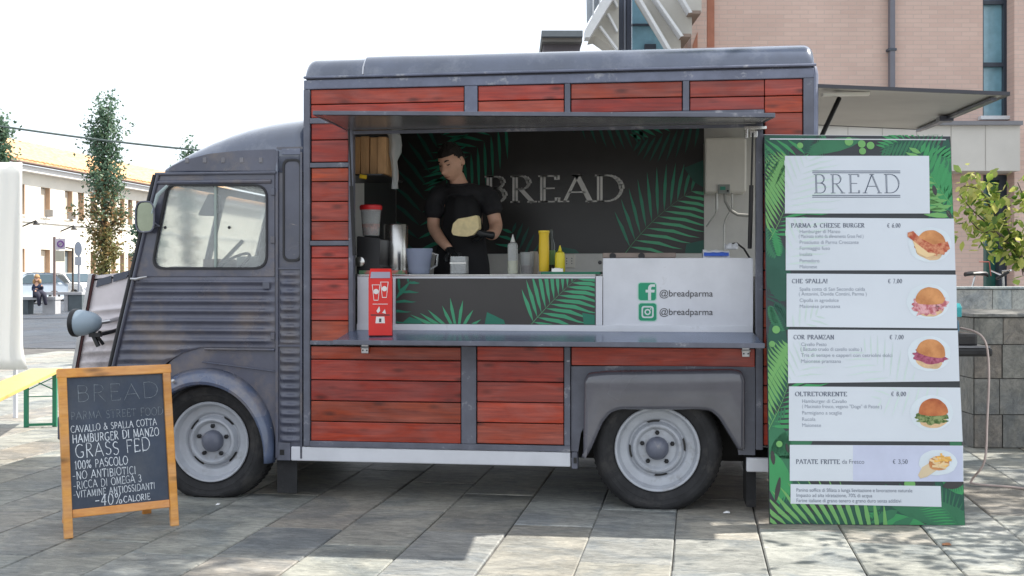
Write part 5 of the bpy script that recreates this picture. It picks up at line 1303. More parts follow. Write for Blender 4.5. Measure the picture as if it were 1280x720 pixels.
# apron and trousers
mb = MB(); nv_, nu_ = 16, 14
for j in range(nv_+1):
    for i in range(nu_+1):
        u = -1+2*i/nu_; t = j/nv_; z = 1.72-.95*t; wdt = .10+.08*min(1, t*2.2)
        a = u*1.0; x = J['chest'][0].x+wdt*math.sin(a)*1.15; y = .845-(.135+.03*min(1, max(0, t-.3)*2))*math.cos(a)*1.0+.006*math.sin(u*9+t*3)
        mb.v.append(Vector((x, y, z)))
for j in range(nv_):
    for i in range(nu_): a = j*(nu_+1)+i; mb.f.append((a, a+1, a+nu_+2, a+nu_+1))
ap = mb.build('apron', pm('apron_black', (.009,.009,.011), .75, bump=.2, bscale=12), man, smooth='all'); ap.modifiers.new('s', 'SOLIDIFY').thickness = .003
Tj = {'p': (PZ(582, 1.1, .86), .16, .125)}
for s_ in 'RL':
    for n_, r_ in (('hip', .1), ('kn', .075)): Tj[n_+s_] = (J[n_+s_][0], r_, r_)
    Tj['an'+s_] = (J['an'+s_][0]+Vector((0, 0, .02)), .055, .06)
vs, fs = skin_mesh(Tj, [('p','hipR'),('hipR','knR'),('knR','anR'),('p','hipL'),('hipL','knL'),('knL','anL')])
MB().add(vs, fs).build('trousers', M_blackcloth, man, smooth='all')
for s_ in 'RL':
    p = J['an'+s_][0]; MB().add([v for v in []], []).box(p.x-.045, p.x+.045, p.y-.2, p.y+.06, .337, .40).build('shoe', M_black, man, bevel=.03)
# gloved hands
def hand(wr, fwd, up, side, curls, nm='glove', scale=1.0, thumb_open=.5, M_=M_glove, par=man):
    """fwd: wrist to fingers; up: back of the hand; side=+1 thumb on the right of fwd x up"""
    f = Vector(fwd).normalized(); u = (Vector(up)-f*Vector(up).dot(f)).normalized(); r = f.cross(u)*side
    k = scale; P0 = Vector(wr)
    j_ = {'pal': (P0+f*.045*k, .026*k, .016*k), 'wr': (P0-f*.015, .027*k, .024*k), 'cuff': (P0-f*.05, .031*k, .03*k)}
    ed = [('pal','wr'),('wr','cuff')]
    lens = [(.040,.026,.020), (.045,.029,.022), (.042,.027,.021), (.033,.021,.018)]; offs = [.027, .009, -.010, -.028]
    for i in range(4):
        b = P0+f*(.088-.004*abs(i-1))*k+r*offs[i]*k; j_['k%d' % i] = (b, .0105*k, .0105*k); ed.append(('pal', 'k%d' % i)); d = f.copy(); prev = 'k%d' % i; pos = b
        for q_i, (ln, cu_) in enumerate(zip(lens[i], curls[i])):
            d = (Matrix.Rotation(-R(cu_), 3, f.cross(u)) @ d).normalized(); pos = pos+d*ln*k; nn_ = 'f%d%d' % (i, q_i); j_[nn_] = (pos, (.0095-.001*q_i)*k, (.0095-.001*q_i)*k); ed.append((prev, nn_)); prev = nn_
    t0 = P0+f*.03*k+r*.026*k-u*.006; t1 = t0+(r*.9+f*.7-u*.4*thumb_open*2).normalized()*.036*k; t2 = t1+(r*.25+f*.9-u*.9*thumb_open*2).normalized()*.03*k
    j_['t0'] = (t0, .015*k, .014*k); j_['t1'] = (t1, .0115*k, .0115*k); j_['t2'] = (t2, .009*k, .009*k); ed += [('pal','t0'),('t0','t1'),('t1','t2')]
    vs_, fs_ = skin_mesh(j_, ed, 2)
    return MB().add(vs_, fs_).build(nm, M_, par, smooth='all')
cu1 = [(35, 40, 30), (30, 45, 30), (35, 45, 30), (40, 45, 30)]
hand(J['wrR'][0], (.5, -.75, -.32), (-.1, -.3, 1), 1, [(25, 35, 20), (35, 40, 25), (40, 45, 25), (45, 45, 25)])
# left hand: supports the cheese from behind and below, fingers curl round its lower edge
hand(J['wrL'][0], (-.80, -.30, .16), (-.2, -1, -.1), -1, [(6, 12, 14), (8, 12, 14), (8, 14, 16), (10, 16, 18)], thumb_open=.75)
# cheese wedge (held thing)
chY = .545
cp = [px2(a, b, chY) for a, b in ((566, 290), (568, 280), (574, 274), (586, 272), (597.5, 269.5), (599.5, 274), (600, 286), (593, 294), (585, 296), (575, 295.5), (568, 294))]
ch = MB().prism(round_poly(cp, .006, 3), XZ(chY-.045), Vector((.006, .05, 0)))
cc = W(583, 284, chY)
ch.build('cheese_wedge', pm('cheese_paste', (.80,.66,.36), .55, var=.1, scale=25, bump=.4, bscale=60), None, label='pale yellow wedge of hard cheese held up in a black glove', cat='cheese', org=tuple(cc), bevel=.004)

# ------------------------------------------------------------------ MENU BOARD
Bd0 = G(962, 655.5); Bd1 = G(1206.5, 657)
bu = (Bd1-Bd0); BW = bu.length; bu.normalize()
lean = .20; bvv = Vector((0, 0, 1.0))
back = Vector((-bu.y, bu.x, 0))
BH = 1.99
bv = (Vector((0, 0, 1))*math.cos(math.asin(lean/BH)) + back*(lean/BH)).normalized(); bn = bu.cross(bv).normalized()   # towards viewer
if bn.y > 0: bn = -bn
TLr = hit(955, 168, Bd0, bn); BH = (TLr-Bd0).dot(bv)
def b2(px, py):
    p = hit(px, py, Bd0, bn)-Bd0; return (p.dot(bu), p.dot(bv))
mbd = thing('menu_board', tuple((Bd0+Bd1)/2), 'tall leaf patterned menu panel leaning against the right end of the snack van', 'menu board')
def bt(e): return lambda u, v: Bd0+bu*u+bv*v+bn*e
uL0, uR1 = b2(955, 169)[0], b2(1188, 171)[0]
# the panel is a plain rectangle
tl = b2(955, 168.5); tr = b2(1188, 170.5); bl = (0, 0); br = (BW, 0)
u0p = (tl[0]+bl[0])/2; u1p = (tr[0]+br[0])/2
pan = MB().prism([(tl[0], tl[1]), (tr[0], tr[1]), (br[0], .0), (bl[0], .0)], bt(-.016), bn*.016).build('panel', plain('menu_backing', (.03,.035,.04), .35), mbd)
BR = (min(tl[0], 0)+.001, max(tr[0], BW)-.001, .002, tl[1]-.004)
def skew(poly):   # keep print inside the slightly tapered panel
    out = []
    for u, v in poly:
        t = v/tl[1]; lo = bl[0]+(tl[0]-bl[0])*t+.002; hi = br[0]+(tr[0]-br[0])*t-.002; out.append((min(max(u, lo), hi), v))
    return out
def bprint(polys, mat, e, nm='printed_leaf', par=None):
    qs = [q2 for q2 in (clip(p_, *BR) for p_ in polys) if len(q2) >= 3]
    if len(qs) <= 12:
        for q2 in qs: MB().flat(skew(q2), bt(e)).build(nm, mat, par or pan)
    else:
        mb_ = MB()
        for q2 in qs: mb_.flat(skew(q2), bt(e))
        mb_.build(nm, mat, par or pan, kind='stuff')
B = b2
def bpalm(a, b, n_, ln, wd, cv, mats, e, dr=.2, sp=1.0):
    ra, la = palm(B(*a), B(*b), n_, ln, wd, cv, dr, sp)
    bprint(la[0::2], mats[0], e); bprint(la[1::2], mats[1], e+.0003); bprint(ra, mats[-1], e+.0006, 'printed_leaf_stem')
GA, GB, GC, GD = M_leafprint
rl = random.Random(11)
# dim big blotches of foliage first
def blob(px, py, rx, ry, ang, n_=14, pw=1.0):
    cx, cz = B(px, py); k = 1/252.
    out = []
    for i in range(n_):
        a = 2*math.pi*i/n_; r1 = abs(math.cos(a))**1.0
        x = rx*k*math.cos(a); z = ry*k*math.sin(a)*(1-.5*abs(math.cos(a))**3)
        out.append((cx+x*math.cos(ang)-z*math.sin(ang), cz+x*math.sin(ang)+z*math.cos(ang)))
    return out
bprint([blob(975, 175, 40, 14, .3), blob(1150, 190, 50, 16, -.2), blob(1185, 230, 14, 60, 0), blob(972, 450, 16, 60, 0), blob(1195, 620, 26, 40, .4), blob(980, 585, 30, 60, .3), blob(1080, 645, 70, 14, .1), blob(968, 330, 20, 50, .2)], GC, .0006)
bprint([blob(1170, 215, 30, 20, .5), blob(968, 560, 22, 55, .3), blob(1165, 640, 60, 16, -.25), blob(1040, 182, 40, 9, .2), blob(1198, 560, 10, 40, .2), blob(990, 555, 30, 18, .4)], GA, .0010)
bprint([blob(1172, 232, 16, 40, -.5), blob(973, 600, 16, 34, .2), blob(1190, 600, 12, 22, .7), blob(1120, 650, 40, 8, -.2)], GB, .0014)
bpalm((962, 300), (992, 205), 17, .27, .010, -.06, (GB, GD), .0018, dr=.5)
bpalm((1012, 190), (930, 200), 8, .16, .010, .05, (GB, GA), .0018)
bpalm((1185, 168), (1105, 185), 14, .12, .008, -.05, (GB, GA), .0018)
bpalm((1195, 262), (1150, 190), 10, .16, .014, .05, (GB, GD), .0022)
bpalm((1215, 300), (1170, 240), 9, .14, .016, .05, (GB, GD), .0022)
bpalm((958, 540), (992, 440), 16, .24, .011, -.06, (GB, GD), .0018, dr=.5)
bpalm((1120, 690), (960, 660), 16, .26, .013, -.1, (GD, GB), .0022, dr=-.3)
bpalm((1215, 670), (1100, 628), 6, .2, .03, .02, (GA, GA), .0016)
rq = random.Random(5)
for (x_, y_) in ((970, 190), (963, 240), (966, 300), (964, 360), (975, 400), (962, 430), (968, 480), (966, 520), (985, 640), (1030, 650), (1090, 645), (1180, 640), (1198, 590), (1176, 285), (1180, 200), (1120, 180), (1020, 176), (1190, 230)):
    a_ = rq.uniform(0, 6.28); l_ = rq.uniform(28, 60)
    bpalm((x_-math.cos(a_)*l_*.5, y_-math.sin(a_)*l_*.5), (x_+math.cos(a_)*l_*.5, y_+math.sin(a_)*l_*.5), rq.choice((9, 11, 13)), rq.uniform(.06, .13), rq.uniform(.004, .009), rq.uniform(-.08, .08), rq.choice(((GC, GA), (GA, GC), (GC, GC), (GA, GB))), .00145+rq.uniform(0, .0002), dr=rq.uniform(-.3, .4))
for (a, b_, c_) in ((1061, 177, 5.5), (1077, 180, 5), (1088, 182, 5), (1078, 189, 4.5), (970, 412, 5), (965, 430, 4), (1000, 182, 4), (1137, 605, 7), (974, 555, 4)):
    x, z = B(a, b_); bprint([circ(x, z, c_/252., 14)], GD, .0026, 'printed_berry')
for (a, b_, rx, ry, an) in ((966, 572, 3, 9, .1), (972, 612, 3, 16, -.2), (1186, 268, 3, 6, .4), (1192, 605, 14, 6, .2), (1168, 238, 3, 7, .2), (984, 560, 2, 6, .2)):
    bprint([blob(a, b_, rx, ry, an)], M_poster, .0028, 'printed_gap')
# light cards
M_card = pm('menu_card', (.60,.64,.69), .35, var=.03, scale=2, coat=.3)
def card(p0, p1, p2, p3, name='menu_card'):
    return MB().prism([B(*p0), B(*p1), B(*p2), B(*p3)], bt(.003), bn*.0012).build(name, M_card, mbd)
cards = [((981, 267), (1162, 267), (1161, 195), (981, 195)), ((982, 338), (1194, 338), (1192, 273.5), (982, 272)), ((983, 408.5), (1196, 410.5), (1195, 343.5), (983, 342)),
         ((985, 479), (1199, 476.5), (1197, 413), (984.5, 412)), ((986, 551), (1203, 552), (1200, 484.5), (986, 483)), ((987, 601), (1204, 602), (1203.5, 557), (987, 556)), ((988, 629.5), (1176.5, 633.5), (1175.5, 607.5), (988, 605))]
cobj = [card(*c) for c in cards]
M_cardtint = plain('card_tint', (.52,.55,.69), .35)
MB().flat([B(1066, 601.5), B(1203, 602), B(1202.5, 557.6), B(1066, 556.6)], bt(.0046)).build('card_tint', M_cardtint, cobj[5])
# faint ghost leaves on cards
M_ghost = plain('ghost_leaf', (.55,.65,.62), .35)
def ghost(ci, a, b, n_, ln, wd, cv):
    q_ = [B(*p_) for p_ in cards[ci]]; rect = (q_[0][0]+.002, min(q_[1][0], q_[2][0])-.002, max(q_[0][1], q_[1][1])+.002, min(q_[2][1], q_[3][1])-.002)
    ra, la = palm(B(*a), B(*b), n_, ln, wd, cv, .3, 1); mb_ = MB()
    for p_ in la:
        q2 = clip(p_, *rect)
        if len(q2) >= 3: mb_.flat(q2, bt(.0048))
    if mb_.v: mb_.build('faint_leaf_print', M_ghost, cobj[ci])
ghost(0, (960, 300), (1010, 200), 12, .3, .006, 0); ghost(1, (975, 345), (1010, 275), 8, .2, .007, 0); ghost(3, (1140, 500), (1080, 440), 8, .2, .005, 0); ghost(3, (985, 490), (1010, 440), 7, .15, .005, 0); ghost(4, (1180, 470), (1100, 500), 7, .14, .005, 0); ghost(2, (990, 415), (1020, 395), 5, .12, .006, 0)
M_navy = plain('navy_ink', (.05,.07,.12), .5); M_text = plain('menu_ink', (.16,.18,.23), .5); M_text2 = plain('menu_ink_pale', (.26,.29,.35), .5)
def btext(quads, mat, px, py, ci, kx=1, nm='lettering', e=.0052):
    a = B(px, py); quads_to(MB(), quads, lambda u, v: bt(e)(a[0]+u*kx, a[1]+v)).build(nm, mat, cobj[ci])
h_ = (B(1070, 219)[1]-B(1070, 242)[1])
q_, wd = serif_text('BREAD', h_, h_*.085, h_*.03, .30, .13); kx = (B(1124, 240)[0]-B(1018, 240)[0])/wd
btext(q_, M_navy, 1018, 241.5, 0, kx)
q_, wd = serif_text('BREAD', h_, h_*.02, h_*.0, .30, .0)
btext([x_ for x_ in q_ if abs(x_[0][0]-x_[1][0]) > .0008], M_card, 1018, 241.5, 0, kx, 'lettering_inline', .0058)
for py in (214, 216.2, 244.4, 246.6):
    MB().flat([B(1015, py+.45), B(1125, py+.45), B(1125, py-.45), B(1015, py-.45)], bt(.0052)).build('printed_rule', M_navy, cobj[0])
def head(txt, px0, px1, py, ci, hpx=5.2, mat=M_text):
    h_ = hpx/250.; q_, wd = serif_text(txt, h_, h_*.24, h_*.09, .2, .13); kx = (B(px1, py)[0]-B(px0, py)[0])/wd
    btext(q_, mat, px0, py, ci, kx)
def small(txt, px0, px1, py, ci, hpx=4.6, mat=M_text2):
    vs, fs = text_geo(txt, .02); wd = max(v[0] for v in vs) or 1; hh = .0146; kx = (B(px1, py)[0]-B(px0, py)[0])/wd; kz = hpx/250./hh
    a = B(px0, py); MB().add([bt(.0052)(a[0]+u*kx, a[1]+v*kz) for u, v in vs], fs).build('lettering', mat, cobj[ci])
head('PARMA & CHEESE BURGER', 989, 1080, 284.5, 1); head('€ 6,00', 1109, 1125, 284.5, 1)
for t_, p0_, p1_, y_ in (('Hamburger di Manzo', 999, 1050, 291.5), ('( Macinato scelto da allevamento Grass Fed )', 998, 1079, 297.5), ('Prosciutto di Parma Croccante', 999, 1073, 305), ('Formaggio fuso', 999, 1037, 312.5), ('Insalata', 999, 1015, 320), ('Pomodoro', 999, 1024, 328), ('Maionese', 999, 1021, 335.5)): small(t_, p0_, p1_, y_, 1)
head('CHE SPALLA!', 990, 1034, 354, 2); head('€ 7,00', 1110, 1127, 354, 2)
for t_, p0_, p1_, y_ in (('Spalla cotta di San Secondo calda', 999, 1081, 363.5), ('( Antonini, Davide Contini, Parma )', 998, 1083, 369.5), ('Cipolla in agrodolce', 999, 1048, 377.5), ('Maionese pramzana', 999, 1050, 385)): small(t_, p0_, p1_, y_, 2)
head('COR PRAMZAN', 992, 1042, 424, 3); head('€ 7,00', 1112, 1129, 424, 3)
for t_, p0_, p1_, y_ in (('Cavallo Pesto', 1001, 1033, 432.5), ('( Battuto crudo di cavallo scelto )', 1000, 1077, 438.5), ('Tris di senape e capperi con cetriolini dolci', 1001, 1115, 446), ('Maionese pramzana', 1001, 1051, 453.5)): small(t_, p0_, p1_, y_, 3)
head('OLTRETORRENTE', 994, 1058, 495, 4); head('€ 8,00', 1114, 1132, 495, 4)
for t_, p0_, p1_, y_ in (('Hamburger di Cavallo', 1002, 1058, 503.5), ('( Macinato fresco, vegano "Doge" di Patate )', 1002, 1102, 510), ('Parmigiano a scaglie', 1002, 1052, 518), ('Rucola', 1002, 1019, 526), ('Maionese', 1002, 1026, 533.5)): small(t_, p0_, p1_, y_, 4)
head('PATATE FRITTE', 995, 1049, 579.5, 5); small('da Fresco', 1052, 1080, 579.5, 5, 5.5, M_text); head('€ 3,50', 1116, 1134, 579.5, 5)
for t_, p0_, p1_, y_ in (('Panino soffice di Sfilata a lunga lievitazione e lavorazione naturale', 995, 1140, 614.5), ('Impasto ad alta idratazione, 70% di acqua', 995, 1090, 621), ('Farine italiane di grano tenero e grano duro senza additivi', 995, 1126, 627.5)): small(t_, p0_, p1_, y_, 6, 4.6, M_text)
# food pictures: flat printed pictures
M_plate = plain('photo_plate', (.62,.68,.72), .4)
M_bun = pm('photo_bun', (.5,.19,.06), .45, col2=(.66,.30,.11), scale=14, thr=(.35,.65)); M_bun2 = pm('photo_bun_dark', (.42,.10,.03), .45, col2=(.56,.19,.06), scale=14)
M_bunl = pm('photo_bun_base', (.62,.42,.24), .5, var=.15, scale=30)
M_ham = pm('photo_ham', (.5,.12,.14), .5, col2=(.7,.38,.4), scale=45, thr=(.42,.58)); M_bac = pm('photo_bacon', (.45,.07,.03), .5, col2=(.62,.27,.14), scale=40, thr=(.4,.6))
M_meat = pm('photo_raw_meat', (.25,.03,.07), .5, col2=(.45,.12,.2), scale=60); M_salad = pm('photo_salad', (.05,.12,.02), .5, col2=(.25,.3,.12), scale=60, thr=(.42,.58)); M_fry = pm('photo_fries', (.75,.42,.1), .45, var=.2, scale=20)
M_cone = plain('photo_cone', (.62,.5,.33), .6); M_cheese = plain('photo_cheese', (.75,.55,.3), .5)
def pic(polys, mat, ci, e, nm='printed_picture'):
    mb_ = MB()
    for p_ in polys: mb_.flat([B(*q2) for q2 in p_], bt(e))
    return mb_.build(nm, mat, cobj[ci])
def wob(cx, cy, rx, ry, n_=30, am=.06, sd=0, a0=0, a1=360):
    out = []
    for k in range(n_):
        a = R(a0+(a1-a0)*k/(n_-1 if a1-a0 < 360 else n_)); r1 = 1+am*noise.noise(Vector((math.cos(a)*2.2, math.sin(a)*2.2, sd)))
        out.append((cx+rx*r1*math.cos(a), cy-ry*r1*math.sin(a)))
    return out
def burger(cx, cy, ci, bun, fill, sd, tilt=0, base=M_bunl):
    t = R(tilt); rot = lambda ps: [(cx+(x-cx)*math.cos(t)-(y-cy)*math.sin(t), cy+(x-cx)*math.sin(t)+(y-cy)*math.cos(t)) for x, y in ps]
    pic([wob(cx-2, cy+2, 27, 22 if ci < 5 else 18, 30, .05, sd)], M_plate, ci, .0052, 'printed_plate')
    pic([rot(wob(cx, cy+12, 17, 9, 24, .1, sd+1))], base, ci, .0056)
    pic([rot(wob(cx-1, cy+6, 20, 8.5, 34, .5, sd+2))], fill, ci, .0060)
    top = wob(cx, cy+2, 18.5, 18, 24, .05, sd+3, 5, 175)+wob(cx, cy+2, 18, 4, 12, .1, sd+4, 185, 355)
    pic([rot(top)], bun, ci, .0064)
burger(1164, 304, 1, M_bun, M_bac, 1, 18)
pic([[(1134, 291), (1141, 289), (1150, 298), (1166, 306), (1184, 302), (1187, 311), (1178, 318), (1160, 316), (1146, 305), (1134, 296)]], M_bac, 1, .0068)
pic([[(1140, 300), (1147, 303), (1158, 313), (1170, 318), (1158, 322), (1146, 316)]], M_cheese, 1, .0066)
burger(1162, 375, 2, M_bun, M_ham, 5, 0); pic([wob(1158, 386, 16, 8, 40, .9, 4), wob(1175, 380, 8, 9, 30, .8, 6)], M_ham, 2, .0062)
burger(1163, 440, 3, M_bun, M_meat, 9, 12)
burger(1166, 514, 4, M_bun2, M_salad, 13, 0); pic([wob(1166, 525, 17, 6, 40, .8, 31)], M_salad, 4, .0062)
pic([wob(1172, 578, 24, 16, 30, .06, 40)], M_plate, 5, .0056, 'printed_plate')
pic([[(1147, 594), (1152, 584), (1162, 578), (1170, 588), (1158, 596), (1150, 598)]], M_cone, 5, .0060)
fr_ = []
for k in range(26):
    a = rl.uniform(-40, 200); cx, cy = 1174+rl.uniform(-7, 7), 577+rl.uniform(-6, 6); l_ = rl.uniform(7, 12); dx, dy = math.cos(R(a))*l_, -math.sin(R(a))*l_*.7; nx1, ny1 = -dy/l_*1.5, dx/l_*1.5
    fr_.append([(cx-nx1, cy-ny1), (cx+dx-nx1, cy+dy-ny1), (cx+dx+nx1, cy+dy+ny1), (cx+nx1, cy+ny1)])
pic([wob(1173, 579, 13, 9, 20, .2, 3)], M_bun, 5, .0064)
for k, p_ in enumerate(fr_): pic([p_], (M_fry, M_cheese)[k % 2], 5, .0068+.0001*k)
# metal strips top / bottom and rear easel legs
MB().flat([B(962, 174.6), B(1182, 175.4), B(1182, 174.2), B(962, 173.2)], bt(.0034)).build('top_highlight_strip', M_alu, pan)
MB().bar(bt(-.02)(tl[0], tl[1]-.002), bt(-.02)(tr[0], tr[1]-.002), .02, .012, up=bv).build('top_rail', M_alu, mbd)

# ------------------------------------------------------------------ CHALKBOARD
Fl = G(85, 673.5); Fr = G(218.5, 657.5)
cu_v = (Fr-Fl); CWd = cu_v.length; cu_v.normalize(); cback = Vector((-cu_v.y, cu_v.x, 0))
cH = .86; clean = .17
cv_v = (Vector((0, 0, 1))*math.sqrt(1-(clean/cH)**2)+cback*clean/cH); cn_v = cu_v.cross(cv_v)
if cn_v.y > 0: cn_v = -cn_v
def c2(px, py): p = hit(px, py, Fl, cn_v)-Fl; return (p.dot(cu_v), p.dot(cv_v))
def ct(e): return lambda u, v: Fl+cu_v*u+cv_v*v+cn_v*e
cb = thing('chalkboard_sign', tuple((Fl+Fr)/2), 'orange pine framed chalkboard stand with handwritten menu lines in front of the van', 'chalkboard')
tl_, tr_ = c2(75, 461), c2(212.5, 455.5)
cH = (tl_[1]+tr_[1])/2; fw = .041
uL = -.016; uR = CWd+.020
MB().prism([(uL, 0), (uL+fw*.95, 0), (uL+fw*.95, cH-.012), (uL, cH-.012)], ct(-.02), cn_v*.03).build('frame_stile', M_pine, cb, bevel=.004)
MB().prism([(uR-fw*.95, 0), (uR, 0), (uR, cH-.012), (uR-fw*.95, cH-.012)], ct(-.02), cn_v*.03).build('frame_stile', M_pine, cb, bevel=.004)
MB().prism([(uL-.004, cH-.045), (uR+.004, cH-.045), (uR+.004, cH), (uL-.004, cH)], ct(-.02), cn_v*.032).build('frame_rail', M_pine, cb, bevel=.005)
zbr = c2(150, 639.5)[1]; zbr2 = c2(150, 633)[1]
MB().prism([(uL+fw*.95+.001, zbr-.006), (uR-fw*.95-.001, zbr-.006), (uR-fw*.95-.001, zbr2+.008), (uL+fw*.95+.001, zbr2+.008)], ct(-.018), cn_v*.027).build('frame_rail', M_pine, cb, bevel=.004)
brd = MB().prism([(uL+fw*.9, zbr2), (uR-fw*.9, zbr2), (uR-fw*.9, cH-.04), (uL+fw*.9, cH-.04)], ct(-.012), cn_v*.008).build('slate_panel', pm('slate', (.036,.050,.078), .55, var=.2, scale=5, dirt=(.09,.1,.115), dirtscale=3, dirtthr=(.45,.8)), cb)
# rear frame
def rear(u, v): return Fl+cback*(clean+.0)+cu_v*u+Vector((0, 0, 1))*0
for u in (uL+.085, uR-.06):
    top_p = ct(-.03)(u, cH-.01); ft = Fl+cu_v*u+cback*(clean+.2)
    MB().bar(top_p, ft+Vector((0, 0, .0)), .045, .02, up=cback).build('rear_leg', M_pine, cb, bevel=.003)
a_ = Fl+cu_v*(uL+.085)+cback*(clean+.17)+Vector((0, 0, .13)); b_ = a_+cu_v*(uR-uL-.145); MB().bar(a_, b_, .04, .018, up=(0, 0, 1)).build('rear_rail', M_pine, cb)
for u in (uL+.08, uR-.08): MB().tube([ct(-.03)(u-.02, cH-.004), ct(-.03)(u+.02, cH-.004)], .008).build('hinge', M_alu, cb)
M_chalk = pm('chalk', (.62,.66,.7), .9, var=.3, scale=90); M_chalk_f = pm('faded_chalk', (.17,.195,.22), .9, var=.5, scale=60)
cr = random.Random(21)
def chalk(txt, p0, p1, hpx, mat=M_chalk, th=.0055, tr=.16, sl=0):
    """p0,p1: baseline ends in photo pixels"""
    a = c2(*p0); b = c2(*p1); d = Vector(b)-Vector(a); Ld = d.length; d.normalize(); n_ = Vector((-d.y, d.x)); h1 = hpx/252.
    st, wd = strokes(txt, 1, tr); kx = Ld/wd; mb_ = MB()
    for pl in st:
        j0, j1 = cr.uniform(-.03, .03), cr.uniform(-.05, .05)
        pl2 = []
        for (x, y) in pl:
            q2 = Vector(a)+d*((x+cr.uniform(-.015, .015)+sl*y)*kx)+n_*((y+j1+cr.uniform(-.015, .015))*h1); pl2.append(tuple(q2))
        for qd in ribbon(pl2, lambda dd: th*.32*cr.uniform(.7, 1.15)): mb_.add([ct(-.0032+cr.uniform(0, .0006))(*p_) for p_ in qd], [(0,1,2,3)])
    mb_.build('chalk_lettering', mat, brd, kind='stuff')
chalk('BREAD', (96, 503), (198, 497), 20, M_chalk_f, .004)
chalk('PARMA STREET FOOD', (89, 525), (204, 518), 9.5, M_chalk_f, .0036)
chalk('CAVALLO & SPALLA COTTA', (89, 541), (196, 531), 8.2, th=.0045)
chalk('HAMBURGER DI MANZO', (91, 554), (199, 544), 10, th=.006)
chalk('GRASS FED', (95, 573), (188, 563), 16, th=.0062)
chalk('100% PASCOLO', (94, 587), (160, 580), 10, th=.0055)
chalk('-NO ANTIBIOTICI', (91, 600), (170, 592), 9.5, th=.0048)
chalk('-RICCA DI OMEGA 3', (92, 612), (177, 602), 9, th=.0045)
chalk('-VITAMINE ANTIOSSIDANTI', (92, 623), (194, 611), 8, th=.0042)
chalk('-40%', (119, 632), (153, 629), 13, th=.0062); chalk('CALORIE', (155, 628), (188, 624), 7.5, th=.005)

def leaf_mat(name, stops, trans=.35):
    m = bpy.data.materials.new(name); m.use_nodes = True; t = m.node_tree; N = t.nodes; L = t.links; b = N['Principled BSDF']
    ge = N.new('ShaderNodeNewGeometry'); rp = N.new('ShaderNodeValToRGB'); el = rp.color_ramp.elements
    el[0].position = 0; el[0].color = (*stops[0], 1); el[1].position = 1; el[1].color = (*stops[-1], 1)
    for i, c in enumerate(stops[1:-1]): x = el.new((i+1)/(len(stops)-1)); x.color = (*c, 1)
    L.new(ge.outputs['Random Per Island'], rp.inputs[0]); L.new(rp.outputs[0], b.inputs['Base Color']); b.inputs['Roughness'].default_value = .55
    tr = N.new('ShaderNodeBsdfTranslucent'); L.new(rp.outputs[0], tr.inputs[0]); mx = N.new('ShaderNodeMixShader'); mx.inputs[0].default_value = trans
    L.new(b.outputs[0], mx.inputs[1]); L.new(tr.outputs[0], mx.inputs[2]); L.new(mx.outputs[0], N['Material Output'].inputs[0])
    return m
# ------------------------------------------------------------------ BEER BENCH AND WHITE CANVAS (left edge)
zb_ = .46
e_r = G(78, 460, zb_); n_r = G(-45, 519, zb_); bdir = (n_r-e_r); bdir.z = 0; bl_ = bdir.length; bdir.normalize(); bside = Vector((bdir.y, -bdir.x, 0))
if bside.dot(RGT) > 0: bside = -bside
bn_ = thing('beer_bench', tuple(e_r*.5+n_r*.5-Vector((0, 0, zb_))), 'yellow topped folding beer bench with green steel legs at the left edge', 'bench')
MB().add([e_r, e_r+bside*.25, n_r+bside*.25, n_r]+[p-Vector((0, 0, .027)) for p in (e_r, e_r+bside*.25, n_r+bside*.25, n_r)], [(0,1,2,3),(7,6,5,4),(0,4,5,1),(1,5,6,2),(2,6,7,3),(3,7,4,0)]).build('seat', M_bench, bn_, bevel=.004)
M_green = plain('green_steel', (.02,.2,.11), .4)
for t in (.28, bl_-.3):
    o_ = e_r+bdir*t+bside*.015-Vector((0, 0, zb_)); q_ = o_+bside*.22
    up = Vector((0, 0, 1))
    MB().bar(o_, o_+up*(zb_-.028), .035, .02).bar(q_, q_+up*(zb_-.028), .035, .02).bar(o_+up*.02, q_+up*.02, .03, .02).build('leg_frame', M_green, bn_)
    MB().bar(o_+up*.41, q_+up*.30, .012, .008).bar(q_+up*.41, o_+up*.30, .012, .008).bar(o_+up*.25, q_+up*.25, .01, .008).build('cross_brace', M_green, bn_)
# hanging canvas
cvd = 9.75
can = MB(); nx, nz = 46, 18
cb0 = WD(-150, 460, cvd); cw = WD(28, 460, cvd)
zt_c, zb_c = WD(0, 203, cvd).z, WD(0, 462, cvd).z
for j in range(nz+1):
    t = j/nz; z = zt_c+(zb_c-zt_c)*t
    for i in range(nx+1):
        u = i/nx; p = cb0.lerp(cw, u); flare = max(0, t-.86)/.14
        p = p+RGT*(.045*flare**2*u)+FWD*(.018*math.sin(u*19)+.008*math.sin(u*43+t*2))
        can.v.append(Vector((p.x, p.y, z)))
for j in range(nz):
    for i in range(nx): a = j*(nx+1)+i; can.f.append((a, a+1, a+nx+2, a+nx+1))
cvt = thing('market_tent', (cw.x, cw.y, 0), 'white canvas side wall of a market tent cut off by the left edge', 'tent')
M_canvas = leaf_mat('white_canvas', [(.86,.86,.84), (.86,.86,.84)], .5)
o_ = can.build('canvas_wall', M_canvas, cvt, smooth='all'); o_.modifiers.new('s', 'SOLIDIFY').thickness = .003
cpole = cb0.lerp(cw, .93)+FWD*.06
MB().tube([Vector((cpole.x, cpole.y, 0)), Vector((cpole.x, cpole.y, zt_c-.01))], .02).tube([Vector((cb0.x, cb0.y, zt_c-.012))+FWD*.06, Vector((cpole.x, cpole.y, zt_c-.012))], .018).build('tent_frame', M_white, cvt, smooth=True)

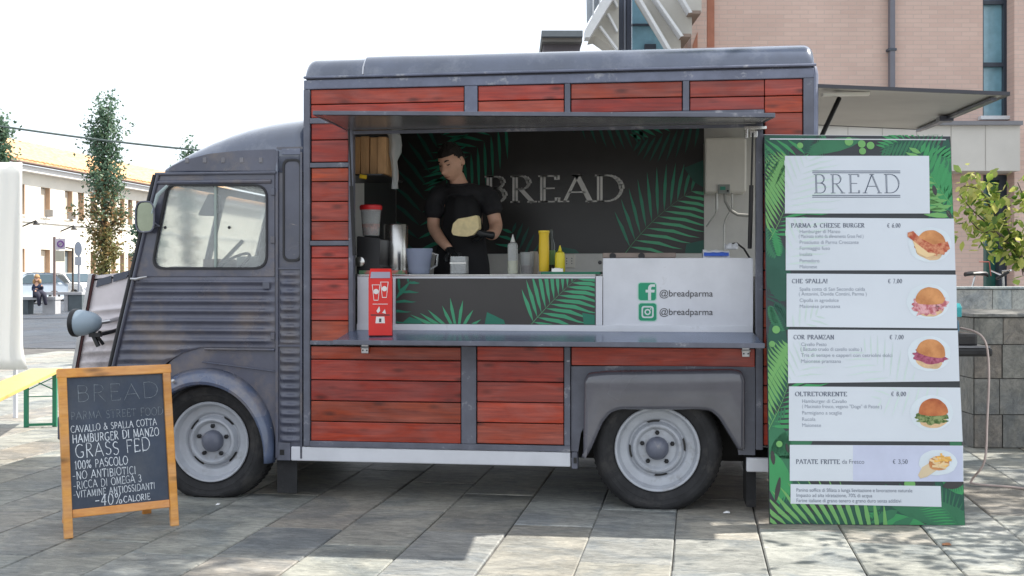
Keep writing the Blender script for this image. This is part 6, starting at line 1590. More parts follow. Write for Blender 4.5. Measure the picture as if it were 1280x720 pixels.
# ------------------------------------------------------------------ FAR LEFT BUILDING
FX = -38.5
def fy(px): return WX(px, HY, FX).y
def fz(px, py): return WX(px, py, FX).z
ze = 8.0
lbd = thing('plaster_building', (FX, fy(60), 0), 'long cream two storey building with orange tiled roof across the square', 'building')
M_plaster = pm('cream_plaster', (.84,.78,.67), .85, var=.06, scale=.6); M_tile = pm('roof_tile', (.72,.42,.22), .8, var=.25, scale=3, stretch=(1,1,1)); M_trimw = plain('stone_trim', (.8,.77,.72), .7)  # tile base colour lightened to imitate hazy glare
ya, yb2 = fy(-120), fy(330)
zu0, zu1 = 5.05, 6.9
ups = [(-60,-50),(-30,-20),(0,10),(20,31),(51,62.8),(81,90.6),(97,105),(113,119.5),(126,132),(139,144.5),(150,155.5),(160,165.5),(170,175),(179,184),(188,192.5)]
holes = []
for a, b in ups: holes.append([(fy(a), zu0), (fy(b), zu0), (fy(b), zu1), (fy(a), zu1)])
for a, b in ups:
    if a not in (0, 97): holes.append([(fy(a), 1.1), (fy(b), 1.1), (fy(b), 3.0), (fy(a), 3.0)])
MB().prism([[(ya, 0), (yb2, 0), (yb2, ze), (ya, ze)]]+holes, lambda u, v: Vector((FX, u, v)), Vector((-.4, 0, 0))).build('facade', M_plaster, lbd)
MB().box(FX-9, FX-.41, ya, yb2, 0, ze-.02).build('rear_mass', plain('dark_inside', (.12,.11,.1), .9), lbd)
ridge = WX(20, 181, FX-5.5).z
def tl2(y, t): return Vector((FX+.7-6.2*t, y, ze+.12+(ridge-ze)*t))
MB().prism([(ya, 0), (yb2, 0), (yb2, 1), (ya, 1)], tl2, Vector((0, 0, .12))).build('roof', M_tile, lbd)
m = MB(); y = ya
while y < yb2:
    m.tube([tl2(y, 0)+Vector((0, 0, .14)), tl2(y, 1)+Vector((0, 0, .14))], .12, 5); y += .55
m.build('roof_tile_rows', M_tile, lbd, kind='stuff')
MB().box(FX+.001, FX+.55, ya, yb2, ze-.35, ze+.0).build('eaves', M_trimw, lbd); MB().tube([(FX+.72, ya, ze+.1), (FX+.72, yb2, ze+.1)], .09, 6).build('gutter', plain('gutter_brown', (.14,.09,.07), .5), lbd)
MB().box(FX+.001, FX+.08, ya, yb2, 4.65, 4.8).build('string_course', M_trimw, lbd)
M_shut = plain('brown_shutter', (.42,.29,.2), .6); M_pane_far = pm('far_pane', (.25,.3,.32), .15, var=.05)
for k, h in enumerate(holes):
    y0_, y1_ = h[0][0], h[1][0]; z0_, z1_ = h[0][1], h[2][1]
    wn = MB().box(FX-.33, FX-.28, y0_+.04, y1_-.04, z0_+.05, z1_-.05).build('window', plain('window_blind', (.66,.58,.47), .7) if k % 4 != 3 else M_pane_far, lbd)
    MB().box(FX-.3, FX+.02, y1_-.10, y1_-.001, z0_+.001, z1_-.001).box(FX-.27, FX-.2, y0_+.001, y0_+.06, z0_+.001, z1_-.001).build('shutter', M_shut, wn)
    MB().box(FX+.002, FX+.1, y0_-.08, y1_+.08, z0_-.09, z0_-.004).build('sill', M_trimw, wn)
    if k in (4, 5): MB().box(FX-.05, FX+.5, y0_+.5, y1_-.5, z0_+.0, z0_+.45).build('air_conditioner', plain('ac_grey', (.3,.29,.28), .6), wn, bevel=.02)
for px, py in ((28, 283), (76, 289)):
    y, z = fy(px), fz(px, py); t_ = thing('wall_lamp', (FX, y, z), 'small dark bracket lamp on the cream facade, %s' % ('the nearer one' if px == 28 else 'the farther one beside the sign post'), 'lamp')
    MB().tube([(FX, y, z), (FX+.9, y, z+.35)], .05, 6).build('bracket', M_black, t_); MB().lathe([(.05, .0), (.2, -.2), (.2, -.25)], (FX+.9, y, z+.33), n=10).build('lamp_shade', M_black, t_)

# ------------------------------------------------------------------ OVERHEAD CABLE
p0, p1 = WD(-160, 132, 24), WD(560, 205, 24); pts = [p0.lerp(p1, k/20)-Vector((0, 0, .25*math.sin(math.pi*k/20))) for k in range(21)]
MB().tube(pts, .024, 6).build('overhead_cable', plain('cable_grey', (.1,.13,.12), .6), None, org=tuple(p0), label='pale grey overhead cable sloping across the white sky on the left', cat='cable')
def pole(p, dd):
    pass

# ------------------------------------------------------------------ TREES
ML_top = leaf_mat('leaf_blue_green', [(.06,.12,.07), (.11,.2,.13), (.2,.3,.2), (.1,.15,.07)])
ML_mid = leaf_mat('leaf_orange', [(.26,.14,.06), (.42,.24,.11), (.12,.15,.07), (.2,.2,.08)])
ML_low = leaf_mat('leaf_olive', [(.12,.14,.05), (.26,.27,.1), (.38,.25,.1), (.18,.2,.08)])
ML_near = leaf_mat('leaf_fresh', [(.06,.13,.02), (.18,.28,.05), (.4,.46,.1), (.55,.52,.18), (.25,.34,.06)], .5)
M_bark = pm('bark', (.09,.07,.055), .9, var=.4, scale=12, stretch=(3,3,.6), bump=.5, bscale=20)
def leaf(mb, p, s_, r_):
    d = Vector((r_.gauss(0, 1), r_.gauss(0, 1), r_.gauss(0, .7))).normalized(); e = d.cross(Vector((r_.gauss(0, 1), r_.gauss(0, 1), r_.gauss(0, 1)))).normalized()
    a = p-d*s_*.5; mb.add([a, p+e*s_*.3, p+d*s_*.5, p-e*s_*.3], [(0,1,2,3)])
def column_tree(base, h, r, z0, seed, label, nleaf=5200, ls=.16, dens=1.0, tip=True):
    r_ = random.Random(seed); t_ = thing('young_tree', tuple(base), label, 'tree', None)
    tr = MB().tube([base+Vector((r_.uniform(-.05, .05), r_.uniform(-.05, .05), 0))+Vector((0, 0, h*k/8)) for k in range(9)], [.11*(1-.105*k) for k in range(9)], 7).build('trunk', M_bark, t_, smooth=True)
    lm = MB(); cl = []
    for k in range(46):
        t = k/45; z = z0+(h-z0)*t; a = k*2.4+r_.uniform(-.4, .4); rr_ = r*(math.sin(math.pi*(.12+.8*t))**.6)*r_.uniform(.45, 1.05)
        b = base+Vector((0, 0, z-.35)); e = base+Vector((math.cos(a)*rr_, math.sin(a)*rr_, z+.45*r_.uniform(.5, 1.4))); lm.tube([b, b.lerp(e, .5)+Vector((0, 0, -.05)), e], [.03, .02, .008], 4)
        for q_ in range(5):
            c = b.lerp(e, .35+.16*q_)+Vector((r_.gauss(0, .1), r_.gauss(0, .1), r_.gauss(0, .12))); cl.append((c, r_.uniform(.16, .32), (c.z-base.z)/h))
    lm.build('limb', M_bark, tr)
    ms = {0: MB(), 1: MB(), 2: MB()}
    for k in range(nleaf):
        c, cr_, t = r_.choice(cl); p = c+Vector((r_.gauss(0, 1), r_.gauss(0, 1), r_.gauss(0, 1)))*cr_*.55
        t2 = t+r_.gauss(0, .075); g_i = 0 if t2 > .56 else (1 if t2 > .44 else 2)
        leaf(ms[g_i], p, ls*r_.uniform(.6, 1.2), r_)
    for i, mt in ((0, ML_top), (1, ML_mid), (2, ML_low)):
        if ms[i].v: ms[i].build('crown', mt, t_, kind='stuff')
    return t_
def gpt(px, d): p = WD(px, HY, d); return Vector((p.x, p.y, 0))
def htop(py, d): return EYE+(HY-py)*d/FP
column_tree(gpt(131, 34), htop(112, 34)-.75, .64, 1.3, 4, 'slender young tree with blue green top and rusty lower leaves left of the cab', 8000, .12)
column_tree(gpt(-3, 36), htop(140, 36)-.5, .36, 4.6, 9, 'rusty green crown cut off by the left picture edge above the tent', 1900, .15)
column_tree(gpt(235, 50), htop(166, 50)-.9, .42, 1.6, 12, 'tree tip showing just above the rounded cab roof', 2200, .17)
column_tree(gpt(184, 44), htop(258, 44)-.7, .6, 1.2, 15, 'yellowish small tree seen behind the door mirror', 3000, .18)

# ------------------------------------------------------------------ FAR BENCHES, WOMAN, CARS, SIGNS
M_conc = pm('bench_stone', (.42,.42,.43), .8, var=.12, scale=2); M_conc2 = pm('bench_dark_stone', (.10,.12,.13), .8, var=.15, scale=2)
def stone_bench(px0, px1, py, d, label, dark_end, legs):
    zt = htop(py, d); a, b = WD(px0, HY, d), WD(px1, HY, d)
    t_ = thing('stone_bench', ((a.x+b.x)/2, (a.y+b.y)/2, 0), label, 'bench')
    P_ = lambda u, v, z: a+(b-a)*u+FWD*v+Vector((0, 0, z-EYE))
    def bx(u0, u1, v0, v1, z0, z1, nm, mt, ut0=None):
        MB().add([P_(u0, v0, z0), P_(u1, v0, z0), P_(u1, v1, z0), P_(u0, v1, z0), P_(ut0 if ut0 is not None else u0, v0, z1), P_(u1, v0, z1), P_(u1, v1, z1), P_(ut0 if ut0 is not None else u0, v1, z1)], [(0,3,2,1),(4,5,6,7),(0,1,5,4),(1,2,6,5),(2,3,7,6),(3,0,4,7)]).build(nm, mt, t_)
    bx(0, 1, -.25, .3, zt-.1, zt, 'seat', M_conc)
    for l0, l1, mt in legs: bx(l0, l1, -.2, .25, 0, zt-.101, 'support', mt)
    return zt
stone_bench(26, 73, 371, 38, 'long pale stone bench with the seated woman on it', 0, [(.02, .26, M_conc2), (.64, .98, M_conc)])
stone_bench(60, 105.5, 365, 41, 'dark ended stone bench just left of the van nose', 0, [(.5, .6, M_conc), (.62, .99, M_conc2)])
# seated woman
wd_ = 37.9; wc = WD(47, HY, wd_); zs_ = htop(370, 38)
wo = thing('person', (wc.x, wc.y, 0), 'woman with long fair hair and navy jacket sitting on the far stone bench', 'person')
wv = lambda px, py, dv=0: WD(px, py, wd_+dv)
Jw = {'pelvis': (Vector((wc.x, wc.y, zs_+.11)), .15, .13), 'chest': (wv(46.5, 359.5), .13, .10), 'neck': (wv(46.3, 353.5), .05, .05), 'head0': (wv(46.3, 351), .05, .05),
      'shR': (wv(43, 355.5), .05, .05), 'elR': (wv(41.5, 362), .04, .04), 'haR': (wv(45, 364.5, -.3), .03, .03), 'shL': (wv(50, 355.5), .05, .05), 'elL': (wv(52.5, 361), .04, .04), 'haL': (wv(52, 356.5, -.28), .03, .03),
      'knR': (wv(48.5, 369, -.5), .07, .07), 'anR': (wv(49, 383, -.45), .045, .045), 'knL': (wv(55.5, 367.5, -.45), .07, .07), 'anL': (wv(57.5, 382, -.4), .045, .045)}
vs, fs = skin_mesh(Jw, [('pelvis','chest'),('chest','neck'),('neck','head0'),('chest','shR'),('shR','elR'),('elR','haR'),('chest','shL'),('shL','elL'),('elL','haL'),('pelvis','knR'),('knR','anR'),('pelvis','knL'),('knL','anL')], 1)
WM = Matrix.Translation(wv(46.4, 348.3)) @ Matrix.Rotation(R(15), 4, 'Z') @ Matrix.Rotation(R(20), 4, 'X')
mb = MB().add(vs, fs); hv, hf = head_geo(WM); mb.add(hv, hf); bo = mb.build('body', M_skin, wo, smooth='all'); remesh(bo, .014)
hv, hf = hair_geo(WM, 1.06, True, .03); o_ = MB().add(hv, hf).tube([wv(43.2, 349), wv(42.8, 353), wv(43.6, 357)], [.05, .06, .03]).tube([wv(49.4, 349), wv(49.8, 353), wv(49.2, 356)], [.05, .05, .02]).build('hair', pm('fair_hair', (.42,.25,.11), .6, var=.3, scale=30), wo, smooth='all'); o_.modifiers.new('s', 'SOLIDIFY').thickness = .02
Sj = {k_: (Jw[k_][0], Jw[k_][1]+.03, Jw[k_][2]+.03) for k_ in ('chest', 'pelvis', 'shR', 'elR', 'shL', 'elL')}
Sj['wR'] = (Jw['elR'][0].lerp(Jw['haR'][0], .8), .045, .045); Sj['wL'] = (Jw['elL'][0].lerp(Jw['haL'][0], .8), .045, .045)
vs, fs = skin_mesh(Sj, [('chest','pelvis'),('chest','shR'),('shR','elR'),('elR','wR'),('chest','shL'),('shL','elL'),('elL','wL')], 1)
MB().add(vs, fs).build('jacket', plain('navy_cloth', (.02,.03,.07), .8), wo, smooth='all')
Sj = {k_: (Jw[k_][0], Jw[k_][1]+.015, Jw[k_][2]+.015) for k_ in ('pelvis', 'knR', 'anR', 'knL', 'anL')}
vs, fs = skin_mesh(Sj, [('pelvis','knR'),('knR','anR'),('pelvis','knL'),('knL','anL')], 1)
MB().add(vs, fs).build('trousers', plain('dark_trousers', (.03,.03,.05), .8), wo, smooth='all')
# cars
def car(px, d, yaw, col, label, L_=4.1, Hh=1.48, van=False):
    c = gpt(px, d); t_ = thing('parked_car', tuple(c), label, 'car')
    M_ = Matrix.Translation(c) @ Matrix.Rotation(yaw, 4, 'Z')
    h = Hh; l = L_/2
    side = [(-l, .3), (-l+.02, .62), (-l+.15, .86), (-l*.45, .95), (-l*.12, h-.05), (.1*l, h), (.62*l, h-.03), (l*.9, .98), (l, .9), (l, .32), (l-.35, .22), (-l+.35, .22)]
    side = round_poly(side, .1, 3)
    m = MB(M_); n = len(side); prof_ = [(-.84, .9), (-.86, 1), (.86, 1), (.84, .9)]
    cxx = sum(p_[0] for p_ in side)/n; czz = .7
    for w_, k in ((-.80, .955), (-.86, 1), (.86, 1), (.80, .955)):
        for x, z in side:
            tum = .13*max(0, (z-.9)/.55); m.v.append(M_ @ Vector((cxx+(x-cxx)*k, w_*(1-tum), czz+(z-czz)*k)))
    for j in range(3):
        for i in range(n): m.f.append((j*n+i, j*n+(i+1) % n, (j+1)*n+(i+1) % n, (j+1)*n+i))
    tri = [tuple(t) for t in geometry.tessellate_polygon([[Vector((x, z, 0)) for x, z in side]])]
    m.f += tri+[tuple(3*n+i for i in t[::-1]) for t in tri]
    m.build('body', pm('car_paint', col, .25, var=.03, coat=.5), t_, smooth=True)
    gl = plain('car_glass', (.06,.09,.11), .08)
    for sy in (-1, 1):
        win = [(-l*.40, .97), (-l*.10, h-.12), (.08*l, h-.09), (.08*l, .97)]; win2 = [(.12*l, .97), (.12*l, h-.09), (.58*l, h-.11), (l*.80, 1.0)]
        for w_ in (win, win2): MB(M_).add([(x, sy*(.872-.13*.86*max(0, (z-.9)/.55)), z) for x, z in w_], [(0,1,2,3)]).build('side_window', gl, t_)
    for xs in ((-l*.44, -l*.13), (l*.88, l*.64)):
        y1 = .70; MB(M_).add([(xs[0]-.0, -y1-.05, .98), (xs[0], y1+.05, .98), (xs[1], y1-.04, h-.06), (xs[1], -y1+.04, h-.06)], [(0,1,2,3)]).build('windscreen', gl, t_).location = (M_.to_3x3() @ Vector((-.03 if xs[0] < 0 else .03, 0, .03)))
    for x in (-l*.62, l*.62):
        for sy in (-1, 1):
            q_ = M_ @ Vector((x, sy*.80, .31)); ax = M_.to_3x3() @ Vector((0, sy, 0))
            wm = MB(); M2 = Matrix.Translation(q_) @ ax.to_track_quat('Z', 'Y').to_matrix().to_4x4()
            wm.lathe([(.31, -.12), (.31, .08), (.22, .09), (.2, .06), (0, .06)], (0, 0, 0), n=20, M=M2); w_o = wm.build('wheel', M_rubber, t_, smooth=True)
            MB().lathe([(.2, .065), (.17, .085), (.05, .08), (0, .08)], (0, 0, 0), n=14, M=M2).build('wheel_cover', M_rim, w_o)
    for sy in (-.6, .6): MB(M_).box(-l-.012, -l+.05, sy-.14, sy+.14, .62, .74).build('headlight', M_white, t_); MB(M_).box(l-.04, l+.012, sy-.12, sy+.12, .7, .84).build('tail_light', M_red, t_)
    MB(M_).box(-l-.02, -l+.0, -.26, .26, .38, .48).build('number_plate', M_white, t_)
    return t_
car(24, 52, R(70), (.45,.52,.6), 'pale blue parked car half hidden behind the white tent')
car(70, 66, R(25), (.42,.44,.42), 'grey parked car behind the sign pole')
car(91, 60, R(155), (.78,.78,.78), 'white parked car right of the sign pole on the far street')
car(112, 69, R(10), (.75,.75,.74), 'white parked car farthest right beside the van nose')
# signs
def sign_pole(px, d, label, plates, hp):
    p = gpt(px, d); t_ = thing('street_sign', tuple(p), label, 'sign')
    MB().tube([p, p+Vector((0, 0, hp))], .05, 8).build('post', plain('post_brown', (.2,.14,.13), .6), t_, smooth=True)
    for (a, b, c, e, col_, nm) in plates:
        q0, q1 = WD(a, e, d-.09), WD(b, c, d-.09)
        MB().add([q0, Vector((q1.x, q1.y, q0.z)), q1, Vector((q0.x, q0.y, q1.z))]+[v+FWD*.03 for v in (q0, Vector((q1.x, q1.y, q0.z)), q1, Vector((q0.x, q0.y, q1.z)))], [(0,1,2,3),(7,6,5,4),(0,4,5,1),(1,5,6,2),(2,6,7,3),(3,7,4,0)]).build(nm, plain('plate_'+nm, col_, .5), t_)
    return t_
s1 = sign_pole(68, 40, 'brown post with a pale parking plate and a beige plate below', [(69, 81.5, 298, 312, (.62,.56,.6), 'sign_plate'), (69, 80.5, 313.5, 327, (.5,.46,.36), 'lower_plate')], htop(296, 40))
q_ = WD(75.5, 305, 39.88)
for r_o, r_i, mt in ((.125, .085, plain('purple_print', (.2,.06,.3), .5)),):
    MB().prism([[(r_o*math.cos(2*math.pi*k/18), r_o*math.sin(2*math.pi*k/18)) for k in range(18)], [(r_i*math.cos(2*math.pi*k/18), r_i*math.sin(2*math.pi*k/18)) for k in range(18)]], lambda u, v: q_+RGT*u+Vector((0, 0, v)), FWD*.004).build('printed_ring', mt, s1)
MB().bar(q_+RGT*-.09+Vector((0, 0, -.09)), q_+RGT*.09+Vector((0, 0, .09)), .035, .006).build('printed_bar', plain('purple_bar', (.2,.06,.3), .5), s1)
p = gpt(91, 42); s2 = thing('street_sign', tuple(p), 'round sign seen edge on beside a thin dark post near the tree', 'sign')
MB().tube([p, p+Vector((0, 0, htop(310, 42)))], .035, 8).tube([p+Vector((0, 0, htop(311, 42))), p+RGT*-.3+Vector((0, 0, htop(309, 42)))], .03, 6).build('post', M_bark, s2, smooth=True)
m = MB(); c0 = WD(97.5, 311, 42); 
m.prism([(.14*math.cos(2*math.pi*k/20), .27*math.sin(2*math.pi*k/20)) for k in range(20)], lambda u, v: c0+RGT*u+Vector((0, 0, v)), FWD*.04); m.build('round_plate', plain('sign_grey', (.33,.36,.42), .5), s2)
MB().tube([Vector((c0.x, c0.y, 0))+FWD*.08, c0+Vector((0, 0, .2))+FWD*.08], .04, 6).build('second_post', plain('post_grey', (.3,.32,.36), .5), s2)
MB().prism([(-.12, -.62), (.12, -.62), (.12, -.3), (-.12, -.3)], lambda u, v: c0+RGT*u+Vector((0, 0, v)), FWD*.04).build('lower_plate', plain('sign_grey2', (.4,.42,.46), .5), s2)

# ------------------------------------------------------------------ BRICK BUILDING (right) - its facade stands square to the view direction
BDist = 18.0
M_brick = bpy.data.materials.new('pink_brick'); M_brick.use_nodes = True
N = M_brick.node_tree.nodes; L = M_brick.node_tree.links; b_ = N['Principled BSDF']
tc = N.new('ShaderNodeTexCoord'); mp = N.new('ShaderNodeMapping'); mp.inputs['Rotation'].default_value = (0, 0, 0)
sp_ = N.new('ShaderNodeSeparateXYZ'); cb_ = N.new('ShaderNodeCombineXYZ'); L.new(tc.outputs['Object'], sp_.inputs[0]); L.new(sp_.outputs[0], cb_.inputs[0]); L.new(sp_.outputs[2], cb_.inputs[1])
bt_ = N.new('ShaderNodeTexBrick'); L.new(cb_.outputs[0], bt_.inputs['Vector']); bt_.inputs['Scale'].default_value = 1; bt_.inputs['Brick Width'].default_value = .26; bt_.inputs['Row Height'].default_value = .07; bt_.inputs['Mortar Size'].default_value = .006
bt_.inputs['Color1'].default_value = (.60,.43,.37,1); bt_.inputs['Color2'].default_value = (.645,.475,.41,1); bt_.inputs['Mortar'].default_value = (.54,.42,.37,1)
nz_n = N.new('ShaderNodeTexNoise'); nz_n.inputs['Scale'].default_value = .8; nz_n.inputs['Detail'].default_value = 6; L.new(tc.outputs['Object'], nz_n.inputs['Vector'])
mr_n = N.new('ShaderNodeMapRange'); mr_n.inputs[1].default_value = .3; mr_n.inputs[2].default_value = .7; mr_n.inputs[3].default_value = .9; mr_n.inputs[4].default_value = 1.08; L.new(nz_n.outputs['Fac'], mr_n.inputs[0])
hs_n = N.new('ShaderNodeHueSaturation'); L.new(mr_n.outputs[0], hs_n.inputs['Value']); L.new(bt_.outputs['Color'], hs_n.inputs['Color']); L.new(hs_n.outputs[0], b_.inputs['Base Color']); b_.inputs['Roughness'].default_value = .85
bp_n = N.new('ShaderNodeBump'); bp_n.inputs['Strength'].default_value = .4; bp_n.inputs['Distance'].default_value = .01; L.new(bt_.outputs['Fac'], bp_n.inputs['Height']); bp_n.invert = True; L.new(bp_n.outputs[0], b_.inputs['Normal'])
M_bandc = pm('band_concrete', (.55,.53,.5), .8, var=.06, scale=1.2); M_soff = pm('soffit_concrete', (.5,.48,.44), .85, var=.08, scale=1.5); M_soffl = pm('pale_concrete', (.66,.67,.69), .8, var=.05)
M_bglass = pm('sky_toned_glass', (.26,.50,.62), .15, var=.1, spec=.9, coat=.5); M_dframe = plain('dark_frame', (.06,.075,.10), .45)  # blue glass base stands in for reflected sky
O3 = WD(1000, HY, BDist); O3.z = 0
bb = bpy.data.objects.new('brick_building', None); COL.objects.link(bb); bb.location = O3; bb.rotation_euler.z = TH
setp(bb, 'pink brick building with pale concrete canopy and tall windows in reflected sky blue behind the van', 'building')
RM = Matrix.Rotation(TH, 3, 'Z')
def bu_(px, py, d=BDist): p = WD(px, py, d)-O3; q_ = RM.inverted() @ p; return (q_.x, q_.z, q_.y)
def bbuild(mb, nm, mat, par=None, **k):
    me_par = par or bb
    me = bpy.data.meshes.new(nm); me.from_pydata([tuple(v) for v in mb.v], [], mb.f); bm = bmesh.new(); bm.from_mesh(me); bmesh.ops.recalc_face_normals(bm, faces=bm.faces); bm.to_mesh(me); bm.free()
    me.materials.append(mat); o = bpy.data.objects.new(nm, me); COL.objects.link(o); o.parent = me_par; return setp(o, **k)
def bslab(pts, d, th, nm, mat, par=None, holes=()):
    loops = [[bu_(*p_, d)[:2] for p_ in pts]]+[[bu_(*p_, d)[:2] for p_ in h] for h in holes]
    off = d-BDist
    return bbuild(MB().prism(loops, lambda u, v: Vector((u, off, v)), Vector((0, th, 0))), nm, mat, par)
gy = HY+EYE*FP/BDist
win = [(1228.5, 145), (1264, 145), (1264, -140), (1228.5, -140)]; dor = [(1229, 400), (1263, 400), (1263, 218), (1229, 218)]
far_win = [(1330, 145), (1366, 145), (1366, -140), (1330, -140)]
bslab([(884, gy), (1560, gy), (1560, -420), (884, -420)], BDist, .45, 'brick_wall', M_brick, holes=(win, dor, far_win))
for wpts, nm in ((win, 'window'), (far_win, 'window')):
    x0_, x1_ = wpts[0][0], wpts[1][0]
    wn = bslab([(x0_-1, 146), (x1_+1, 146), (x1_+1, -141), (x0_-1, -141)], BDist+.22, .03, nm, M_bglass)
    for a in ((x0_-.3, x0_+1.0), (x1_-9, x1_-0.2)): bslab([(a[0], 145), (a[1], 145), (a[1], -140), (a[0], -140)], BDist+.12, .09, 'window_frame', M_dframe, wn)
    for y in (78, 0, -70): bslab([(x0_+1.2, y+5), (x1_-9.2, y+5), (x1_-9.2, y), (x0_+1.2, y)], BDist+.13, .08, 'window_rail', M_dframe, wn)
    bslab([(x0_-2, 149), (x1_+6, 149), (x1_+6, 144.5), (x0_-2, 144.5)], BDist-.12, .3, 'window_sill', M_soffl, wn)
dr = bslab([(1228, 400), (1264, 400), (1264, 217), (1228, 217)], BDist+.25, .03, 'glass_door', pm('green_glass', (.03,.14,.12), .1, var=.15, spec=.9))
bslab([(1249, 400), (1263, 400), (1263, 218), (1249, 218)], BDist+.1, .14, 'door_frame', M_dframe, dr); bslab([(1229.5, 225), (1248.9, 225), (1248.9, 218.5), (1229.5, 218.5)], BDist+.1, .1, 'door_head', M_dframe, dr)
bslab([(1018, 213.5), (1275, 213.5), (1275, 156.5), (1018, 156.5)], BDist-.55, .54, 'concrete_band', M_bandc)
bslab([(1018, 156), (1279, 156), (1279, 151), (1018, 151)], BDist-.62, .6, 'ledge', plain('ledge_grey', (.2,.2,.22), .6))
for x in (1060, 1103, 1146, 1189, 1232): bslab([(x-.35, 213), (x+.35, 213), (x+.35, 157), (x-.35, 157)], BDist-.555, .004, 'band_joint', plain('joint_grey', (.35,.33,.31), .8))
bslab([(1268, gy), (1300, gy), (1300, -420), (1268, -420)], BDist-.28, .27, 'brick_pier', M_brick)
bslab([(1112.8, 151), (1119, 151), (1119, -420), (1112.8, -420)], BDist-.14, .1, 'drainpipe', plain('pipe_grey', (.16,.16,.19), .5))
for y in (-10, 60, 125): bslab([(1111, y+3), (1121, y+3), (1121, y), (1111, y)], BDist-.15, .145, 'pipe_clip', M_dframe)
# left corner with concrete canopy
M_salm = pm('salmon_panel', (.42,.18,.12), .8, var=.08)
bslab([(884, gy), (893, gy), (893, -420), (884, -420)], BDist-.05, .045, 'corner_strip', M_salm)
bslab([(864, gy), (883.5, gy), (883.5, -420), (864, -420)], BDist-.15, .6, 'brick_pier', M_brick)
bslab([(866, 64), (872, 64), (872, 40), (866, 56)], BDist-.16, .008, 'small_window', M_salm)
bslab([(838, gy), (863.5, gy), (863.5, 18), (838, 44)], BDist+.3, .3, 'brick_return', M_brick)
bslab([(790, gy), (837.5, gy), (837.5, -420), (790, -420)], BDist+.5, .05, 'glazing', M_bglass)
for y in (29.5, -40): bslab([(790, y+2.3), (837, y+2.3), (837, y), (790, y)], BDist+.42, .07, 'glazing_bar', M_dframe)
bslab([(806, 70), (820, 70), (820, 55), (806, 55)], BDist+.42, .07, 'vent_panel', M_dframe)
for a, b in ((773, 779), (779.6, 782.2), (783, 789.6)): bslab([(a, gy), (b, gy), (b, -420), (a, -420)], BDist-.2-.04*(a < 780), .55, 'dark_column', plain('column_blue', (.055,.065,.10) if a != 779.6 else (.2,.22,.28), .4))
bslab([(736, gy), (752, gy), (752, 70), (736, 70)], BDist+6, .4, 'rear_wall', M_soffl)
# canopy: deep sloping slabs carried back from the face
def deep(pts, d0, d1, nm, mat, dx=0, dy=0):
    A_ = [Vector((bu_(*p_, d0)[0], d0-BDist, bu_(*p_, d0)[1])) for p_ in pts]; B_ = [Vector((v.x+dx, d1-BDist, v.z+dy)) for v in A_]
    n = len(pts); tri = [tuple(t) for t in geometry.tessellate_polygon([[Vector((v.x, v.z, 0)) for v in A_]])]
    m = MB(); m.v = A_+B_; m.f = tri+[tuple(n+i for i in t[::-1]) for t in tri]+[(i, (i+1) % n, n+(i+1) % n, n+i) for i in range(n)]
    return bbuild(m, nm, mat)
deep([(797, -60), (877, -60), (877, 15), (865, 15), (865, 43.5), (851, 43.5), (851, 64), (838, 64), (796, -4)], BDist-.9, BDist-.6, 'soffit_slab', M_soff)
for (a, b, w_) in (((793, -10), (838, 64), 3), ((813, -10), (852, 44.5), 2.6), ((847, -10), (863, 15), 2.6)):
    deep([a, (a[0]+w_*1.3, a[1]), (b[0]+w_, b[1]), (b[0]-1, b[1]+1)], BDist-1.15, BDist-.905, 'canopy_rib', M_soffl)
for (a, b, y) in ((851, 864, 42), (861, 876, 13)): deep([(a, y+4), (b, y+4), (b, y), (a, y)], BDist-1.12, BDist-.3, 'rib_end', plain('rib_end_brown', (.25,.19,.16), .8))
deep([(758, -10), (771, -10), (737, 46.5), (731.5, 46.5), (731.5, 37)], BDist-1.2, BDist-.9, 'canopy_fascia', M_soffl)
deep([(771, -10), (773.5, -10), (773.5, 66), (768, 62), (744, 45), (737, 46.5)], BDist-.88, BDist-.3, 'soffit_slab', M_soff)
for (a, b) in (((749, 33), (771.5, 63)), ((759, 17), (771.5, 40)), ((767, 0), (771.5, 9))): deep([a, (a[0]+2.6, a[1]-1), (b[0]+1.2, b[1]-2.5), b], BDist-1.0, BDist-.885, 'canopy_rib', M_soffl)
deep([(733, -10), (757, -10), (733.5, 30)], BDist-.3, BDist-.25, 'upper_glazing', pm('pale_glass', (.35,.38,.42), .15))
for x in (741, 749): deep([(x, -10), (x+1.5, -10), (x+1.5, 24-(x-741)*1.2), (x, 25-(x-741)*1.2)], BDist-.4, BDist-.31, 'glazing_bar', M_soffl)
# distant flat roofed block behind the van
d2 = 34
fb = thing('flat_roofed_block', tuple(gpt(700, d2)), 'low dark flat roofed block peeking over the van roof left of the brick building', 'building')
def fslab(x0_, x1_, y0_, y1_, d, th, nm, mat):
    a = WD(x0_, y1_, d); b = WD(x1_, y0_, d); 
    MB().add([Vector(p_)+FWD*t for t in (0, th) for p_ in ((a.x, a.y, a.z), (b.x, b.y, a.z), (b.x, b.y, b.z), (a.x, a.y, b.z))], [(0,1,2,3),(7,6,5,4),(0,4,5,1),(1,5,6,2),(2,6,7,3),(3,7,4,0)]).build(nm, mat, fb)
fslab(679, 725, 52, HY+EYE*FP/d2, d2, 5, 'wall', plain('block_wall', (.13,.12,.13), .8)); fslab(677, 728.5, 38, 45.5, d2-.6, 6.2, 'flat_roof', plain('block_roof', (.16,.18,.19), .6)); fslab(677.5, 728, 45.8, 52, d2-.4, 6, 'roof_edge', plain('block_edge', (.2,.19,.17), .7))

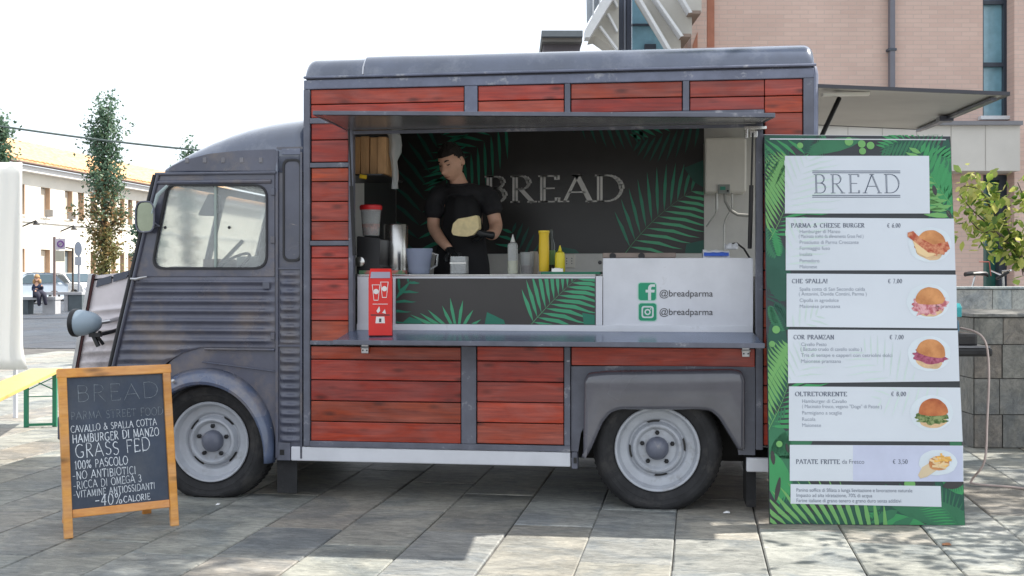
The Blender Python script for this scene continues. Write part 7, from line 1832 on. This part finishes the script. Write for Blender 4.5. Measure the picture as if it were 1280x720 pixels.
# ------------------------------------------------------------------ STONE PLANTER WALLS
M_block = stone('planter_stone', ((.2,.185,.17), (.34,.31,.285)), .1)
def stone_wall(px0, px1, d, ytop, label, cols, rows, depth, mat, cop=4.5, base_d=None):
    c = gpt((px0+px1)/2, d); t_ = thing('stone_wall', tuple(c), label, 'wall')
    zt = htop(ytop, d); a = gpt(px0, d); ux = RGT
    x_end = (px1-px0)*d/FP
    def bx(u0, u1, v0, v1, z0, z1): 
        return [a+ux*u+FWD*v+Vector((0, 0, z)) for z in (z0, z1) for u, v in ((u0, v0), (u1, v0), (u1, v1), (u0, v1))]
    F6 = [(0,3,2,1),(4,5,6,7),(0,1,5,4),(1,2,6,5),(2,3,7,6),(3,0,4,7)]
    hcop = cop*d/FP
    MB().add(bx(.012, x_end-.012, .012, depth-.012, 0, zt-hcop-.002), F6).build('wall_core', M_joint, t_)
    MB().add(bx(-.02, x_end+.02, -.02, depth+.02, zt-hcop, zt), F6).build('coping', mat, t_, bevel=.006)
    r_ = random.Random(int(px0)); zr = [0]+rows+[zt-hcop-.004]
    for j in range(len(zr)-1):
        us = [0]+[c_+(r_.uniform(-.02, .02)) + (.0 if j % 2 else .0) for c_ in cols if c_ < x_end]+[x_end]
        for u0, u1 in zip(us[:-1], us[1:]):
            MB().add(bx(u0+.003, u1-.003, -.004+r_.uniform(0, .006), .0118, zr[j]+.003, zr[j+1]-.003), F6).build('stone_block', mat, t_, bevel=.002)
    for j in range(len(zr)-1):
        MB().add([a+FWD*v+ux*u+Vector((0, 0, z)) for z in (zr[j]+.003, zr[j+1]-.003) for u, v in ((-.004, .014), (.0118, .014), (.0118, depth-.01), (-.004, depth-.01))], F6).build('stone_block', mat, t_)
    MB().add(bx(.1, x_end-.1, .12, depth-.12, zt-.02, zt-.0), F6) 
    return t_
stone_wall(1218, 1480, 8.07, 392, 'tall grey stone planter wall nearest the right edge of the picture', [.20, .56, .92, 1.28], [.24, .50, .745], 1.1, M_block)
M_block2 = stone('pale_planter_stone', ((.34,.36,.38), (.5,.51,.52)), .07)
stone_wall(1150, 1500, 12.5, 358.5, 'paler stone wall with metal coping farther back below the bicycle', [.4, .8, 1.02, 1.5, 2.0, 2.5], [.35, .7], .6, M_block2, 3)

# ------------------------------------------------------------------ BICYCLE behind the far wall
bd_ = 13.6; bc = gpt(1226, bd_)
bk = thing('bicycle', tuple(bc), 'dark bicycle whose saddle and handlebar show above the pale wall', 'bicycle')
BX = lambda u, z, v=0: bc+RGT*u+FWD*v+Vector((0, 0, z))
for u in (-.52, .50):
    ring_ = [BX(u+.33*math.cos(2*math.pi*k/28), .34+.33*math.sin(2*math.pi*k/28)) for k in range(29)]
    wo_ = MB().tube(ring_, .018, 6, cap=False).build('wheel', M_rubber, bk, smooth=True)
    m = MB()
    for k in range(14): m.tube([BX(u, .34), BX(u+.32*math.cos(2*math.pi*k/14), .34+.32*math.sin(2*math.pi*k/14))], .002, 3)
    m.build('spokes', M_steel, wo_, kind='stuff')
m = MB().tube([BX(-.52, .34), BX(-.1, .30), BX(-.18, .92)], .014).tube([BX(-.1, .3), BX(.33, .82)], .016).tube([BX(-.17, .80), BX(.31, .90)], .014).tube([BX(.30, 1.0), BX(.36, .78), BX(.50, .34)], .014).tube([BX(-.52, .34), BX(-.16, .74)], .009)
m.build('frame', plain('bike_frame', (.05,.05,.06), .35), bk, smooth=True)
zS = htop(343, bd_)
sd = MB()
for i, (u, wv_, hz2) in enumerate(((-.19, .05, 0), (-.12, .085, .012), (-.02, .05, .012), (.06, .02, .006), (.09, .01, -.01))):
    for k in range(10):
        a = 2*math.pi*k/10; sd.v.append(BX(-.0+u, zS+hz2+.028*math.sin(a), wv_*math.cos(a)))
for i in range(4):
    for k in range(10): sd.f.append((i*10+k, i*10+(k+1) % 10, (i+1)*10+(k+1) % 10, (i+1)*10+k))
sd.f += [tuple(range(10)), tuple(range(40, 50))[::-1]]
sd.build('saddle', M_black, bk, smooth=True); MB().tube([BX(-.07, zS-.02), BX(-.17, .85)], .012).build('seat_post', M_steel, bk, smooth=True)
hb = MB().tube([BX(.24, htop(338, bd_), -.28), BX(.20, htop(339, bd_), -.15), BX(.27, htop(345, bd_), 0), BX(.20, htop(339, bd_), .15), BX(.24, htop(338, bd_), .28)], .012).tube([BX(.28, 1.0), BX(.27, htop(345, bd_))], .014).build('handlebar', M_steel, bk, smooth=True)
MB().tube([BX(.08, htop(349, bd_), -.25), BX(.22, htop(340, bd_), -.27)], .018).build('grip', M_black, bk, smooth=True)
MB().tube([BX(-.06, htop(327.5, bd_), -.1), BX(.06, htop(327.5, bd_), -.1)], .006).tube([BX(.06, htop(327.5, bd_), -.1), BX(.08, htop(345, bd_), -.1)], .006).build('brake_lever', plain('red_lever', (.35,.08,.06), .4), bk, smooth=True)
MB().box(-.2, .2, -.11, .11, -.008, 0, Matrix.Translation(BX(-.5, .80)) @ Matrix.Rotation(TH, 4, 'Z')).build('luggage_rack', M_black, bk)

# ------------------------------------------------------------------ GRILL, CANISTER AND HOSE behind the menu board
gd = 6.75; gc = gpt(1188, gd)
gr = thing('gas_grill', tuple(gc), 'black gas grill with side shelf half hidden behind the menu board', 'grill')
GX = lambda px, py, v=0: WD(px, py, gd)+FWD*v
def gbx(x0_, x1_, y0_, y1_, v0, v1):
    return [GX(px, py, v) for py in (y1_, y0_) for px, v in ((x0_, v0), (x1_, v0), (x1_, v1), (x0_, v1))]
F6 = [(0,3,2,1),(4,5,6,7),(0,1,5,4),(1,2,6,5),(2,3,7,6),(3,0,4,7)]
MB().add(gbx(1130, 1219, 416, 433.5, -.05, .42), F6).build('grill_body', plain('grill_black', (.03,.028,.03), .35), gr, bevel=.02)
MB().add(gbx(1130, 1233, 434, 444.5, -.1, .46), F6).build('side_shelf', M_black, gr, bevel=.015)
MB().add(gbx(1133, 1230, 431.5, 433.8, -.09, .45), F6).build('shelf_trim', plain('shelf_trim_grey', (.25,.25,.27), .3), gr)
for x in (1140, 1196):
    for v in (0, .36): MB().tube([GX(x, 444, v), Vector((GX(x, 444, v).x, GX(x, 444, v).y, 0))], .014).build('leg', M_black, gr, smooth=True)
tcn = thing('teal_canister', tuple(GX(1197, 416)), 'teal gas canister with a faceted cap standing on the black grill', 'canister')
cp_ = GX(1197, 416, .12)
MB().lathe([(.05, 0), (.055, .01), (.05, .07), (.03, .09)], cp_, n=20).build('canister_body', plain('canister_blue', (.03,.13,.22), .4), tcn, smooth=True)
MB().lathe([(.045, .092), (.07, .094), (.072, .15), (.06, .175), (0, .178)], cp_, n=10).build('canister_cap', plain('canister_teal', (.02,.3,.33), .35), tcn)
hp = [GX(1199, 410, -.02), GX(1208, 413, -.1), GX(1216, 420, -.14), GX(1221, 436, -.15), GX(1222, 470, -.16), GX(1219, 520, -.17), GX(1215, 570, -.18)]
end = G(1215, 606); hp += [end+Vector((0, 0, .03)), end+Vector((.02, -.02, .008)), end+Vector((.25, -.12, .008)), end+Vector((.5, -.4, .008))]
def smoothpts(ps, n=5):
    out = []
    for i in range(len(ps)-1):
        a, b, c, d = ps[max(i-1, 0)], ps[i], ps[i+1], ps[min(i+2, len(ps)-1)]
        for k in range(n):
            t = k/n; out.append(.5*((2*b)+(-a+c)*t+(2*a-5*b+4*c-d)*t*t+(-a+3*b-3*c+d)*t**3))
    return out+[ps[-1]]
MB().tube(smoothpts(hp), .007, 8).build('gas_hose', plain('hose_pink', (.62,.5,.46), .5), None, smooth=True, org=tuple(hp[0]), label='pale pinkish hose looping down to the paving right of the menu board', cat='hose')

# ------------------------------------------------------------------ PLANE TREE on the right (trunk off frame), its branch droops into view
rt = random.Random(77)
tb = Vector((4.9, 3.0, 0)); pt_ = thing('broad_tree', tuple(tb), 'leafy yellow green tree whose branch hangs over the stone walls at the right edge', 'tree')
trk = MB().tube([tb, tb+Vector((-.05, 0, 2)), tb+Vector((-.2, -.1, 4.2)), tb+Vector((-.5, -.3, 6))], [.17, .15, .13, .10], 10).build('trunk', M_bark, pt_, smooth=True)
lm = MB(); cl = []
cc_ = Vector((1.95, 1.2, 9.0))  # unseen high crown, added and aimed to shade the left foreground
for k in range(60):
    a = rt.uniform(0, 6.28); r0 = math.sqrt(rt.random())*1.75; e = cc_+Vector((math.cos(a)*r0*1.0, math.sin(a)*r0*1.0, rt.uniform(-1.3, 1.3)))
    s0 = tb+Vector((-.5, -.3, 6)); lm.tube([s0, s0.lerp(e, .5)+Vector((0, 0, .25)), e], [.05, .03, .01], 4); cl.append((e, .42))
for k in range(16):
    a = rt.uniform(0, 6.28); e = tb+Vector((math.cos(a)*rt.uniform(.5, 1.6)+.9, math.sin(a)*rt.uniform(.5, 1.6)+.6, rt.uniform(5, 7.5))); s0 = tb+Vector((-.2, -.1, 4.2)); lm.tube([s0, s0.lerp(e, .5)+Vector((0, 0, .2)), e], [.05, .03, .01], 4); cl.append((e, .5))
lm.build('limb', M_bark, trk)
fol = MB()
for k in range(26000):
    c, r0 = rt.choice(cl); leaf(fol, c+Vector((rt.gauss(0, 1), rt.gauss(0, 1), rt.gauss(0, .8)))*r0*.55, rt.uniform(.10, .17), rt)
fol.build('crown', ML_near, pt_, kind='stuff')
# drooping twig in view
tw_ = MB(); lf = MB()
q0 = tb+Vector((-.05, 0, 2.3)); dd = 9.3
def twig(pts, n_l, sp2=.16):
    P_ = smoothpts([Vector(p) for p in pts], 6); tw_.tube(P_, [.014*(1-.8*i/len(P_)) for i in range(len(P_))], 5)
    for k in range(n_l):
        i = int(rt.triangular(len(P_)*.25, len(P_)-1, len(P_)*.75)); p = P_[i]+Vector((rt.gauss(0, 1), rt.gauss(0, 1), rt.gauss(0, 1)))*sp2*.55
        s_ = rt.uniform(.06, .10); d = Vector((rt.gauss(-.3, .6), rt.gauss(0, .8), rt.gauss(-.35, .6))).normalized(); e = d.cross(Vector((rt.gauss(0, .5), rt.gauss(0, .5), 1))).normalized(); nn_ = d.cross(e)
        lf.add([p-d*s_*.5, p-d*s_*.15+e*s_*.33, p+d*s_*.2+e*s_*.28, p+d*s_*.55+nn_*s_*.08, p+d*s_*.2-e*s_*.28, p-d*s_*.15-e*s_*.33], [(0,1,2,3,4,5)])
V_ = lambda px, py, dv=0: WD(px, py, dd+dv)
twig([q0, V_(1320, 400), V_(1284, 340), V_(1262, 305), V_(1240, 285), V_(1215, 262, -.1), V_(1200, 244, -.1)], 150)
twig([V_(1284, 340), V_(1268, 300, .1), V_(1240, 262, .1), V_(1225, 238, .1), V_(1205, 232)], 150)
twig([V_(1262, 305), V_(1245, 290, -.2), V_(1228, 290, -.2), V_(1212, 275, -.2)], 60)
twig([q0, V_(1330, 330), V_(1300, 280), V_(1282, 250), V_(1272, 228)], 90, .13)
twig([V_(1300, 280), V_(1285, 290), V_(1276, 320), V_(1279, 345)], 50, .12)
twig([V_(1284, 345), V_(1274, 325), V_(1268, 312), V_(1256, 300)], 50, .12)
tw_.build('branch', M_bark, trk, smooth=True); lf.build('leaves', ML_near, pt_, kind='stuff')
# lower crown part outside the frame that dapples the paving at the right
lf2 = MB()
for k in range(800):
    c = Vector((3.55, .35, 2.75)) + Vector((rt.gauss(0, .42), rt.gauss(0, .45), rt.gauss(0, .35))); leaf(lf2, c, rt.uniform(.07, .12), rt)
lf2.build('leaves', ML_near, pt_, kind='stuff'); MB().tube([tb+Vector((-.1, 0, 2.6)), Vector((4.2, 1.4, 2.9)), Vector((3.5, .3, 2.8))], [.04, .03, .012], 6).build('branch', M_bark, trk, smooth=True)

# ------------------------------------------------------------------ grit on the paving
rg = random.Random(8); gm_ = MB()
for k in range(900):
    px, py = rg.uniform(0, 1280), rg.uniform(575, 718); p = G(px, py); sz = rg.uniform(.0015, .0045)
    pts_ = [p+Vector((rg.uniform(-1, 1), rg.uniform(-1, 1), rg.uniform(.1, .9)))*sz+Vector((0, 0, .0015)) for _ in range(4)]
    gm_.add(pts_, [(0,1,2),(0,2,3),(0,3,1),(1,3,2)])
gm_.build('grit', pm('grit_stone', (.4,.36,.3), .9, var=.5, scale=30), None, kind='stuff', label='fine grit and crumbs scattered over the paving slabs', cat='grit')
# ------------------------------------------------------------------ bits of litter
for (px, py, sz, lb) in ((908, 642, .018, 'small white paper scrap on the paving right of the rear wheel'), (272, 632, .012, 'tiny white scrap beside the front wheel'), (1183, 682, .02, 'small dry brown leaf lying on the sunlit slab in front of the menu board')):
    p = G(px, py); m = MB(); m.add([p+Vector((-sz, -sz*.6, .004)), p+Vector((sz, -sz*.8, .006)), p+Vector((sz*.9, sz, .010)), p+Vector((-sz*.8, sz*.9, .005)), p+Vector((0, 0, .014))], [(0,1,4),(1,2,4),(2,3,4),(3,0,4)])
    m.build('dry_leaf' if 'leaf' in lb else 'paper_scrap', plain('dry_leaf_brown', (.3,.14,.07), .8) if 'leaf' in lb else plain('paper_white', (.8,.8,.8), .8), None, label=lb, cat='leaf' if 'leaf' in lb else 'litter', org=tuple(p))
